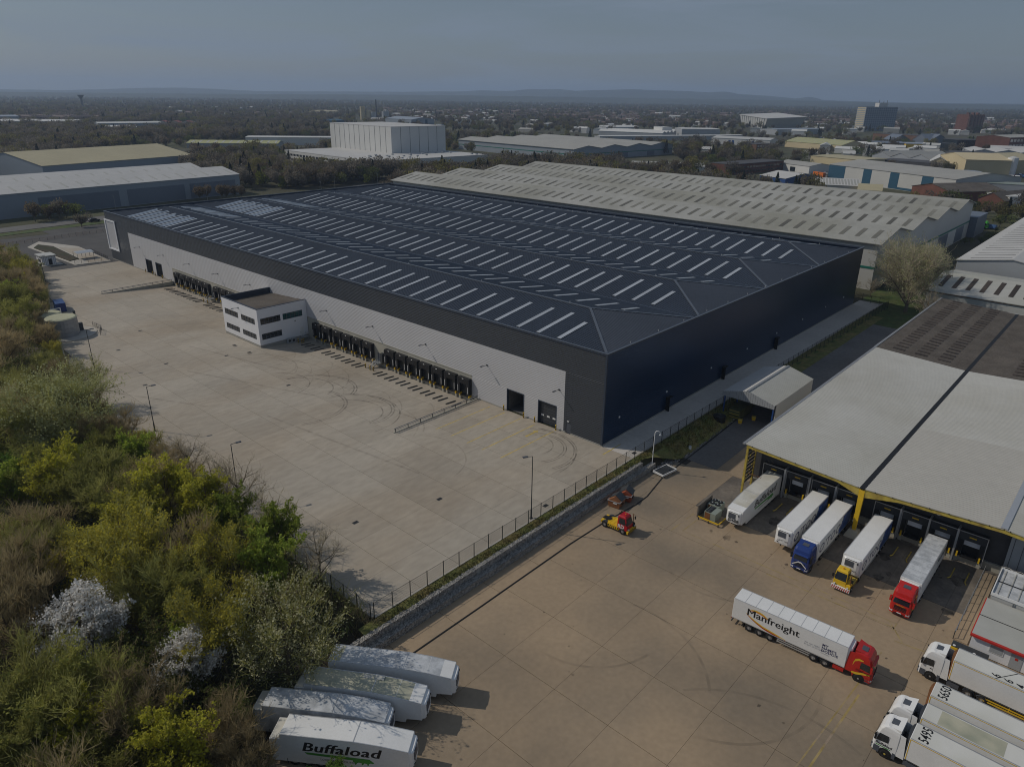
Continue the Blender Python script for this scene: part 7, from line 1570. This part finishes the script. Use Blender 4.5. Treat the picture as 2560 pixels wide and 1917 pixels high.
# ------------------------------------------------------------------ trees
def leaf_quads(P, size, rng, flat=.0):
    n = len(P); a = rng.normal(size=(n,3)); a[:,2] *= (1-flat); a /= np.linalg.norm(a,axis=1)[:,None]+1e-9
    b = rng.normal(size=(n,3)); b -= a*np.sum(a*b,1)[:,None]; b /= np.linalg.norm(b,axis=1)[:,None]+1e-9
    s = size*rng.uniform(.6,1.3,n)[:,None]
    V = np.stack([P-a*s, P+b*s*.6, P+a*s, P-b*s*.6],1).reshape(-1,3); return V, np.arange(4*n).reshape(-1,4)
def slivers(S, Dv, L, w, rng):
    n = len(S); d = Dv/(np.linalg.norm(Dv,axis=1)[:,None]+1e-9); o = rng.normal(size=(n,3)); o -= d*np.sum(o*d,1)[:,None]; o /= np.linalg.norm(o,axis=1)[:,None]+1e-9
    E = S + d*L[:,None]; W_ = w[:,None] if hasattr(w,'shape') else w
    V = np.stack([S-o*W_, S+o*W_, E+o*W_*.35, E-o*W_*.35],1).reshape(-1,3); return V, np.arange(4*n).reshape(-1,4)
def make_tree(kind, h, rad, seed, ntw=3500, nlf=0, leaf_m=None, twig_m='twig', bark='bark', leaf_s=.16, form='round', low=.15, up=.6, tww=.027, limbs=11):
    rng = np.random.default_rng(seed); r_ = random.Random(seed)
    tr = MB(); ends = []; ed = []
    th = h*.42; pts = [(0,0,-.4),(r_.uniform(-.2,.2),r_.uniform(-.2,.2),th*.5),(r_.uniform(-.3,.3),r_.uniform(-.3,.3),th),(r_.uniform(-.4,.4),r_.uniform(-.4,.4),h*.8)]
    R0 = .027*h
    for i, (a, b) in enumerate(zip(pts[:-1], pts[1:])): tr.cyl(a, b, R0*(1-.28*i), R0*(1-.28*(i+1)), 6, caps=False)
    segS, segD = [], []
    for q in range(limbs):
        f = low+ (1-low)*(q+.5)/limbs; z0 = h*(low*.9+.62*f*f**.2*.9); z0 = min(z0, h*.72); az = q*2.4+r_.uniform(-.4,.4)
        # crown outline
        if form == 'cone': rr_ = rad*(1.05-.9*f)
        elif form == 'vase': rr_ = rad*(.35+.65*f)
        else: rr_ = rad*math.sin(PI*(.22+.68*f))
        zt = z0 + (h-z0)*(.35+.6*f) if form != 'cone' else z0+(h-z0)*.35
        k = min(3, z0/(h*.8)*3); i0 = int(min(2, k)); t0 = k-i0
        S = Vector(pts[i0]).lerp(Vector(pts[i0+1]), t0); S.z = z0
        E = Vector((math.cos(az)*rr_*r_.uniform(.75,1.05), math.sin(az)*rr_*r_.uniform(.75,1.05), min(h*.97, zt)))
        mid = S.lerp(E, .5)+Vector((r_.uniform(-.4,.4), r_.uniform(-.4,.4), -.08*h*(.5 if form == 'cone' else 1)+.04*h))
        tr.cyl(S, mid, R0*.42, R0*.26, 4, caps=False); tr.cyl(mid, E, R0*.26, R0*.08, 4, caps=False)
        for a, b in ((S, mid),(mid, E)):
            for s_ in range(3): segS.append(a.lerp(b, s_/3)); segD.append(b-a)
        for s_ in range(5):                                   # secondary branches
            t_ = r_.uniform(.3,1.0); P = S.lerp(mid, t_*2) if t_ < .5 else mid.lerp(E, t_*2-1)
            out = Vector((P.x, P.y, 0)); out = out.normalized() if out.length > .1 else Vector((1,0,0))
            dv = (out*r_.uniform(.2,1)+Vector((r_.uniform(-.8,.8), r_.uniform(-.8,.8), r_.uniform(.1,1.0)*up*1.6)))*rad*.36
            Q = P+dv; tr.cyl(P, Q, R0*.15, R0*.05, 3, caps=False)
            for w in range(4): segS.append(P.lerp(Q, w/4)); segD.append(dv*.8)
    tr.cyl(pts[3], (pts[3][0], pts[3][1], h*.96), R0*.2, R0*.05, 4, caps=False)
    trunk = tr.mesh('trunk'); trunk.materials.append(M[bark])
    SS = np.array([s[:] for s in segS]); SD = np.array([s[:] for s in segD])
    Vs, Fs, mi, off = [], [], [], 0
    def push(V, F, m):
        nonlocal off
        Vs.append(V); Fs.append(F+off); mi.append(np.full(len(F), m, dtype=np.int32)); off += len(V)
    def sprays(n, spread, lmin, lmax, w):
        i = rng.integers(0, len(SS), n); base = SS[i]+SD[i]*rng.uniform(0,.5,(n,1))*.6
        dirv = SD[i]/(np.linalg.norm(SD[i],axis=1)[:,None]+1e-9)*.55 + rng.normal(size=(n,3))*spread + np.array([0,0,up])
        L = rng.uniform(lmin,lmax,n); V, F = slivers(base, dirv, L, np.full(n, w), rng); push(V, F, 0)
        d = dirv/(np.linalg.norm(dirv,axis=1)[:,None]+1e-9); return base, d, L
    b1, d1, L1 = sprays(ntw//3, .5, rad*.22, rad*.5, tww*1.4)
    n2 = ntw - ntw//3; i = rng.integers(0, len(b1), n2); t_ = rng.uniform(.25,1,(n2,1)); S2 = b1[i]+d1[i]*L1[i][:,None]*t_
    D2 = d1[i]*.6+rng.normal(size=(n2,3))*.5+np.array([0,0,up*.6]); L2 = rng.uniform(rad*.10,rad*.26,n2); V, F = slivers(S2, D2, L2, np.full(n2, tww), rng); push(V, F, 0)
    mats = [M[twig_m]]
    if nlf:
        d2 = D2/(np.linalg.norm(D2,axis=1)[:,None]+1e-9); i = rng.integers(0, n2, nlf); P = S2[i]+d2[i]*(L2[i]*rng.uniform(.3,1.1,nlf))[:,None]+rng.normal(size=(nlf,3))*.10*rad*.4
        V, F = leaf_quads(P, leaf_s, rng); push(V, F, 1); mats.append(M[leaf_m])
    V = np.concatenate(Vs); F = np.concatenate(Fs); me = np_mesh('crown', V, F)
    for m in mats: me.materials.append(m)
    me.polygons.foreach_set('material_index', np.concatenate(mi)); return trunk, me
TREES = {}
def proto(key, *a, **k): TREES[key] = make_tree(key, *a, **k)
proto('bare', 11, 4.6, 1, 5200, 0, twig_m='twig', up=.7, limbs=13); proto('bare2', 12, 4.0, 2, 5200, 0, twig_m='twig_red', up=.9, limbs=13); proto('bare3', 10, 4.4, 3, 4600, 900, 'leaf_olive', 'twig_olive', leaf_s=.10, up=.8, limbs=13)
proto('lone', 9, 3.9, 4, 1500, 0, twig_m='twig_grey', bark='bark', up=.5, tww=.018, limbs=12)
proto('olive', 10.5, 4.2, 5, 3000, 6500, 'leaf_olive', 'twig_olive', leaf_s=.15); proto('yellow', 10, 3.4, 6, 2200, 8500, 'leaf_yellow', 'twig_olive', leaf_s=.16, up=.9); proto('lime', 9, 3.0, 7, 1800, 7500, 'leaf_lime', 'twig_olive', leaf_s=.16, up=1.0)
proto('ochre', 11, 4.2, 8, 3200, 6000, 'leaf_ochre', 'twig_olive', leaf_s=.14, up=.8); proto('willow', 12, 7.2, 9, 5200, 16000, 'leaf_willow', 'twig_olive', leaf_s=.15, up=.35, low=.05, limbs=18); proto('blossom', 9.5, 3.8, 10, 1600, 12500, 'blossom', 'twig_grey', leaf_s=.125, up=.7, form='cone', low=.05, limbs=16)
proto('pale', 11, 4.6, 11, 2600, 4800, 'leaf_pale', 'twig_olive', leaf_s=.12, up=.5, low=.1, limbs=15); proto('green', 9, 3.2, 12, 1800, 8000, 'leaf_green', 'twig_olive', leaf_s=.16, up=.7); proto('ivy', 8, 3.4, 13, 2000, 7000, 'leaf_ivy', 'twig', leaf_s=.16, up=.5, low=.02)
proto('greywillow', 12.5, 5.6, 14, 5000, 9500, 'leaf_willow', 'twig_grey', bark='bark_grey', leaf_s=.11, up=.5, low=.06, limbs=16)
LAB = {'bare':'leafless brown tree crowded in the wood at the left','bare2':'leafless reddish brown tree crowded in the wood at the left','bare3':'brown tree just breaking into olive leaf in the wood at the left','olive':'dull olive leafed tree in the wood at the left','yellow':'bright yellow green tree in fresh leaf in the wood at the left','lime':'bright lime green tree in fresh leaf in the wood at the left','ochre':'ochre yellow tree in flower in the wood at the left','ivy':'dark ivy covered tree in the wood at the left','green':'fresh green tree in the wood at the left','lone':'leafless tree at the wood edge standing against the pale yard','pale':'tree speckled with pale young leaves in the wood at the left'}
def tree(key, x, y, z=0.0, s=1.0, rz=None, label=None, group=None, sz=None, name=None):
    rz = RT.uniform(0, 6.28) if rz is None else rz
    t = thing(name or ('blossom_tree' if key == 'blossom' else 'tree'), label or LAB[key], 'tree', (x, y, z), rz, group if group else (None if label else {'lone':'bare trees against the yard'}.get(key, key.rstrip('23')+' trees of the left wood') if key not in ('bare','bare2','bare3') else {'bare':'brown bare trees of the left wood','bare2':'reddish bare trees of the left wood','bare3':'budding trees of the left wood'}[key]))
    t.scale = (s, s, sz or s)
    for nm, me in zip(('trunk','crown'), TREES[key]):
        o = bpy.data.objects.new(nm, me); COL.objects.link(o); o.parent = t
    return t
RT = random.Random(77); placed = []
def near(x, y, d): return any((x-a)**2+(y-b)**2 < d*d for a, b in placed)
def wood_z(x, y): return gh(x, y)+.02
U = tile(0,900,2.4578); S2t = tile(0,1380,2.4578)
def put(key, tl, px, py, h=6.0, s=1.0, label=None, d=3.0, **k):
    x, y = tl(px, py, h); x = min(x, left_edge(y)-1.2) if y > -4 else x
    placed.append((x, y)); return tree(key, x, y, wood_z(x, y), s, label=label, **k)
put('willow', U, 330, 330, 8, 1.1, 'large rounded grey green willow at the wood edge')
put('blossom', S2t, 550, 590, 4, 1.3, 'large tree covered in white blossom low in the wood'); put('blossom', S2t, 1160, 680, 4, 1.0, 'smaller white blossoming tree right of the larger one', )
put('pale', S2t, 1740, 500, 6, 1.15, 'round tree speckled with pale yellow leaves beside the parked trailers')
for (px, py, s) in ((380,790,1.15),(840,1050,1.0),(1010,860,1.1),(1260,890,1.0),(470,580,.75)): put('yellow' if s > .78 else 'lime', U, px, py, 6, s)
for (px, py, s) in ((1430,950,.95),(1700,1080,1.05),(1640,1270,1.1),(40,760,1.0),(820,550,.9)): put('lime', U, px, py, 6, s)
put('green', U, 30, 700, 6, .9)
for (px, py, s) in ((780,1240,1.1),(1330,1280,1.0)): put('ochre', U, px, py, 6, s)
put('yellow', S2t, 1060, 1160, 5, .95, 'broad yellow green tree at the bottom left of the four parked trailers'); put('yellow', S2t, 480, 1150, 4, .9, 'yellow green tree at the lower left corner'); put('ochre', S2t, 800, 200, 6, 1.1); put('ochre', S2t, 1350, 480, 6, 1.0)
put('green', S2t, 2080, 1330, 0.6, .36, 'fresh green bush in front of the nearest lettered trailer'); put('green', S2t, 1900, 1380, 0.6, .32, 'small green bush below the nearest lettered trailer')
for (px, py, s) in ((1150,610,.9),(1460,840,1.1),(1310,740,.85),(1720,940,.9),(1960,1190,.85)):
    x, y = U(px, py, 5); x = min(x, -57.9); placed.append((x, y)); tree('lone', x, y, 0, s)
put('pale', U, 540, 120, 6, .9, 'pale budding tree beside the lamp post behind the willow')
NSP = len(placed)
for (k, px, py, s) in (('bare3',120,980,1.1),('olive',340,1000,1.0),('bare3',600,980,1.0),('bare',800,1000,.9),('bare3',200,1120,1.0),('olive',60,1230,.9),('bare2',100,560,1.05),('bare2',180,300,1.0),('bare3',330,1250,.8),('olive',760,1180,.8),('bare',1330,1050,.7),('bare2',1500,1180,.6),('ivy',1000,760,.8),('ivy',1400,800,.7),('olive',1120,320,.95),('ivy',700,720,.9),('bare3',950,300,1.0)): put(k, S2t, px, py, 5, s)
SPECIAL = [(*p, 16, 4.6) for p in placed[:4]] + [(*p, 11, 3.4) for p in placed[4:NSP]]
# fill the rest of the wood
WOODK = [('bare',.20),('bare2',.15),('bare3',.18),('olive',.18),('ivy',.09),('ochre',.09),('yellow',.07),('lime',.04)]
cnt = 0
for q in range(9000):
    y = RT.uniform(-64, 250); e = left_edge(y) - 2.2 if y > -8 else (-70.0 if y < -24 else -77.5+0*y)
    if -24 <= y <= -8: e = -79.5
    if -8 < y < 2: e = min(e, -62.5)
    if y < -24: e = -82 - (-24-y)*.1
    x = e - abs(RT.expovariate(1/16.0)) if RT.random() < .7 else e - RT.uniform(0, 50)
    # inside a margin round the view
    dx, dy = x-CAM[0], y-CAM[1]; az = math.degrees(math.atan2(dy, dx))
    if az > 104 or az < -14: continue
    dist = math.hypot(dx, dy)
    if y < -6:                                              # keep clear of the trailers parked along the wood
        v = np.array((x, y, 5.0))-CAM; px = 1280+FPX*(v@_r)/(v@_f); py_ = 958.5-FPX*(v@_u2)/(v@_f)
        if px + 4.6/dist*FPX > (640 if py_ > 1650 else 800): continue
    bad = False
    for sx_, sy_, far_, wd_ in SPECIAL:
        ds = math.hypot(sx_-CAM[0], sy_-CAM[1]); ux_, uy_ = (sx_-CAM[0])/ds, (sy_-CAM[1])/ds; al = dx*ux_+dy*uy_
        if ds-far_ < al < ds+2 and abs(dx*uy_-dy*ux_) < wd_: bad = True
    if bad: continue
    if dist < 26 or near(x, y, 2.9 if y < 60 else 4.4): continue
    if x < -120: continue
    r_ = RT.random(); acc = 0
    for k, p in WOODK:
        acc += p
        if r_ <= acc: break
    placed.append((x, y)); tree(k, x, y, wood_z(x, y), RT.uniform(.78,1.05)*min(1.0, .48+.055*max(0, (left_edge(y) if y > -6 else e)-x))*(.75 if dist < 36 else 1)); cnt += 1
    if cnt > 215: break
# undergrowth between the trunks
n = 26000; rng = np.random.default_rng(5); y = rng.uniform(-60, 240, n); e = np.array([left_edge(v) if v > -6 else -76.0 for v in y]); x = e - rng.exponential(14, n) - .4
keep = x > -112; x, y = x[keep], y[keep]; z = np.array([wood_z(a, b) for a, b in zip(x, y)]) + rng.uniform(0, 1.3, len(x))**1.5
V, F = leaf_quads(np.stack([x, y, z],1), .22, rng); me = np_mesh('undergrowth', V, F); me.materials.append(M['leaf_ivy']); tag(obj('undergrowth', me, M['leaf_ivy'], fix=False), 'dark green brambles and ivy on the floor of the wood', 'undergrowth', kind='stuff')
n = 52000; y = rng.uniform(-64, 240, n); e = np.array([left_edge(v) if v > -6 else -80.0 for v in y]); x = e - rng.uniform(0, 1, n)**1.4*42 - .5; keep = x > -124; x, y = x[keep], y[keep]; n = len(x)
z = np.array([wood_z(a, b) for a, b in zip(x, y)])+rng.uniform(0,2.2,n); V, F = slivers(np.stack([x,y,z],1), rng.normal(size=(n,3))*.55+np.array([0,0,.8]), rng.uniform(.6,2.4,n), np.full(n,.028), rng); me = np_mesh('brushwood', V, F); me.materials.append(M['twig_olive']); tag(obj('brushwood', me, M['twig_olive'], fix=False), 'brown understorey brushwood filling the wood between the trees', 'brushwood', kind='stuff')
n = 14000; y = rng.uniform(-8, 240, n); e = np.array([left_edge(v) for v in y]); x = e - .3 - rng.uniform(0, 2.6, n); z = np.array([wood_z(a, b) for a, b in zip(x, y)])
V, F = slivers(np.stack([x,y,z],1), rng.normal(size=(n,3))*.5+np.array([.1,0,1]), rng.uniform(.5,1.9,n), np.full(n,.02), rng); me = np_mesh('edge_scrub', V, F); me.materials.append(M['twig_red']); tag(obj('edge_scrub', me, M['twig_red'], fix=False), 'tangled brown brambles along the fence at the wood edge', 'scrub', kind='stuff')
# trees on the right by the far corner of the warehouse
tree('greywillow', 139, -14.5, 0, 1.6, label='large pale budding willow at the far corner of the warehouse'); tree('greywillow', 153, -10, 0, 1.45, label='second pale budding tree behind the large willow'); tree('greywillow', 166, -9, 0, 1.1, label='third pale budding tree beside the shed with the green trim'); tree('lone', 128.5, -22.5, 0, .95, label='small bare tree before the low store with dark rooflights')
for i, (x, y, s) in enumerate(((145,8,.6),(148,4,.55),(150,-1,.6),(146,14,.5))): tree('lone', x, y, 0, s, label='thin bare sapling between the warehouse corner and the grey shed', group='saplings behind the warehouse')
# belt and far trees: coarser crowns
KEEP = [(715,1225,408),(1130,1690,390),(-40,240,297),(600,800,352),(460,800,360),(2065,2445,480),(1940,2125,370),(2135,2245,332),(1850,2005,326),(2395,2475,336),(2020,2200,408),(2405,2560,425),(1490,1805,340),(1775,1935,357),(385,482,308),(1020,1100,310),(895,950,300),(240,410,318)]
def hides(x, y, h):                                          # would a tree here stand before one of the buildings in plain view?
    v = np.array((x, y, 0.0))-CAM; d = v@_f; px = 1280+FPX*(v@_r)/d; yb = 958.5-FPX*(v@_u2)/d; yt = yb-FPX*h*.92/d
    return any(a-8 < px < b+8 and yb > c and yt < c-2 for a, b, c in KEEP)
FT = {}
def far_proto(key, leafm, h, r, seed, n=760, tall=False):
    rng = np.random.default_rng(seed); nl = 7; C_ = rng.normal(size=(nl,3))*np.array([.45,.45,.28])*r; C_[:,2] += h*.60; rad_ = rng.uniform(.38,.62,nl)*r
    i = rng.integers(0,nl,n); d = rng.normal(size=(n,3)); d /= np.linalg.norm(d,axis=1)[:,None]; P = C_[i]+d*rad_[i][:,None]*rng.uniform(.6,1.12,(n,1)); P[:,2] = np.where(P[:,2] < h*.16, h*.16+rng.uniform(0,1,n), P[:,2])
    if tall: P[:,2] = h*(.1+.9*rng.uniform(0,1,n)); rr_ = (1.05-P[:,2]/h)*r*.9*np.sqrt(rng.uniform(0,1,n)); a = rng.uniform(0,6.28,n); P[:,0] = rr_*np.cos(a); P[:,1] = rr_*np.sin(a)
    V, F = leaf_quads(P, r*.10, rng); n2 = 160; S = np.tile(np.array([0,0,h*.22]),(n2,1))+rng.normal(size=(n2,3))*.15; D_ = P[rng.integers(0,n,n2)]-S; V2, F2 = slivers(S, D_, np.linalg.norm(D_,axis=1), np.full(n2,.05), rng)
    me = np_mesh('crown', np.concatenate([V,V2]), np.concatenate([F, F2+len(V)])); me.materials.append(M[leafm]); me.materials.append(M['bark'])
    me.polygons.foreach_set('material_index', np.concatenate([np.zeros(len(F),dtype=np.int32), np.ones(len(F2),dtype=np.int32)]))
    tk_ = MB().cyl((0,0,-.4),(0,0,h*.4),.026*h,.018*h,6,caps=False).mesh('trunk'); tk_.materials.append(M['bark']); FT[key] = (tk_, me)
far_proto('brown','far_brown',11,5,1); far_proto('brown2','far_grey',12,5.2,2); far_proto('green','far_green',10,5,3); far_proto('olive','far_olive',11,4.8,4); far_proto('dark','far_dark',12,3.6,5,tall=True); far_proto('lime','far_lime',9,4.6,6)
FLAB = {'brown':'bare brown tree in the belts between the far sheds','brown2':'bare greyish tree in the belts between the far sheds','green':'green leafed tree in the belts between the far sheds','olive':'olive budding tree in the belts between the far sheds','dark':'dark pointed evergreen between the far sheds','lime':'bright yellow green tree between the far sheds'}
BELT = []
def belt(tl, x0, y0, x1, y1, n, keys, s0=.7, s1=1.1):
    k = 0
    for q in range(n*6):
        if k >= n: break
        x, y = tl(RT.uniform(x0,x1), RT.uniform(y0,y1))
        if blocked(x, y) or any((x-a)**2+(y-b)**2 < 9 for a, b in BELT): continue
        if 288 + .124*(x+160) < y < 316+.124*(x+160) and x < 260: continue
        sc_ = RT.uniform(s0,s1)
        if hides(x, y, 11*sc_): continue
        BELT.append((x, y)); k += 1; key = RT.choice(keys)
        t = thing('tree', FLAB[key], 'tree', (x, y, 0), RT.uniform(0,6.28), key.rstrip('2')+' trees of the far belts' if key != 'brown2' else 'greyish trees of the far belts'); t.scale = (sc_, sc_, sc_*RT.uniform(.9,1.15))
        for nm, me in zip(('trunk','crown'), FT[key]):
            o = bpy.data.objects.new(nm, me); COL.objects.link(o); o.parent = t
X1 = tile(0,180,2.4578); X2 = tile(700,180,2.212); X3 = tile(1660,180,2.4578)
belt(X1,180,890,700,960,8,('brown','brown2','green'),.6,.9); belt(X1,1230,760,1500,790,6,('brown',),.7,.95)
belt(X1,1500,600,2200,720,16,('green','olive','brown','green','lime'),.7,1.0); belt(X2,0,500,700,620,14,('green','olive','brown','lime','green'),.7,1.0); belt(X2,560,470,1600,510,10,('brown','olive','brown2','lime'),.6,.95)
belt(X1,1180,470,1800,560,8,('green','olive','brown'),.8,1.1); belt(X2,1600,470,2212,500,8,('brown','lime','green'),.7,1.0); belt(X3,0,480,480,560,8,('brown','green','olive','lime','dark'),.8,1.2)
belt(X3,760,440,1700,480,10,('brown','olive','green'),.8,1.2); belt(X3,1880,800,2100,980,9,('green','brown','olive'),.6,1.0); belt(T5,1560,600,2100,720,8,('green','olive'),.25,.4)
# far woodland: one scattered mass
pc = bpy.data.collections.new('far_tree_kinds')
for key in ('brown','brown2','green','olive','brown','brown2','brown','olive','brown2','dark'):
    o = bpy.data.objects.new('far_tree_kind', FT[key][1]); pc.objects.link(o)
P = []; rng = np.random.default_rng(17)
zonef = [(90,2200,.55),(2200,4200,.30),(4200,7400,.15)]
for q in range(60000):
    u = rng.random(); d = 420*(7300/420)**(u**.85); az = YAW + math.radians(rng.uniform(-40, 40)); x, y = CAM[0]+d*math.cos(az), CAM[1]+d*math.sin(az)
    nz = math.sin(x*.011+1.3)*math.cos(y*.009)+math.sin(x*.0031-y*.0042)+.5*math.sin(y*.021+x*.017)
    left = az > YAW + R(2); thr = (-.55 if left else -.1) if d < 1300 else -1.6
    if nz < thr and d < 2600: continue
    if x < 190 and y < 350 and x > -60: continue
    if 0 < x < 330 and y < 270: continue
    if 395 < x < 640 and -60 < y < 200: continue
    if 288 + .124*(x+160) < y < 318+.124*(x+160) and x < 260: continue
    if d < 1500 and az < YAW - R(8) and rng.random() < .75: continue
    if d > 800 and az < YAW + R(14) and d < 3200 and rng.random() < .62: continue
    if blocked(x, y) or hides(x, y, 12): continue
    P.append((x, y, 0))
    if len(P) >= 22000: break
for (tl, x0, y0, x1, y1, n_) in ((X1,0,330,1200,470,420),(X1,1180,450,2200,720,420),(X2,0,500,700,640,260),(X2,560,470,1600,540,240),(X3,0,475,500,560,90),(X3,760,440,1700,478,110),(X1,1160,350,1950,440,160)):
    for q in range(n_):
        x, y = tl(rng.uniform(x0,x1), rng.uniform(y0,y1))
        if blocked(x, y) or hides(x, y, 12) or (286 + .124*(x+160) < y < 320+.124*(x+160) and x < 260): continue
        P.append((x, y, 0))
me = bpy.data.meshes.new('far_woodland'); me.from_pydata(P, [], [])
fw = obj('far_woodland', me, [], fix=False); tag(fw, 'hazy brown and green woodland and garden trees running to the horizon', 'woodland', kind='stuff')
ng = bpy.data.node_groups.new('scatter_trees', 'GeometryNodeTree'); ng.interface.new_socket('Geometry', in_out='INPUT', socket_type='NodeSocketGeometry'); ng.interface.new_socket('Geometry', in_out='OUTPUT', socket_type='NodeSocketGeometry')
gi, go = ng.nodes.new('NodeGroupInput'), ng.nodes.new('NodeGroupOutput'); ip = ng.nodes.new('GeometryNodeInstanceOnPoints'); ci = ng.nodes.new('GeometryNodeCollectionInfo'); m2p = ng.nodes.new('GeometryNodeMeshToPoints')
ci.inputs['Collection'].default_value = pc; ci.inputs['Separate Children'].default_value = True; ci.inputs['Reset Children'].default_value = True; ip.inputs['Pick Instance'].default_value = True
rs = ng.nodes.new('FunctionNodeRandomValue'); rs.data_type = 'FLOAT'; rs.inputs[2].default_value = .65; rs.inputs[3].default_value = 1.35
rv = ng.nodes.new('FunctionNodeRandomValue'); rv.data_type = 'FLOAT_VECTOR'; rv.inputs[0].default_value = (0,0,0); rv.inputs[1].default_value = (0,0,6.283); rv.inputs['Seed'].default_value = 3
L_ = ng.links.new; L_(gi.outputs[0], m2p.inputs[0]); L_(m2p.outputs[0], ip.inputs['Points']); L_(ci.outputs[0], ip.inputs['Instance']); L_(rs.outputs[1], ip.inputs['Scale']); L_(rv.outputs[0], ip.inputs['Rotation']); L_(ip.outputs[0], go.inputs[0])
md = fw.modifiers.new('scatter', 'NODES'); md.node_group = ng
# ================================================================== HAZE: the air itself
hz = MB().box(-9020, 16020, -9020, 16020, -6.5, 260); ho = obj('haze', hz, [], fix=True); ho['kind'] = 'stuff'; tag(ho, 'thin blue haze filling the air to the horizon', 'haze')
hmn = bpy.data.materials.new('haze'); hmn.use_nodes = True; t = hmn.node_tree; t.nodes.clear(); out = t.nodes.new('ShaderNodeOutputMaterial'); pv = t.nodes.new('ShaderNodeVolumePrincipled'); pv.inputs['Color'].default_value = (.58,.74,1.0,1); pv.inputs['Density'].default_value = 1.15e-4; pv.inputs['Anisotropy'].default_value = .2
t.links.new(pv.outputs[0], out.inputs['Volume']); ho.data.materials.append(hmn); ho.visible_shadow = True
